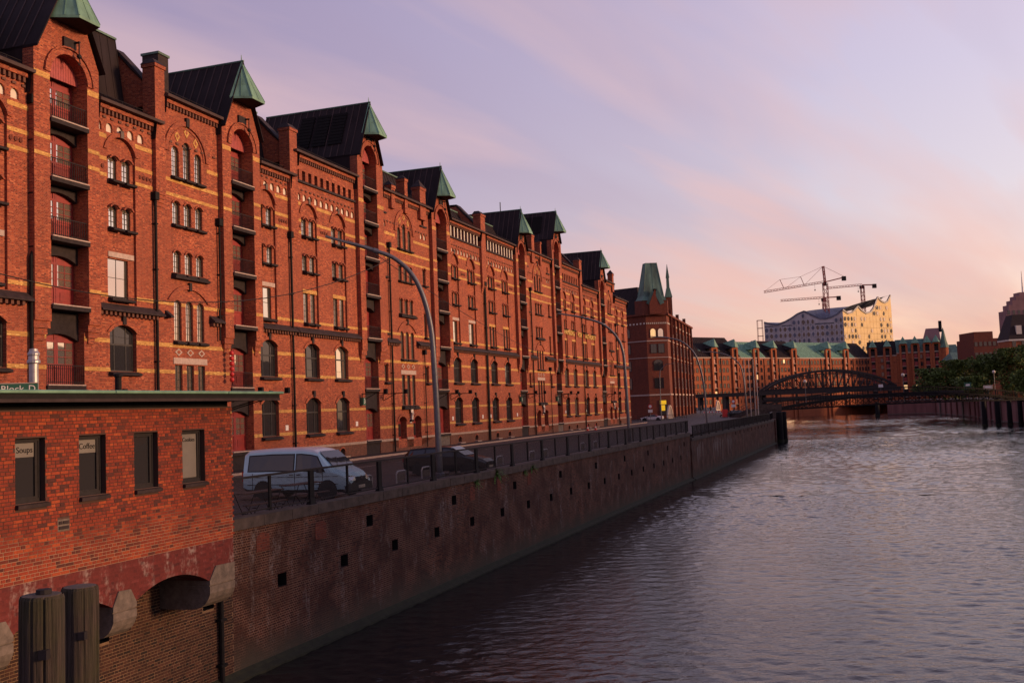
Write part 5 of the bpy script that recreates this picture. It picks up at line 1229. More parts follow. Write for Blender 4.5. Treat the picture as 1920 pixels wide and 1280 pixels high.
    o = em.build('emblem', 'chrome', r, loc=(2.487, 0, 0.775), uv=False); o.rotation_euler = (math.pi/2, 0, math.pi/2)
    m = MB(); m.tube([(1.72, -0.5, 1.30), (1.35, 0.05, 1.63)], 0.012, 5); m.tube([(1.72, 0.3, 1.30), (1.38, 0.65, 1.60)], 0.012, 5); m.build('wiper', 'rubber', r, uv=False)
    m = MB(); m.box(-2.0, 1.0, -0.7, 0.7, 0.6, 0.9); m.box(0.5, 0.75, -0.65, -0.15, 0.9, 1.45); m.box(0.5, 0.75, 0.15, 0.65, 0.9, 1.45); m.build('seat', 'dark_cloth', r, uv=False)
van()
def estate(pos, rz, label, mat='car_black', nm='parked_car', estate_=True, glass='car_glass', cat='car'):
    r = empty(nm, pos, rz, label=label, cat=cat)
    if estate_: S = [(-2.32, sec(0.45, 0.80, 0.98, 0.74, 0.62, .06)), (-2.26, sec(0.30, 0.88, 1.12, 0.84, 0.66, .06)), (-1.95, sec(0.24, 0.92, 1.40, 0.88, 0.62, .08)), (-1.0, sec(0.20, 0.92, 1.47, 0.90, 0.63, .08)), (0.0, sec(0.20, 0.91, 1.47, 0.90, 0.63, .08)), (0.35, sec(0.20, 0.91, 1.43, 0.90, 0.62, .07)), (1.22, sec(0.20, 0.89, 0.98, 0.90, 0.74, .04)), (1.6, sec(0.20, 0.82, 0.93, 0.89, 0.72, .05)), (2.1, sec(0.22, 0.68, 0.80, 0.84, 0.64, .06)), (2.33, sec(0.26, 0.55, 0.64, 0.72, 0.55, .05))]
    else: S = [(-2.15, sec(0.40, 0.72, 0.82, 0.72, 0.6, .04)), (-2.05, sec(0.28, 0.80, 0.93, 0.82, 0.66, .05)), (-1.2, sec(0.22, 0.84, 0.97, 0.87, 0.72, .04)), (-0.8, sec(0.2, 0.84, 1.28, 0.88, 0.58, .08)), (-0.2, sec(0.2, 0.83, 1.33, 0.88, 0.58, .08)), (0.25, sec(0.2, 0.83, 1.26, 0.88, 0.58, .06)), (0.85, sec(0.2, 0.82, 0.92, 0.88, 0.70, .03)), (1.3, sec(0.2, 0.76, 0.86, 0.86, 0.68, .04)), (1.9, sec(0.22, 0.62, 0.72, 0.80, 0.6, .05)), (2.1, sec(0.26, 0.5, 0.58, 0.68, 0.5, .04))]
    loft(S, (lambda c: 1 if (not estate_ and c[2] > 0.92 and -1.1 < c[0] < 0.8) else 0)).build('body', [mat, 'soft_top'], r, uv=False)
    for sg in (-1, 1):
        spans = ((-2.0, -1.05, .05, .0), (-0.98, -0.10, 0, 0), (-0.02, 0.95, 0, -0.42)) if estate_ else ((-0.85, 0.55, .1, -0.25),)
        for xa, xb, la, lb in spans:
            m = MB(); side_panel(m, S, xa, xb, 0.10, 0.90, sg, lean0=la, lean1=lb); m.build('side_window', glass, r, uv=False)
        for xx in (-1.35, 1.38):
            m = MB(); m.prism(arch(xx, 0.1, 0.76, 0.34, 0.36, 12), 0, 0.01); m.build('wheel_arch', 'rubber', r, loc=(0, sg*0.885-0.005, 0), uv=False); wheel(r, xx, sg*0.80, 0.315, 0.2)
        m = MB(); hl = [(2.02, 0.80*sg, 0.60), (2.24, 0.62*sg, 0.58), (2.29, 0.45*sg, 0.58), (2.22, 0.45*sg, 0.68), (2.10, 0.62*sg, 0.72), (1.92, 0.80*sg, 0.72)]; m.add([(x+0.03, y*1.02, z+0.01) for x, y, z in hl], [(0, 1, 2, 3, 4, 5)]); m.build('headlight', 'chrome', r, uv=False)
        x = -2.27 if estate_ else -2.1; m = MB(); m.box(x-0.06, x+0.05, min(sg*.55, sg*.8), max(sg*.55, sg*.8), 0.72, 0.90); m.build('tail_light', 'tail_red', r, uv=False)
        m = MB(); m.frust((0.72, 0.84, min(sg*.86, sg*1.02), max(sg*.86, sg*1.02), 0.88), (0.7, 0.82, min(sg*.88, sg*1.04), max(sg*.88, sg*1.04), 1.0)); m.build('mirror', mat, r, uv=False)
    m = MB(); a = 0.40 if estate_ else 0.28; e = 1.20 if estate_ else 0.83; za = 1.42 if estate_ else 1.25; ze = 0.99 if estate_ else 0.93
    m.add([(a, -0.56, za+0.02), (a, 0.56, za+0.02), (e, 0.70, ze+0.02), (e, -0.70, ze+0.02)], [(0, 1, 2, 3)]); m.build('windscreen', glass, r, uv=False)
    m = MB(); m.box(2.22, 2.36 if estate_ else 2.14, -0.5, 0.5, 0.30, 0.46); m.box(2.26, 2.33 if estate_ else 2.13, -0.36, 0.36, 0.5, 0.6); m.build('grille', 'car_plastic', r, uv=False)
    m = MB(); f_ = 2.365 if estate_ else 2.15; m.box(f_-0.01, f_, -0.26, 0.26, 0.34, 0.44); m.build('number_plate', 'white_plaster', r, uv=False)
    return r
estate((-3.55, 52.75, 0), math.atan2(-0.347, 0.938), 'black estate car parked behind the tall street lamp')
estate((27.0, 197.0, 0.0), R(158), 'white convertible with a dark red soft top on the far street', 'car_white', estate_=False)
estate((42.5, 196.0, 0.0), R(200), 'dark parked car beside the steps, behind the red and white barriers', 'car_black')

# ------------------------------------------------------------------ corner house with the tower roof
def poly_house(root, pts, z0, z1, mat, name='wall'):
    m = MB(); m.prismz(pts, z0, z1); return m.build(name, mat, root)
ch_ = empty('corner_house', (0, 0, 0), 0, label='dark brick corner house with a steep copper tower roof and slender spire', cat='building')
A_, B_, C_, D_ = (20.0, 212.0), (27.8, 205.6), (32.2, 206.2), (44.6, 247.5)
poly_house(ch_, [A_, B_, C_, D_, (30, 256), (16, 224)], 0, 21.9, 'red_brick_dark')
poly_house(ch_, [(27.2, 205.2), (32.5, 205.8), (33.2, 209.5), (30.6, 212), (26.8, 211), (25.9, 207.5)], 21.6, 24.8, 'red_brick_dark', 'tower')
b = MB(); lo = [(27.2, 205.0), (32.3, 205.6), (33.0, 209.4), (30.6, 211.9), (26.8, 211.0), (26.0, 207.5)]; hi = [(28.6, 207.3), (30.9, 207.5), (31.1, 209.2), (30.2, 209.8), (28.6, 209.6), (28.2, 208.5)]
for f0, f1, k0, k1 in ((24.7, 25.8, 0, 0.32), (25.8, 32.8, 0.32, 1)):
    ra = [(p[0]+(q[0]-p[0])*k0, p[1]+(q[1]-p[1])*k0, f0) for p, q in zip(lo, hi)]; rb = [(p[0]+(q[0]-p[0])*k1, p[1]+(q[1]-p[1])*k1, f1) for p, q in zip(lo, hi)]
    b.add(ra+rb, [(i, (i+1) % 6, (i+1) % 6+6, i+6) for i in range(6)])
b.add([(x, y, 32.8) for x, y in hi], [tuple(range(6))]); tr_ = b.build('tower_roof', 'copper_dark', ch_)
b = MB()
for p, q in zip(lo, hi):
    m_ = (p[0]+(q[0]-p[0])*.32, p[1]+(q[1]-p[1])*.32); b.obox((*m_, 25.85), (*q, 32.8), 0.12, 0.12)
for i in range(6):
    p, q = Vector(lo[i]).lerp(Vector(lo[(i+1) % 6]), .5), Vector(hi[i]).lerp(Vector(hi[(i+1) % 6]), .5); m_ = p.lerp(q, .32); b.obox((m_.x, m_.y, 25.82), (q.x, q.y, 32.8), 0.07, 0.07)
b.build('roof_seam', 'copper_dark', tr_, uv=False)
def on(p, q, f, z, off=0.05):
    p, q = Vector(p), Vector(q); d = (q-p).normalized(); n = Vector((d.y, -d.x)); w = p.lerp(q, f)+n*off; return Vector((w.x, w.y, z)), math.atan2(d.y, d.x)
def wall_window(root, p, q, f, z, w, h, rise=0.0, mat='window_glass', fr='pale_stone', off=0.03, shared={}):
    pos, rz = on(p, q, f, z, off); k = (w, h, rise, mat, fr)
    if k not in shared:
        m = MB(); m.ring(arch(0, 0, w+0.16, h, rise), arch(0, 0.06, w, h-0.02, rise), -0.05, 0.1); g = MB(); g.wall(arch(0, 0.05, w, h, rise), [], 0.0); g.box(-0.03, 0.03, -0.03, 0.0, 0.05, h+rise*.8); g.box(-w/2, w/2, -0.03, 0.0, h*0.6, h*0.6+0.06); shared[k] = (m.mesh('window', fr), g.mesh('pane', mat))
    o = bpy.data.objects.new('window', shared[k][0]); o.location = pos; o.rotation_euler = (0, 0, rz); link(o, root)
    g = bpy.data.objects.new('pane', shared[k][1]); g.location = (0, 0.0, 0); link(g, o); return o
for f in (0.32, 0.68):
    wall_window(ch_, B_, C_, f, 17.0, 1.1, 1.4, 0.5, 'warm_light' if f < .5 else 'window_glass', 'dark_stone'); wall_window(ch_, B_, C_, f, 13.8, 1.2, 1.9, 0, 'window_glass_dark', 'dark_stone')
wall_window(ch_, B_, C_, 0.5, 10.2, 1.8, 1.8, 0.5, 'window_glass_dark', 'dark_stone'); wall_window(ch_, B_, C_, 0.5, 6.5, 1.8, 2.2, 0, 'window_glass_dark', 'dark_stone'); wall_window(ch_, (27.2, 205.2), (32.5, 205.8), 0.5, 22.4, 0.8, 1.3, 0.3, 'white_plaster', 'dark_stone')
for i in range(12):
    for z, h in ((17.2, 1.7), (13.8, 1.9), (10.2, 2.0), (6.5, 2.2), (2.6, 2.4)): wall_window(ch_, C_, D_, 0.12+i*0.074, z, 1.0, h, 0.2, 'window_glass_dark', 'pale_stone' if i % 2 else 'dark_stone')
for z, h in ((17.2, 1.7), (13.8, 1.9), (10.2, 2.0), (6.5, 2.2)): wall_window(ch_, A_, B_, 0.55, z, 1.0, h, 0.2, 'window_glass_dark', 'dark_stone')
m = MB()
for (p, q) in ((A_, B_), (B_, C_), (C_, D_)):
    for z, hgt, o_ in ((16.35, 0.2, 0.12), (12.9, 0.14, 0.1), (5.2, 0.3, 0.15)):
        a, _ = on(p, q, 0.0, z, o_*.5); c, _ = on(p, q, 1.0, z, o_*.5); m.obox(a, c, o_, hgt)
m.build('string_course', 'pale_stone', ch_)
m = MB()
for (p, q, n) in ((A_, B_, 12), (B_, C_, 11), (C_, D_, 40)):
    for i in range(n): a, _ = on(p, q, (i+.3)/n, 20.0, 0.04); c, _ = on(p, q, (i+.75)/n, 20.0, 0.04); m.obox(a, c, 0.06, 0.32)
o = m.build('frieze_block', 'white_plaster', ch_, uv=False); o['kind'] = 'stuff'
m = MB()
for (p, q) in ((A_, B_), (B_, C_), (C_, D_)):
    a, _ = on(p, q, -0.01, 21.8, 0.2); c, _ = on(p, q, 1.01, 21.8, 0.2); m.obox(a, c, 0.5, 0.4)
m.build('cornice', 'red_brick_dark', ch_)
for i in range(7):
    f = 0.10+i*0.14; a, _ = on(C_, D_, f, 0.3, 0.15); c, _ = on(C_, D_, f, 23.0 if i in (0, 2, 4) else 21.6, 0.15); m = MB(); m.obox(a, c, 0.7, 0.25, up=(0.3, 0.95, 0)); m.build('pilaster', 'red_brick_dark', ch_)
m = MB(); m.add([(16.5, 214.5, 21.9), (27.0, 206.6, 21.9), (31, 215, 21.9), (20, 228, 21.9), (19.5, 218, 28.4), (27.2, 212.3, 28.4), (28.5, 214.5, 28.4), (21, 222, 28.4)], [(0, 1, 5, 4), (1, 2, 6, 5), (2, 3, 7, 6), (3, 0, 4, 7), (4, 5, 6, 7)]); m.build('roof', 'roof_sheet', ch_)
m = MB(); m.add([(31, 209, 21.9), (33.5, 209, 21.9), (44.5, 247.5, 21.9), (31, 254, 21.9), (30, 214, 24.5), (39, 247, 24.5)], [(0, 1, 4), (1, 2, 5, 4), (2, 3, 5), (0, 4, 5, 3)]); m.build('roof', 'copper_dark', ch_)
m = MB(); m.box(33.3, 34.6, 212.5, 213.8, 18, 26.0); m.frust((33.2, 34.7, 212.4, 213.9, 26.0), (33.6, 34.3, 212.8, 213.5, 28.0), 1); m.frust((33.65, 34.25, 212.85, 213.45, 28.0), (33.7, 34.2, 212.9, 213.4, 30.3), 1); m.frust((33.6, 34.3, 212.8, 213.5, 30.2), (33.93, 33.97, 213.1, 213.2, 33.2), 1); m.build('spire', ['red_brick_dark', 'copper_dark'], ch_)
m = MB(); m.prism([(-1.3, 0), (1.3, 0), (1.3, 2.2), (0, 5.2), (-1.3, 2.2)], -0.3, 0.6); o = m.build('dormer_gable', 'red_brick_dark', ch_, loc=(29.9, 205.3, 21.8)); o.rotation_euler = (0, 0, math.atan2(.6, 5.3))
m = MB(); m.obox((0, -0.2, 5.25), (1.45, -0.2, 2.1), 0.9, 0.16, up=(0, 1, 0)); m.obox((0, -0.2, 5.25), (-1.45, -0.2, 2.1), 0.9, 0.16, up=(0, 1, 0)); m.build('dormer_coping', 'copper_dark', ch_, loc=(29.9, 205.3, 21.8), uv=False)
m = MB(); m.box(-0.8, 0.8, -0.05, 0.1, 0.2, 3.2, 0); m.box(-0.65, 0.65, -0.06, -0.04, 2.3, 3.1, 1); m.box(-0.45, 0.35, -0.06, -0.04, 1.0, 2.15, 1); o = m.build('doorway', ['car_plastic', 'yellow_light'], ch_, loc=(30.6, 205.9, 0.9)); o.rotation_euler = (0, 0, math.atan2(.6, 4.4))

# ------------------------------------------------------------------ far row across the water
def far_house(p, q, eave, ridge, depth, roofm, bays, label, z0=-6.0, rows=6, hood='copper', lit=(), dorm=(), hipl=0.0, cols=None):
    p, q = Vector(p), Vector(q); L = (q-p).length; rz = math.atan2(q.y-p.y, q.x-p.x)
    r = empty('far_warehouse', (p.x, p.y, 0), rz, label=label, cat='warehouse', group='far brick warehouses across the water')
    m = MB(); m.box(0, L, 0, depth, z0, eave); m.build('wall', 'far_brick', r)
    m = MB(); m.box(-0.1, L+0.1, -0.35, 0.2, eave-0.5, eave); m.build('cornice', 'pale_stone' if roofm == 'copper' else 'granite', r)
    for z in (6.2, eave-3.6): m = MB(); m.box(0, L, -0.12, 0.0, z, z+0.22); m.build('string_course', 'red_brick_dark', r)
    m = MB(); m.add([(0, -0.3, eave), (L, -0.3, eave), (L, depth, eave), (0, depth, eave), (hipl, depth*0.42, ridge), (L, depth*0.42, ridge)], [(0, 1, 5, 4), (2, 3, 4, 5), (0, 4, 3), (1, 2, 5)]); m.build('roof', roofm, r)
    sm = MB(); n = int(L/1.3)
    for i in range(1, n): sm.obox((L*i/n, -0.3, eave+0.06), (hipl+(L-hipl)*i/n, depth*0.42, ridge+0.06), 0.1, 0.1, up=(1, 0, 0))
    sm.build('roof_seam', roofm, r, uv=False)['kind'] = 'stuff'
    wm = MB(); wm.wall(arch(0, 0, 1.15, 1.5, 0.4, 5), [], 0.0); wm.ring(arch(0, -0.1, 1.5, 1.5, 0.55, 5), arch(0, 0, 1.15, 1.5, 0.4, 5), -0.08, 0.0, 1); wme = wm.mesh('window', ['window_glass_dark', 'red_brick_dark'])
    bx = [b_ for b_ in bays]
    for b_ in bx:
        ph = eave+3.4; m = MB()
        for s_ in (-1, 1): m.box(b_+s_*1.45-0.5, b_+s_*1.45+0.5, -0.7, 0.2, z0, ph)
        m.prism([(b_-1.95, ph), (b_+1.95, ph), (b_+1.0, ph+1.6), (b_-1.0, ph+1.6)], -0.7, 0.4); m.build('hoist_pier', 'far_brick', r)
        m = MB(); m.box(b_-0.95, b_+0.95, -0.15, 0.1, 1.2, eave+2.4); o = m.build('hoist_shaft', 'dark_stone', r)
        for i in range(rows): d = MB(); z = 2.2+(eave-1.5)*i/rows; d.box(b_-0.8, b_+0.8, -0.22, -0.15, z, z+2.0); d.box(b_-1.0, b_+1.0, -0.6, -0.15, z-0.25, z, 1); d.build('door', ['door_red' if (i+int(b_)) not in lit else 'warm_light', 'granite'], r)
        m = MB(); zt = ph+1.6; m.add([(b_-1.9, -0.8, ph+0.9), (b_+1.9, -0.8, ph+0.9), (b_+1.1, -1.9, ph+0.8), (b_-1.1, -1.9, ph+0.8), (b_, -0.6, ph+4.4), (b_, 6, ph+3.0)], [(0, 3, 4), (3, 2, 4), (2, 1, 4), (0, 4, 5), (1, 5, 4), (0, 1, 2, 3)]); m.build('winch_hood', hood, r)
        m = MB(); m.add([(b_-1.9, -0.4, ph+0.3), (b_, -0.4, ph+2.9), (b_+1.9, -0.4, ph+0.3), (b_-1.9, depth*0.36, ph+0.3), (b_, depth*0.36, ph+2.9), (b_+1.9, depth*0.36, ph+0.3)], [(0, 1, 4, 3), (1, 2, 5, 4), (0, 2, 1)]); m.build('hoist_roof', roofm, r)
    x = 1.6
    while x < L-1.0:
        if all(abs(x-b_) > 2.4 for b_ in bx):
            for i in range(rows):
                z = 2.4+(eave-4.2)*i/(rows-0.6); o = bpy.data.objects.new('window', wme); o.location = (x, -0.03, z); link(o, r)
        x += 2.35
    for d in dorm:
        m = MB(); m.add([(d-3.5, 2.6, eave+2.0), (d, 2.2, eave+3.0), (d+3.5, 2.6, eave+2.0), (d, 6.5, eave+6.2)], [(0, 1, 3), (1, 2, 3), (0, 2, 1)]); m.build('dormer', 'copper_dark', r)
    k = int(L/8)
    for i in range(k):
        m = MB(); x = L*(i+.5)/k; m.tube([(x+2.9, -0.15, 0), (x+2.9, -0.15, eave-0.5)], 0.16, 6); m.build('drainpipe', 'dark_iron', r, uv=False)
    return r
AA = Vector((75.0, 414.0)); AD = Vector((0.8010, 0.5987)); fa = lambda t: AA+AD*t
FARS = 1
far_house(fa(-2), fa(29.4), 22.2, 31.3, 20, 'roof_sheet', (14.5, 27.3), 'far warehouse with a plain dark hipped roof, leftmost of the far row', hipl=6.0, dorm=(8.5, 20.5), lit=(15,))
far_house(fa(29.5), fa(46), 22.0, 29.5, 18, 'copper', (9.8,), 'narrow far warehouse with a pale green roof, second in the far row', lit=(12,))
far_house(fa(46.1), fa(70), 22.0, 30.0, 18, 'roof_sheet', (5.1, 19.4), 'far warehouse with a dark roof and two green hoods round a lit gable', lit=(6,))
far_house(fa(70.1), fa(112), 21.9, 29.6, 18, 'copper', (20.7, 34.8), 'long far warehouse with a light green copper roof below the concert hall', dorm=(16, 30))
far_house(fa(112.1), fa(125.5), 22.0, 29.5, 18, 'roof_sheet', (), 'short far warehouse with a dark brown roof between two green ones')
BA = Vector((174.2, 489.0)); BD = Vector((0.9517, -0.3070)); fb = lambda t: BA+BD*t
far_house(fb(0.0), fb(13.0), 22.6, 29.8, 17, 'roof_sheet', (2.3, 9.0), 'far warehouse with two close green hoods and a dark roof right of the concert hall', lit=(3,))
far_house(fb(13.1), fb(32.5), 23.6, 30.2, 17, 'copper_dark', (3.2, 8.6, 14.0, 18.0), 'far warehouse with four green capped hoists, near the trees', hood='copper', lit=(4, 9))
te = empty('far_warehouse', (*fb(32.6), 0), math.atan2(BD.y, BD.x), label='far corner warehouse with a green turret beside a tall dark roof', cat='warehouse', group='far brick warehouses across the water')
m = MB(); m.box(0, 9, 0, 14, -6, 21.5); m.build('wall', 'far_brick', te)
m = MB(); m.add([(-8, 3, 24), (1.4, 3, 24), (1.4, 14, 24), (-8, 14, 24), (-5, 8, 35), (1.0, 8, 35)], [(0, 1, 5, 4), (1, 2, 5), (2, 3, 4, 5), (0, 4, 3)]); m.build('roof', 'far_tower', te)
m = MB(); m.lathe([(1.9, 15), (1.9, 25.0)], 10, (2.0, 0.5, 0)); m.build('turret', 'far_brick', te)
m = MB(); m.lathe([(2.3, 25.0), (1.4, 28), (0.5, 33.0), (0.1, 34.5)], 10, (2.0, 0.5, 0)); m.build('turret_roof', 'copper_dark', te, uv=False)
m = MB(); m.box(0.9, 2.3, 7.2, 8.6, 33, 38.4); m.build('chimney', 'black_paint', te, uv=False)
m = MB(); m.add([(0, -.3, 21.5), (9, -.3, 21.5), (9, 14, 21.5), (0, 14, 21.5), (1, 7, 26.5), (8, 7, 26.5)], [(0, 1, 5, 4), (1, 2, 5), (2, 3, 4, 5), (0, 4, 3)]); m.build('low_roof', 'copper_dark', te)
for x, w, h in ((62.3, 1.0, 4.5),):
    m = MB(); m.prism(arch(0, 0, 0.9, 1.3, 0.4, 5), -0.4, -0.1); o = m.build('lit_window', 'warm_light', None, loc=(*(fa(58.3)), 19.5), uv=False); o.rotation_euler = (0, 0, math.atan2(AD.y, AD.x)); tag(o, 'small glowing arched window high on the dark roofed far warehouse', 'window')

# ------------------------------------------------------------------ concert hall and cranes
el = empty('concert_hall', (0, 0, 0), 0, label='concert hall with a wave shaped roof, shadowed left face and right face tinted sunlit gold', cat='concert hall')
def px_prof(P, Q, prof): return [(Vector(P).lerp(Vector(Q), f), z) for f, z in prof]
E0, E1, E2, E3 = (257, 1012), (331, 992), (394, 1030), (330, 1080)
fL = [(0, 82), (.09, 80), (.17, 79), (.27, 81.5), (.36, 85), (.43, 88.5), (.52, 91), (.60, 87), (.70, 83), (.78, 82), (.86, 83.5), (.93, 86), (1, 90.5)]
fR = [(0, 90), (.10, 86.5), (.18, 87.5), (.26, 91.5), (.31, 94), (.38, 90), (.47, 87), (.56, 88.5), (.62, 92), (.70, 101), (.73, 104), (.80, 100), (.87, 98.5), (.93, 100), (1, 106.5)]
def wavewall(P, Q, prof, z0, mat, nm, cols, rows, dark, pd):
    P, Q = Vector(P), Vector(Q); L = (Q-P).length; rz = math.atan2(Q.y-P.y, Q.x-P.x); w = empty_part(nm, P, rz)
    def top(f):
        for (a, za), (c, zc) in zip(prof[:-1], prof[1:]):
            if a <= f <= c: return za+(zc-za)*(f-a)/(c-a)
        return prof[-1][1]
    m = MB(); pts = [(0, z0), (L, z0)]+[(L*f, z) for f, z in prof[::-1]]; m.prism(pts, 0.0, 1.0); wo = m.build(nm, mat, el, loc=(P.x, P.y, 0), uv=False); wo.rotation_euler = (0, 0, rz)
    pm = MB(); dm = MB(); rm = MB()
    ch_z = (102-z0)/rows
    for r_ in range(rows):
        for c in range(cols):
            x0 = L*c/cols; x1 = L*(c+1)/cols; zz0 = z0+ch_z*r_; tp = min(top(x0/L), top(x1/L))
            if zz0+ch_z > tp: continue
            pm.box(x0+0.12, x1-0.12, -0.25, 0, zz0+0.15, zz0+ch_z-0.15)
            if random.random() < dark(c/cols, r_/rows):
                cx = (x0+x1)/2; w_ = (x1-x0)*random.uniform(.22, .36); (dm if random.random() < pd else rm).prism([(cx+w_*math.cos(a*math.pi/4), zz0+ch_z*.5+ch_z*.36*math.sin(a*math.pi/4)) for a in range(8)], -0.6, -0.2)
    for q, n_, mt in ((pm, 'glass_panel', mat), (dm, 'window', 'window_glass_dark'), (rm, 'printed_dot', 'elphi_roof' if mat == 'elphi_panel' else 'cream_paint')):
        o = q.build(n_, mt, wo, uv=False)
        if o: o['kind'] = 'stuff'
    rim = MB()
    for (a, za), (c, zc) in zip(prof[:-1], prof[1:]): rim.obox((L*a, 0, za), (L*c, 0, zc), 1.6, 1.3, up=(0, 1, 0))
    rim.build('roof_edge', 'elphi_roof', wo, uv=False)
def empty_part(*a): return None
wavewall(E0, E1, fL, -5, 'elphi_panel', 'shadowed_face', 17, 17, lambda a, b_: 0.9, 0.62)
wavewall(E1, E2, fR, -5, 'elphi_sunlit_panel', 'sunlit_face', 15, 18, lambda a, b_: 0.62 if a > 0.72 or a < 0.25 and b_ < .8 else 0.4, 0.55)  # face towards the sun, its glow painted in as gold panels
# roof skin between the near edges and the far edges
bk1 = [(f, z+10*math.sin(math.pi*min(1, f*1.1))*0.8+(8 if f > .8 else 0)) for f, z in fL]
m = MB(); n = 12; rows_ = []
def prof_at(prof, f):
    for (a, za), (c, zc) in zip(prof[:-1], prof[1:]):
        if a <= f <= c: return za+(zc-za)*(f-a)/(c-a)
    return prof[-1][1]
BKT = [(0, 84), (.2, 86), (.35, 93), (.45, 101), (.52, 98), (.62, 95), (.75, 97), (.85, 101), (.92, 105.5), (1, 100)]
for i in range(n+1):
    f = i/n; a = Vector(E0).lerp(Vector(E1), f); za = prof_at(fL, f); bq = Vector(E3).lerp(Vector(E2), f); zb = prof_at(BKT, f)+(6.5*f if f > .95 else 0)
    rows_.append([(a.x+(bq.x-a.x)*g/8, a.y+(bq.y-a.y)*g/8, za+(zb-za)*(g/8)**0.8) for g in range(9)])
for i in range(n): m.add(rows_[i]+rows_[i+1], [(g, g+1, 9+g+1, 9+g) for g in range(8)])
m.build('roof', 'elphi_roof', el, smooth=True, uv=False)
m = MB(); m.prismz([E0, E1, E2, E3], -6, 78); m.build('core', 'elphi_roof', el, uv=False)
m = MB()
for i in range(9): z = 20+i*8; m.box(250.0, 255.5, 1010, 1014, z, z+0.5)
for x in (250.0, 255.0): m.box(x, x+0.35, 1010, 1010.35, 0, 84); m.box(x, x+0.35, 1013.4, 1013.8, 0, 84)
m.build('hoist_tower', 'crane_red', el, uv=False)
def lattice(m, p, q, w, step, t=0.35, up=(0, 0, 1), tri=False):
    p, q = Vector(p), Vector(q); d = q-p; L = d.length; d.normalize(); u = Vector(up)
    if abs(d.dot(u)) > .9: u = Vector((0, 1, 0))
    a = d.cross(u).normalized()*w/2; b_ = a.cross(d).normalized()*w/2
    C4 = [a+b_, a-b_, -a-b_, -a+b_] if not tri else [a-b_, -a-b_, b_]
    for c in C4: m.obox(p+c, q+c, t, t)
    n = max(1, int(L/step))
    for i in range(n):
        s, e = p+d*(L*i/n), p+d*(L*(i+1)/n)
        for k in range(len(C4)): c0, c1 = C4[k], C4[(k+1) % len(C4)]; m.obox(s+(c0 if i % 2 else c1), e+(c1 if i % 2 else c0), t*.6, t*.6)
def crane(x, y, zmast, jib, cj, zap, label, back=True):
    r = empty('tower_crane', (x, y, 0), 0, label=label, cat='crane')
    m = MB(); lattice(m, (0, 0, 40), (0, 0, zmast), 4.2 if zap else 3.2, 4.2, 0.55); m.build('mast', 'crane_red', r, uv=False)
    m = MB(); lattice(m, (0, 0, zmast+1.5), jib, 1.9, 3.0, 0.38, tri=True); m.build('jib', 'crane_red', r, uv=False)
    m = MB(); m.obox((0, 0, zmast+1.2), cj, 1.8, 1.0); m.build('counter_jib', 'crane_red', r, uv=False)
    c = Vector(cj); m = MB(); m.box(c.x-3.5, c.x+0.5, -1.2, 1.2, c.z-3.6, c.z+0.8); m.build('counterweight', 'dark_iron', r, uv=False)
    m = MB(); m.box(-2.6, 1.2, -1.6, 1.6, zmast-2.6, zmast+0.6); m.build('cab', 'dark_iron', r, uv=False)
    if zap:
        m = MB(); lattice(m, (0, 0, zmast), (-1.0, 0, zap), 1.6, 3, 0.6); m.build('tower_head', 'crane_red', r, uv=False)
        m = MB(); j = Vector(jib); top = Vector((-1.0, 0, zap))
        q1 = Vector((0, 0, zmast+1.5)).lerp(j, 0.36)+Vector((-2, 0, 9)); q2_ = Vector((0, 0, zmast+1.5)).lerp(j, 0.69)+Vector((-2.5, 0, 9.5))
        for a, b_ in ((top, q1), (q1, q2_), (q2_, j), (top, Vector((0, 0, zmast+1.5)).lerp(j, 0.34)), (q1, Vector((0, 0, zmast+1.5)).lerp(j, 0.65)), (top, c)): m.obox(a, b_, 0.25, 0.25)
        for f, q in ((0.34, q1), (0.67, q2_)): m.obox(Vector((0, 0, zmast+1.5)).lerp(j, f), q, 0.5, 0.5)
        m.build('tie_bar', 'crane_red', r, uv=False)
    j = Vector(jib); t_ = Vector((0, 0, zmast)).lerp(j, 0.17 if zap else 0.12); m = MB(); m.obox(t_, t_-Vector((0, 0, 5)), 0.15, 0.15); m.box(t_.x-0.5, t_.x+0.5, t_.y-0.5, t_.y+0.5, t_.z-6.2, t_.z-5); m.build('hook_block', 'dark_iron', r, uv=False)
crane(322.5, 1015, 120, (-63, 0, 113.5), (21, 0, 125.5), 137.5, 'largest red tower crane with tie bars over the concert hall')
crane(331.5, 1050, 107.5, (-46, 0, 107.5), (17, 0, 109), None, 'small flat topped crane low behind the mast of the large crane')
crane(378, 1065, 121, (-38, 0, 120.5), (14.5, 0, 122), None, 'flat topped crane above the peak of the concert hall roof')

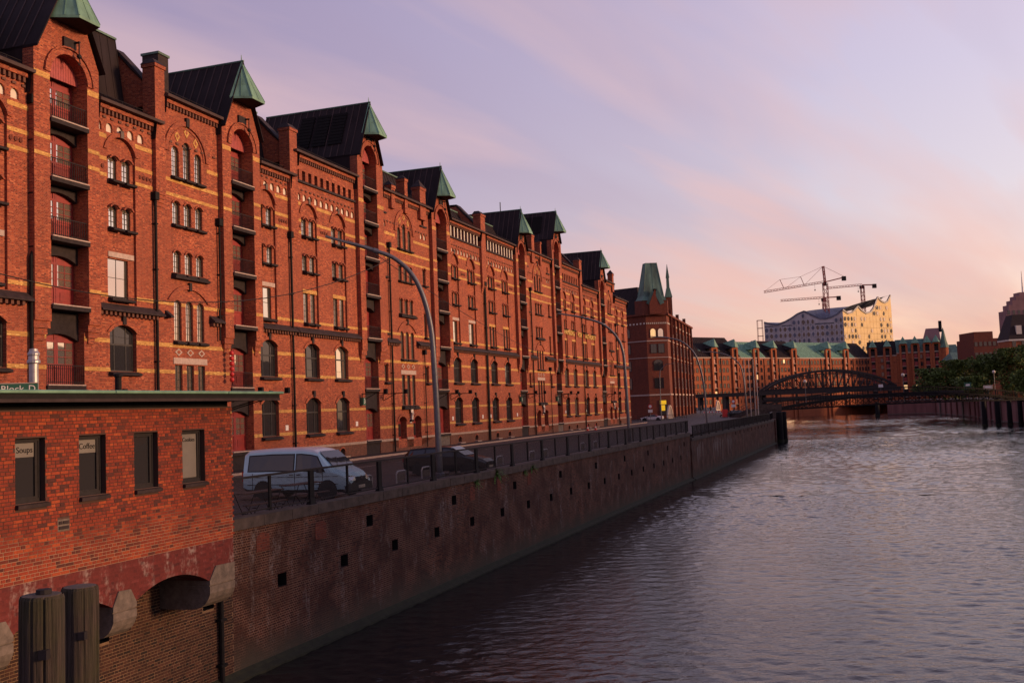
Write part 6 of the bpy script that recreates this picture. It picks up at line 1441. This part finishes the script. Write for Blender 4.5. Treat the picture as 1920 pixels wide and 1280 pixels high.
# ------------------------------------------------------------------ bridges
fbz = lambda x: 4.75-((x-79)/29.5)**2*2.4
fr = empty('footbridge', (0, 0, 0), 0, label='low dark iron footbridge with a slightly arched lattice railing over the canal', cat='bridge')
def fbp(t, side): x = 49.0+t*(128-49.0); return (x, 195.5+(x-50)*0.25+(0 if side == 0 else 3.4))
for side in (0, 1):
    m = MB(); n = 34; tops = []; mids = []; bots = []
    for i in range(n+1):
        x, y = fbp(i/n, side); tops.append(Vector((x, y, fbz(x)))); mids.append(Vector((x, y, fbz(x)-1.25))); bots.append(Vector((x, y, 1.45-((x-79)/30)**2*0.35)))
    for i in range(n): m.obox(tops[i], tops[i+1], 0.14, 0.14); m.obox(mids[i], mids[i+1], 0.18, 0.28); m.obox(bots[i], bots[i+1], 0.2, 0.26)
    m.build('girder', 'black_paint', fr, uv=False)
    m = MB()
    for i in range(n+1): m.obox(tops[i], bots[i], 0.11, 0.11)
    m.build('hanger', 'black_paint', fr, uv=False)['kind'] = 'stuff'
    m = MB()
    for i in range(n):
        m.obox(mids[i], bots[i+1], 0.09, 0.09); m.obox(bots[i], mids[i+1], 0.09, 0.09)
        k0 = tops[i].lerp(mids[i], .5); k1 = tops[i+1].lerp(mids[i+1], .5); m.obox(k0, k1, 0.05, 0.05)
        for k in range(1, 4): a = tops[i].lerp(tops[i+1], k/4); c = mids[i].lerp(mids[i+1], k/4); m.obox(a, c, 0.03, 0.03)
    m.build('lattice', 'black_paint', fr, uv=False)['kind'] = 'stuff'
m = MB()
for i in range(34):
    (x0, y0), (x1, y1) = fbp(i/34, 0), fbp((i+1)/34, 0); m.add([(x0, y0, fbz(x0)-1.35), (x1, y1, fbz(x1)-1.35), (x1, y1+3.4, fbz(x1)-1.35), (x0, y0+3.4, fbz(x0)-1.35), (x0, y0, fbz(x0)-1.6), (x1, y1, fbz(x1)-1.6), (x1, y1+3.4, fbz(x1)-1.6), (x0, y0+3.4, fbz(x0)-1.6)], [(0, 1, 2, 3), (7, 6, 5, 4), (0, 4, 5, 1), (3, 2, 6, 7)])
m.build('deck', 'steel_blue', fr, uv=False)
pp_ = empty('mooring_pile', (137.6, 380, 0), 0, label='lone dark pile standing in the water beyond the footbridge', cat='pile'); m = MB(); m.lathe([(0.85, WZ-2), (0.8, 0.6), (0.4, 0.8)], 12); m.build('trunk', 'black_paint', pp_, uv=False); m = MB(); m.lathe([(0.95, WZ-.1), (0.95, WZ+.5)], 12); m.build('weed_collar', 'moss', pp_, uv=False)
gl_ = [(108.2, 225, 7.5, 1.0), (79.5, 204, 7.2, 2.6), (58.3, 200, 6.6, 2.1)]
for (x, y, zt, zb), l in zip(gl_, ('white globe lamp at the right bank end of the footbridge', 'white globe lamp on the middle of the footbridge', 'white globe lamp before the arched bridge, left end of the footbridge')):
    g = empty('globe_lamp', (x, y, zb), 0, label=l, cat='lamp', group='globe lamps on the footbridge'); m = MB(); m.tube([(0, 0, -1.0), (0, 0, zt-zb-0.3)], [0.09, 0.06], 8); m.build('post', 'lamp_grey', g, uv=False); m = MB(); m.sphere((0, 0, zt-zb), 0.36, 12, 8); m.build('globe', 'white_plaster', g, smooth=True, uv=False)
ab = empty('arch_bridge', (0, 0, 0), 0, label='dark steel arched truss bridge with a raised walkway in front of the far warehouses', cat='bridge')
xa, xb = 72.6, 111.0
az_ = lambda x: 5.8+5.3*(1-((x-(xa+xb)/2)/((xb-xa)/2))**2)**0.85
for side, yo in ((0, 290), (1, 296)):
    m = MB(); n = 18; up_ = []; lo_ = []
    for i in range(n+1): x = xa+(xb-xa)*i/n; up_.append(Vector((x, yo, az_(x) if 0 < i < n else 5.8))); lo_.append(Vector((x, yo, 6.0)))
    for i in range(n): m.obox(up_[i], up_[i+1], 0.6, 0.6); m.obox(lo_[i], lo_[i+1], 0.5, 0.55)
    inn = [p.lerp(l, 0.16) for p, l in zip(up_, lo_)]
    for i in range(n): m.obox(inn[i], inn[i+1], 0.3, 0.2)
    m.build('arch', 'steel_blue', ab, uv=False)
    m = MB()
    for i in range(1, n): m.obox(up_[i], lo_[i], 0.26, 0.22)
    for i in range(1, n-1): a, c = (up_[i], lo_[i+1]) if i < n/2 else (lo_[i], up_[i+1]); m.obox(a, c, 0.2, 0.16)
    m.build('truss_member', 'steel_blue', ab, uv=False)['kind'] = 'stuff'
m = MB(); m.box(50, 112, 289.6, 296.4, 5.0, 5.5); m.box(50, 112, 289.4, 289.8, 4.6, 5.7); m.build('walkway', 'steel_blue', ab, uv=False)
m = MB(); m.box(72, 130, 289.2, 296.8, 2.6, 3.2); m.box(72, 130, 289.0, 289.3, 3.1, 3.9); m.build('road_deck', 'steel_blue', ab, uv=False)
m = MB()
for i in range(60): m.box(50+i*1.03, 50.06+i*1.03, 289.5, 289.56, 5.6, 6.7)
m.box(50, 112, 289.5, 289.58, 6.65, 6.75); m.box(50, 72, 289.5, 289.58, 6.1, 6.16); m.build('railing', 'dark_iron', ab, uv=False)
for x in (54.5, 62, 72.6): m = MB(); m.box(x-0.5, x+0.5, 291, 295, WZ-2, 5.0); m.build('pier', 'steel_blue', ab, uv=False)
# white arched parapets of the small road bridge
def white_arch(x, y, z, w, h, rz, label):
    r = empty('arched_parapet', (x, y, z), rz, label=label, cat='parapet'); m = MB(); n = 14
    P = [Vector((w*(i/n-.5), 0, h*(1-(2*i/n-1)**2))) for i in range(n+1)]
    for i in range(n): m.obox(P[i], P[i+1], 0.35, 0.32)
    m.build('arch', 'cream_paint', r, uv=False); m = MB()
    for i in range(2, n-1): m.obox(P[i], (P[i].x, 0, 0), 0.08, 0.08)
    m.box(-w/2, w/2, -0.1, 0.1, -0.05, 0.15); m.build('bars', 'cream_paint', r, uv=False)
white_arch(31.6, 204.0, 0.35, 3.2, 2.5, R(62), 'white arched bridge parapet behind the white convertible')
white_arch(51.8, 255, 1.15, 3.4, 2.3, R(60), 'white arched bridge parapet farther off, behind the red and white barriers')

# ------------------------------------------------------------------ steps, barriers, people by the far square
st = empty('steps', (41.8, 186.5, 0), R(35), label='dark stone steps with iron handrails up to the footbridge', cat='steps')
for i in range(10): m = MB(); m.box(i*0.55, 6.5, 0, 3.0, i*0.16, (i+1)*0.16); m.build('step', 'coping_stone', st, uv=False)
for yy in (0, 1.5, 3.0):
    m = MB(); m.tube([(0, yy, 1.0), (5.5, yy, 2.6)], 0.05, 6); m.tube([(0, yy, 0.5), (5.5, yy, 2.1)], 0.04, 6)
    for i in range(5): m.tube([(i*1.35, yy, i*0.39), (i*1.35, yy, 1.0+i*0.39)], 0.04, 6)
    m.build('handrail', 'dark_iron', st, uv=False)
m = MB(); m.box(46.2, 50.5, 189.5, 199, -0.5, 1.35); m.box(46.2, 50.5, 189.4, 189.7, 1.35, 2.4); tag(m.build('landing', 'coping_stone', uv=False), 'dark walled landing where the footbridge meets the quay', 'landing')
def barrier(x, y, rz, label):
    r = empty('barrier', (x, y, 0.3), rz, label=label, cat='barrier', group='red and white barriers on the far square'); m = MB(); m.box(-1.1, 1.1, -0.05, 0.05, 0.75, 1.0)
    m.build('board', 'white_paint', r, uv=False)
    m = MB()
    for k in range(4): m.box(-1.0+k*0.55, -0.75+k*0.55, -0.06, 0.06, 0.74, 1.01)
    m.build('stripe', 'signal_red', r, uv=False)
    m = MB(); m.box(-1.0, -0.95, -0.03, 0.03, 0, 0.8); m.box(0.95, 1.0, -0.03, 0.03, 0, 0.8); m.box(-1.2, -0.8, -0.3, 0.3, 0, 0.1); m.box(0.8, 1.2, -0.3, 0.3, 0, 0.1); m.build('foot', 'rubber', r, uv=False)
for i, (x, y) in enumerate(((40.5, 209.5), (42.9, 209.0), (45.2, 208.0))): barrier(x, y, R(-8), 'red and white barrier board, %s in the row of three' % ('left one', 'middle one', 'right one')[i])
m = MB(); m.box(-0.45, 0.45, -0.4, 0.4, 0.3, 1.75); o = m.build('red_bin', 'signal_red', None, loc=(40.6, 193.5, 0), uv=False); tag(o, 'bright red box standing near the steps', 'box')
for x, y, zb, c, l in ((25.6, 189, 0, 'white_paint', 'round sign on a post by the corner house railing'), (44.5, 203.5, 0.3, 'white_paint', 'no entry style round sign above a white plate near the steps')):
    r = empty('traffic_sign', (x, y, zb), R(-6), label=l, cat='sign'); m = MB(); m.tube([(0, 0, 0), (0, 0, 3.2)], 0.05, 6); m.build('post', 'lamp_grey', r, uv=False)
    m = MB(); m.lathe([(0.42, 0), (0.42, 0.03)], 16); m.lathe([(0.28, 0.03), (0.28, 0.05)], 16, m=1); o = m.build('disc', ['signal_red', 'white_paint'], r, loc=(0, -0.06, 2.9), uv=False); o.rotation_euler = (math.pi/2, 0, 0)
    m = MB(); m.box(-0.42, 0.42, -0.07, -0.04, 1.75, 2.3); m.build('plate', 'white_paint', r, uv=False)
# work site cones and hurdle at the end of the long front
for i, (x, y) in enumerate(((9.9, 137.5), (11.2, 140.2))):
    r = empty('traffic_cone', (x, y, 0), 0, label='red and white traffic cone before the far end warehouse, %s one' % ('left', 'right')[i], cat='cone'); m = MB(); m.lathe([(0.24, 0), (0.24, 0.05), (0.17, 0.05), (0.13, 0.30)], 10); m.lathe([(0.131, 0.30), (0.10, 0.5)], 10, m=1); m.lathe([(0.101, 0.5), (0.05, 0.8)], 10); m.build('cone', ['signal_red', 'white_paint'], r, uv=False)
def person(x, y, z, rz, cloth, label, stride=0.18, lean=0.0):
    """one continuous skinned body"""
    r = empty('person', (x, y, z), rz, label=label, cat='person', group=None)
    V = [(0, 0, .95), (0, 0, 1.15), (0, .01, 1.38), (0, .0, 1.50), (0, -.02, 1.60), (0, -.02, 1.72), (.10, 0, .90), (.11, -stride*.6, .50), (.11, -stride, .06), (.12, -stride-.14, .03), (-.10, 0, .90), (-.11, stride*.4, .50), (-.11, stride, .06), (-.12, stride-.14, .03), (.19, .01, 1.41), (.25, .05, 1.14), (.23, -.06, .90), (.23, -.10, .82), (-.19, .01, 1.41), (-.25, .03, 1.14), (-.23, -.10, .92), (-.23, -.13, .84)]
    Ed = [(0, 1), (1, 2), (2, 3), (3, 4), (4, 5), (0, 6), (6, 7), (7, 8), (8, 9), (0, 10), (10, 11), (11, 12), (12, 13), (2, 14), (14, 15), (15, 16), (16, 17), (2, 18), (18, 19), (19, 20), (20, 21)]
    rad = [.15, .14, .16, .06, .095, .085, .10, .075, .05, .045, .10, .075, .05, .045, .07, .05, .04, .035, .07, .05, .04, .035]
    me = bpy.data.meshes.new('body'); me.from_pydata(V, Ed, []); o = bpy.data.objects.new('body', me); link(o, r)
    md = o.modifiers.new('skin', 'SKIN')
    for sv, q in zip(me.skin_vertices[0].data, rad): sv.radius = (q, q*.8)
    me.skin_vertices[0].data[0].use_root = True
    o.modifiers.new('sub', 'SUBSURF').levels = 1; me.materials.append(MATS[cloth])
    m = MB(); m.sphere((0, -.02, 1.68), 0.112, 10, 7, sz=1.15); m.build('head', 'brown_skin', r, smooth=True, uv=False)
    m = MB(); m.sphere((0, .0, 1.73), 0.12, 10, 6, sz=0.8); m.build('hair', 'dark_cloth', r, smooth=True, uv=False)
for i, (x, y, z, c, l) in enumerate(((41.6, 230, 0.75, 'dark_cloth', 'person in dark clothes standing with others by the far lamp post, leftmost'), (42.9, 230.5, 0.75, 'dark_cloth', 'person in dark clothes, second from the left by the far lamp post'), (44.0, 230, 0.75, 'pale_cloth', 'person in pale clothes near the far barriers'), (45.2, 231, 0.75, 'dark_cloth', 'person in dark clothes right of the one in pale clothes'))): person(x, y, z, R(40*i), c, l)
m = MB(); n = 22
for i in range(n+1): m.box(24+i*0.45, 24.05+i*0.45, 196+i*0.1, 196.05+i*0.1, 0, 1.1)
m.obox((24, 196, 1.1), (34, 198.2, 1.1), 0.07, 0.06); m.obox((24, 196, 0.55), (34, 198.2, 0.55), 0.05, 0.04); r_ = m.build('hurdle_railing', 'dark_iron', uv=False); tag(r_, 'dark iron railing along the foot of the corner house', 'railing')

# ------------------------------------------------------------------ black piles at the quay corner and the right bank
for x, y, t, l in ((47.9, 181.5, 0.6, 'thick black pile against the quay corner'), (49.3, 183.5, 0.45, 'thinner black pile standing clear of the quay corner')):
    r = empty('mooring_pile', (x, y, 0), 0, label=l, cat='pile'); m = MB(); m.lathe([(t, WZ-2), (t*0.95, 0.9), (t*0.6, 1.0)], 14); m.build('trunk', 'black_paint', r, uv=False); m = MB(); m.lathe([(t*1.1, WZ-0.1), (t*1.1, WZ+0.5)], 14); m.build('weed_collar', 'moss', r, uv=False)
RB = [(20.0, -40.0), (60.0, 70.0), (92.0, 160.0), (114.3, 225.3), (116.5, 240.0), (139.4, 304.0), (157.0, 373.0), (147.0, 395.0)]
m = MB()
for a, c in zip(RB[:-1], RB[1:]): m.add([(*a, WZ-2), (*c, WZ-2), (*c, 0.9), (*a, 0.9)], [(0, 1, 2, 3)])
rbw = m.build('bank_wall', 'sheet_wall'); tag(rbw, 'dull red right bank quay wall behind the footbridge', 'quay wall')
m = MB()
for a, c in zip(RB[:-1], RB[1:]): m.obox((*a, 0.95), (*c, 0.95), 0.7, 0.3); m.obox((*a, WZ+0.35), (*c, WZ+0.35), 0.5, 0.25)
m.build('coping', 'grey_stone', rbw, uv=False)
for i in range(14):
    f = i/13; a, c = (Vector(RB[4]), Vector(RB[6])); p = a.lerp(Vector(RB[5]), min(1, f*2)) if f < .5 else Vector(RB[5]).lerp(c, f*2-1); m = MB(); m.box(p.x-0.55, p.x-0.1, p.y-0.3, p.y+0.3, WZ-1, 0.7); m.build('fender_pile', 'sheet_wall' if i % 4 else 'grey_stone', rbw, uv=False)
for i, (x, y) in enumerate(((104.0, 222), (107.2, 222.5), (109.6, 222.0), (113.0, 224.0))):
    r = empty('mooring_pile', (x, y, 0), 0, label='tall dark pile before the right bank wall, %s of four' % ('leftmost', 'second from left', 'third from left', 'rightmost')[i], cat='pile', group='dark piles by the right bank'); m = MB(); m.lathe([(0.55, WZ-2), (0.5, 1.5), (0.3, 1.6)], 12); m.build('trunk', 'black_paint', r, uv=False); m = MB(); m.lathe([(0.6, WZ-.1), (0.6, WZ+.5)], 12); m.build('weed_collar', 'moss', r, uv=False)
m = MB(); m.add([(*p, 0.9) for p in RB]+[(160, 430, 0.9), (600, 700, 0.9), (600, -40, 0.9)], [tuple(range(len(RB)+3))]); tag(m.build('right_bank', 'cobbles', uv=False), kind='structure')
m = MB(); m.add([(130, 480, -1), (700, 300, -1), (2500, 1500, -1), (1500, 3500, -1), (-200, 3500, -1), (20, 440, -1)], [tuple(range(6))]); tag(m.build('far_ground', 'slate', uv=False), kind='structure')

# trees on the right bank
def tree(x, y, h, rad, label, n=5200, z0=0.9, trunk_h=3.0):
    r = empty('leafy_tree', (x, y, z0), 0, label=label, cat='tree', group='green trees on the right bank')
    m = MB(); m.tube([(0, 0, 0), (0.1, 0, trunk_h), (0.2, 0.1, h*0.55)], [0.32, 0.25, 0.1], 8); limbs = []
    for k in range(7): a = k*0.9+random.random(); q = (rad*0.6*math.cos(a), rad*0.6*math.sin(a), h*random.uniform(.5, .8)); m.tube([(0.1, 0, trunk_h*random.uniform(.8, 1.3)), (q[0]*.5, q[1]*.5, q[2]*.72), q], [0.14, 0.09, 0.03], 6); limbs.append(q)
    m.build('trunk', 'old_wood', r, uv=False)
    cl = [(Vector((random.gauss(0, rad*.42), random.gauss(0, rad*.42), trunk_h*.45+(h-trunk_h*.45)*random.random()**.8)), rad*random.uniform(.22, .42)) for _ in range(46)]
    c = MB()
    for i in range(n):
        p, q = random.choice(cl)
        lim = rad*(1-abs((p.z-h*.5)/(h*.62))**2)**.5 if abs(p.z-h*.5) < h*.61 else 0.3
        s_ = min(1, lim/max(.1, math.hypot(p.x, p.y)))
        d = Vector((random.gauss(0, 1), random.gauss(0, 1), random.gauss(0, .8))).normalized()*q*random.random()**.4
        o = Vector((p.x*s_, p.y*s_, p.z))+d; o.z = min(o.z, h)
        a = Vector((random.gauss(0, 1), random.gauss(0, 1), random.gauss(0, .6))).normalized(); b_ = a.cross(Vector((random.gauss(0, 1), random.gauss(0, 1), random.gauss(0, 1)))).normalized(); L = random.uniform(.24, .52)
        c.add([o-a*L, o+b_*L*.6, o+a*L, o-b_*L*.6], [(0, 1, 2, 3)], 0, random.random())
    c.build('crown', 'leaf_green', r, uv=False, tint=True)
for x, y, h, rad, l in ((133.5, 318, 10.2, 5.6, 'lowest leafy tree, at the left end of the right bank row'), (141.5, 318, 12.5, 6.5, 'leafy tree, second from the left on the right bank'), (147, 310, 13.6, 6.5, 'leafy tree in the middle of the right bank row'), (150.5, 300, 14.8, 6.5, 'tall leafy tree, before the brick house at the right edge'), (151, 285, 15.0, 6.5, 'tallest leafy tree, cut by the right edge'), (137.5, 300, 6.8, 4.5, 'low bushy tree under the tall ones, left of the lamp'), (147, 286, 8.0, 4.5, 'low bushy tree under the tallest one')): tree(x, y, h, rad, l)
def sign_board(x, y, z, w, h, m_, label, zb=0.9):
    r = empty('sign_board', (x, y, zb), R(-8), label=label, cat='sign'); q = MB(); q.box(-0.05, 0.05, 0, 0.1, 0, z-zb); q.build('post', 'lamp_grey', r, uv=False); q = MB(); q.box(-w/2, w/2, -0.05, 0.0, z-zb, z-zb+h); q.box(-w*.3, w*.3, -0.06, -0.05, z-zb+h*.45, z-zb+h*.75, 1); q.build('board', [m_, 'white_paint'], r, uv=False)
sign_board(102.6, 226, 3.9, 1.5, 1.5, 'sign_green', 'square dark sign with a white panel left of the globe lamp')
sign_board(118.5, 250, 3.6, 2.2, 1.1, 'cream_paint', 'wide pale sign board at the right edge by the bridge')
sign_board(75.6, 206, 4.9, 0.9, 0.6, 'white_paint', 'small white sign on the footbridge rail left of the middle lamp', 4.0)

# ------------------------------------------------------------------ buildings behind the trees
def block(x0, x1, y0, y1, z1, mat, label, nm='distant_building', steps=(), roof=None, win=None, z0=0):
    r = empty(nm, ((x0+x1)/2, (y0+y1)/2, 0), 0, label=label, cat='building'); cx, cy = (x0+x1)/2, (y0+y1)/2
    m = MB(); m.box(x0-cx, x1-cx, y0-cy, y1-cy, z0, z1); m.build('wall', mat, r)
    for (a, c, za, zb) in steps: m = MB(); m.box(a-cx, c-cx, y0-cy+1, y1-cy-1, za, zb); m.build('upper_storey', mat, r)
    if roof: m = MB(); d = (y1-y0)/2; m.add([(x0-cx, -d, z1), (x1-cx, -d, z1), (x1-cx, d, z1), (x0-cx, d, z1), (x0-cx+roof[1], 0, z1+roof[0]), (x1-cx-roof[1], 0, z1+roof[0])], [(0, 1, 5, 4), (1, 2, 5), (2, 3, 4, 5), (0, 4, 3)]); m.build('roof', roof[2], r)
    if win:
        m = MB(); nx, nz, ww, wh, wz0 = win
        for i in range(nx):
            for k in range(nz): x = x0-cx+(x1-x0)*(i+.5)/nx; z = wz0+(z1-wz0)*(k+.3)/nz; m.box(x-ww/2, x+ww/2, y0-cy-0.12, y0-cy, z, z+wh)
        m.build('window', 'window_glass_dark', r, uv=False)['kind'] = 'stuff'
    return r
ht = block(318.5, 352, 640, 650, 54.3, 'far_tower', 'tall stepped office tower with a mast at the right edge', 'office_tower', steps=((321, 352, 54.3, 58), (323.5, 352, 58, 61), (326, 352, 61, 63.6), (328.5, 336, 63.6, 66)), win=(10, 14, 1.6, 2.6, 6))
m = MB(); m.tube([(-3.5, -2, 64), (-3.5, -2, 80)], [0.7, 0.15], 8); m.build('mast', 'white_paint', ht, uv=False)
bh = block(149.6, 175, 300, 307, 18.5, 'far_brick', 'dark red brick house with a slate mansard at the right edge behind the trees', 'brick_house', win=(9, 5, 1.1, 1.9, 2))
m = MB(); m.frust((-13, 12.8, -3.8, 3.6, 18.5), (-10.4, 10, -2, 2, 26.0)); m.build('roof', 'slate', bh, uv=False)
for x in (-9.6, -6.0): m = MB(); m.box(x-0.8, x+0.8, -3.7, -2, 20.0, 22.6); m.build('dormer', 'white_plaster', bh, uv=False)
m = MB(); m.box(-12.9, 12.9, -3.8, 3.6, 18.0, 18.5); m.build('cornice', 'white_plaster', bh, uv=False)
block(194.4, 206.0, 420, 436, 25.4, 'red_brick_dark', 'flat topped brick block with a rooftop storey above the trees', 'brick_block', steps=((195.2, 203.2, 25.4, 28.4),), win=(6, 3, 1.2, 1.8, 12))
block(197, 216, 446, 462, 17.0, 'far_brick', 'green roofed warehouse glimpsed left of the flat topped block', 'green_roofed_house', roof=(4.5, 2, 'copper_dark'), win=(8, 4, 1.1, 1.8, 3))
block(204, 232, 425, 445, 17.5, 'far_brick', 'green roofed warehouse glimpsed right of the flat topped block', 'green_roofed_house', roof=(5.5, 2, 'copper_dark'), win=(10, 4, 1.1, 1.8, 3))
# warehouses on the near right bank, outside the picture: they shade the quay and show in the window panes
for i, (y0, y1, zt) in enumerate(((26, 84, 15.0), (86, 144, 15.5), (146, 204, 14.5))):
    d = Vector((0.339, 0.941)); p0 = Vector((52+0.36*y0, y0)); L = (y1-y0)/d.y
    r = empty('right_bank_warehouse', (p0.x, p0.y, 0), math.atan2(d.y, d.x), label='brick warehouse on the right bank, %s of the three' % ('nearest the kiosk', 'middle one', 'nearest the footbridge')[i], cat='warehouse')
    m = MB(); m.box(0, L, -16, 0, 0.9, zt-3.5); m.build('wall', 'far_brick', r)
    m = MB(); m.add([(0, 0.3, zt-3.5), (L, 0.3, zt-3.5), (L, -16, zt-3.5), (0, -16, zt-3.5), (0, -8, zt+2.5), (L, -8, zt+2.5)], [(0, 1, 5, 4), (2, 3, 4, 5), (0, 4, 3), (1, 2, 5)]); m.build('roof', 'slate', r)
    wm = MB(); wm.box(-0.6, 0.6, 0.0, 0.06, 0, 1.9); wme = wm.mesh('window', 'window_glass_dark', uv=False)
    for k in range(12):
        for z in (2.5, 5.6, 8.7): o = bpy.data.objects.new('window', wme); o.location = (L*(k+.5)/12, 0, z); link(o, r)
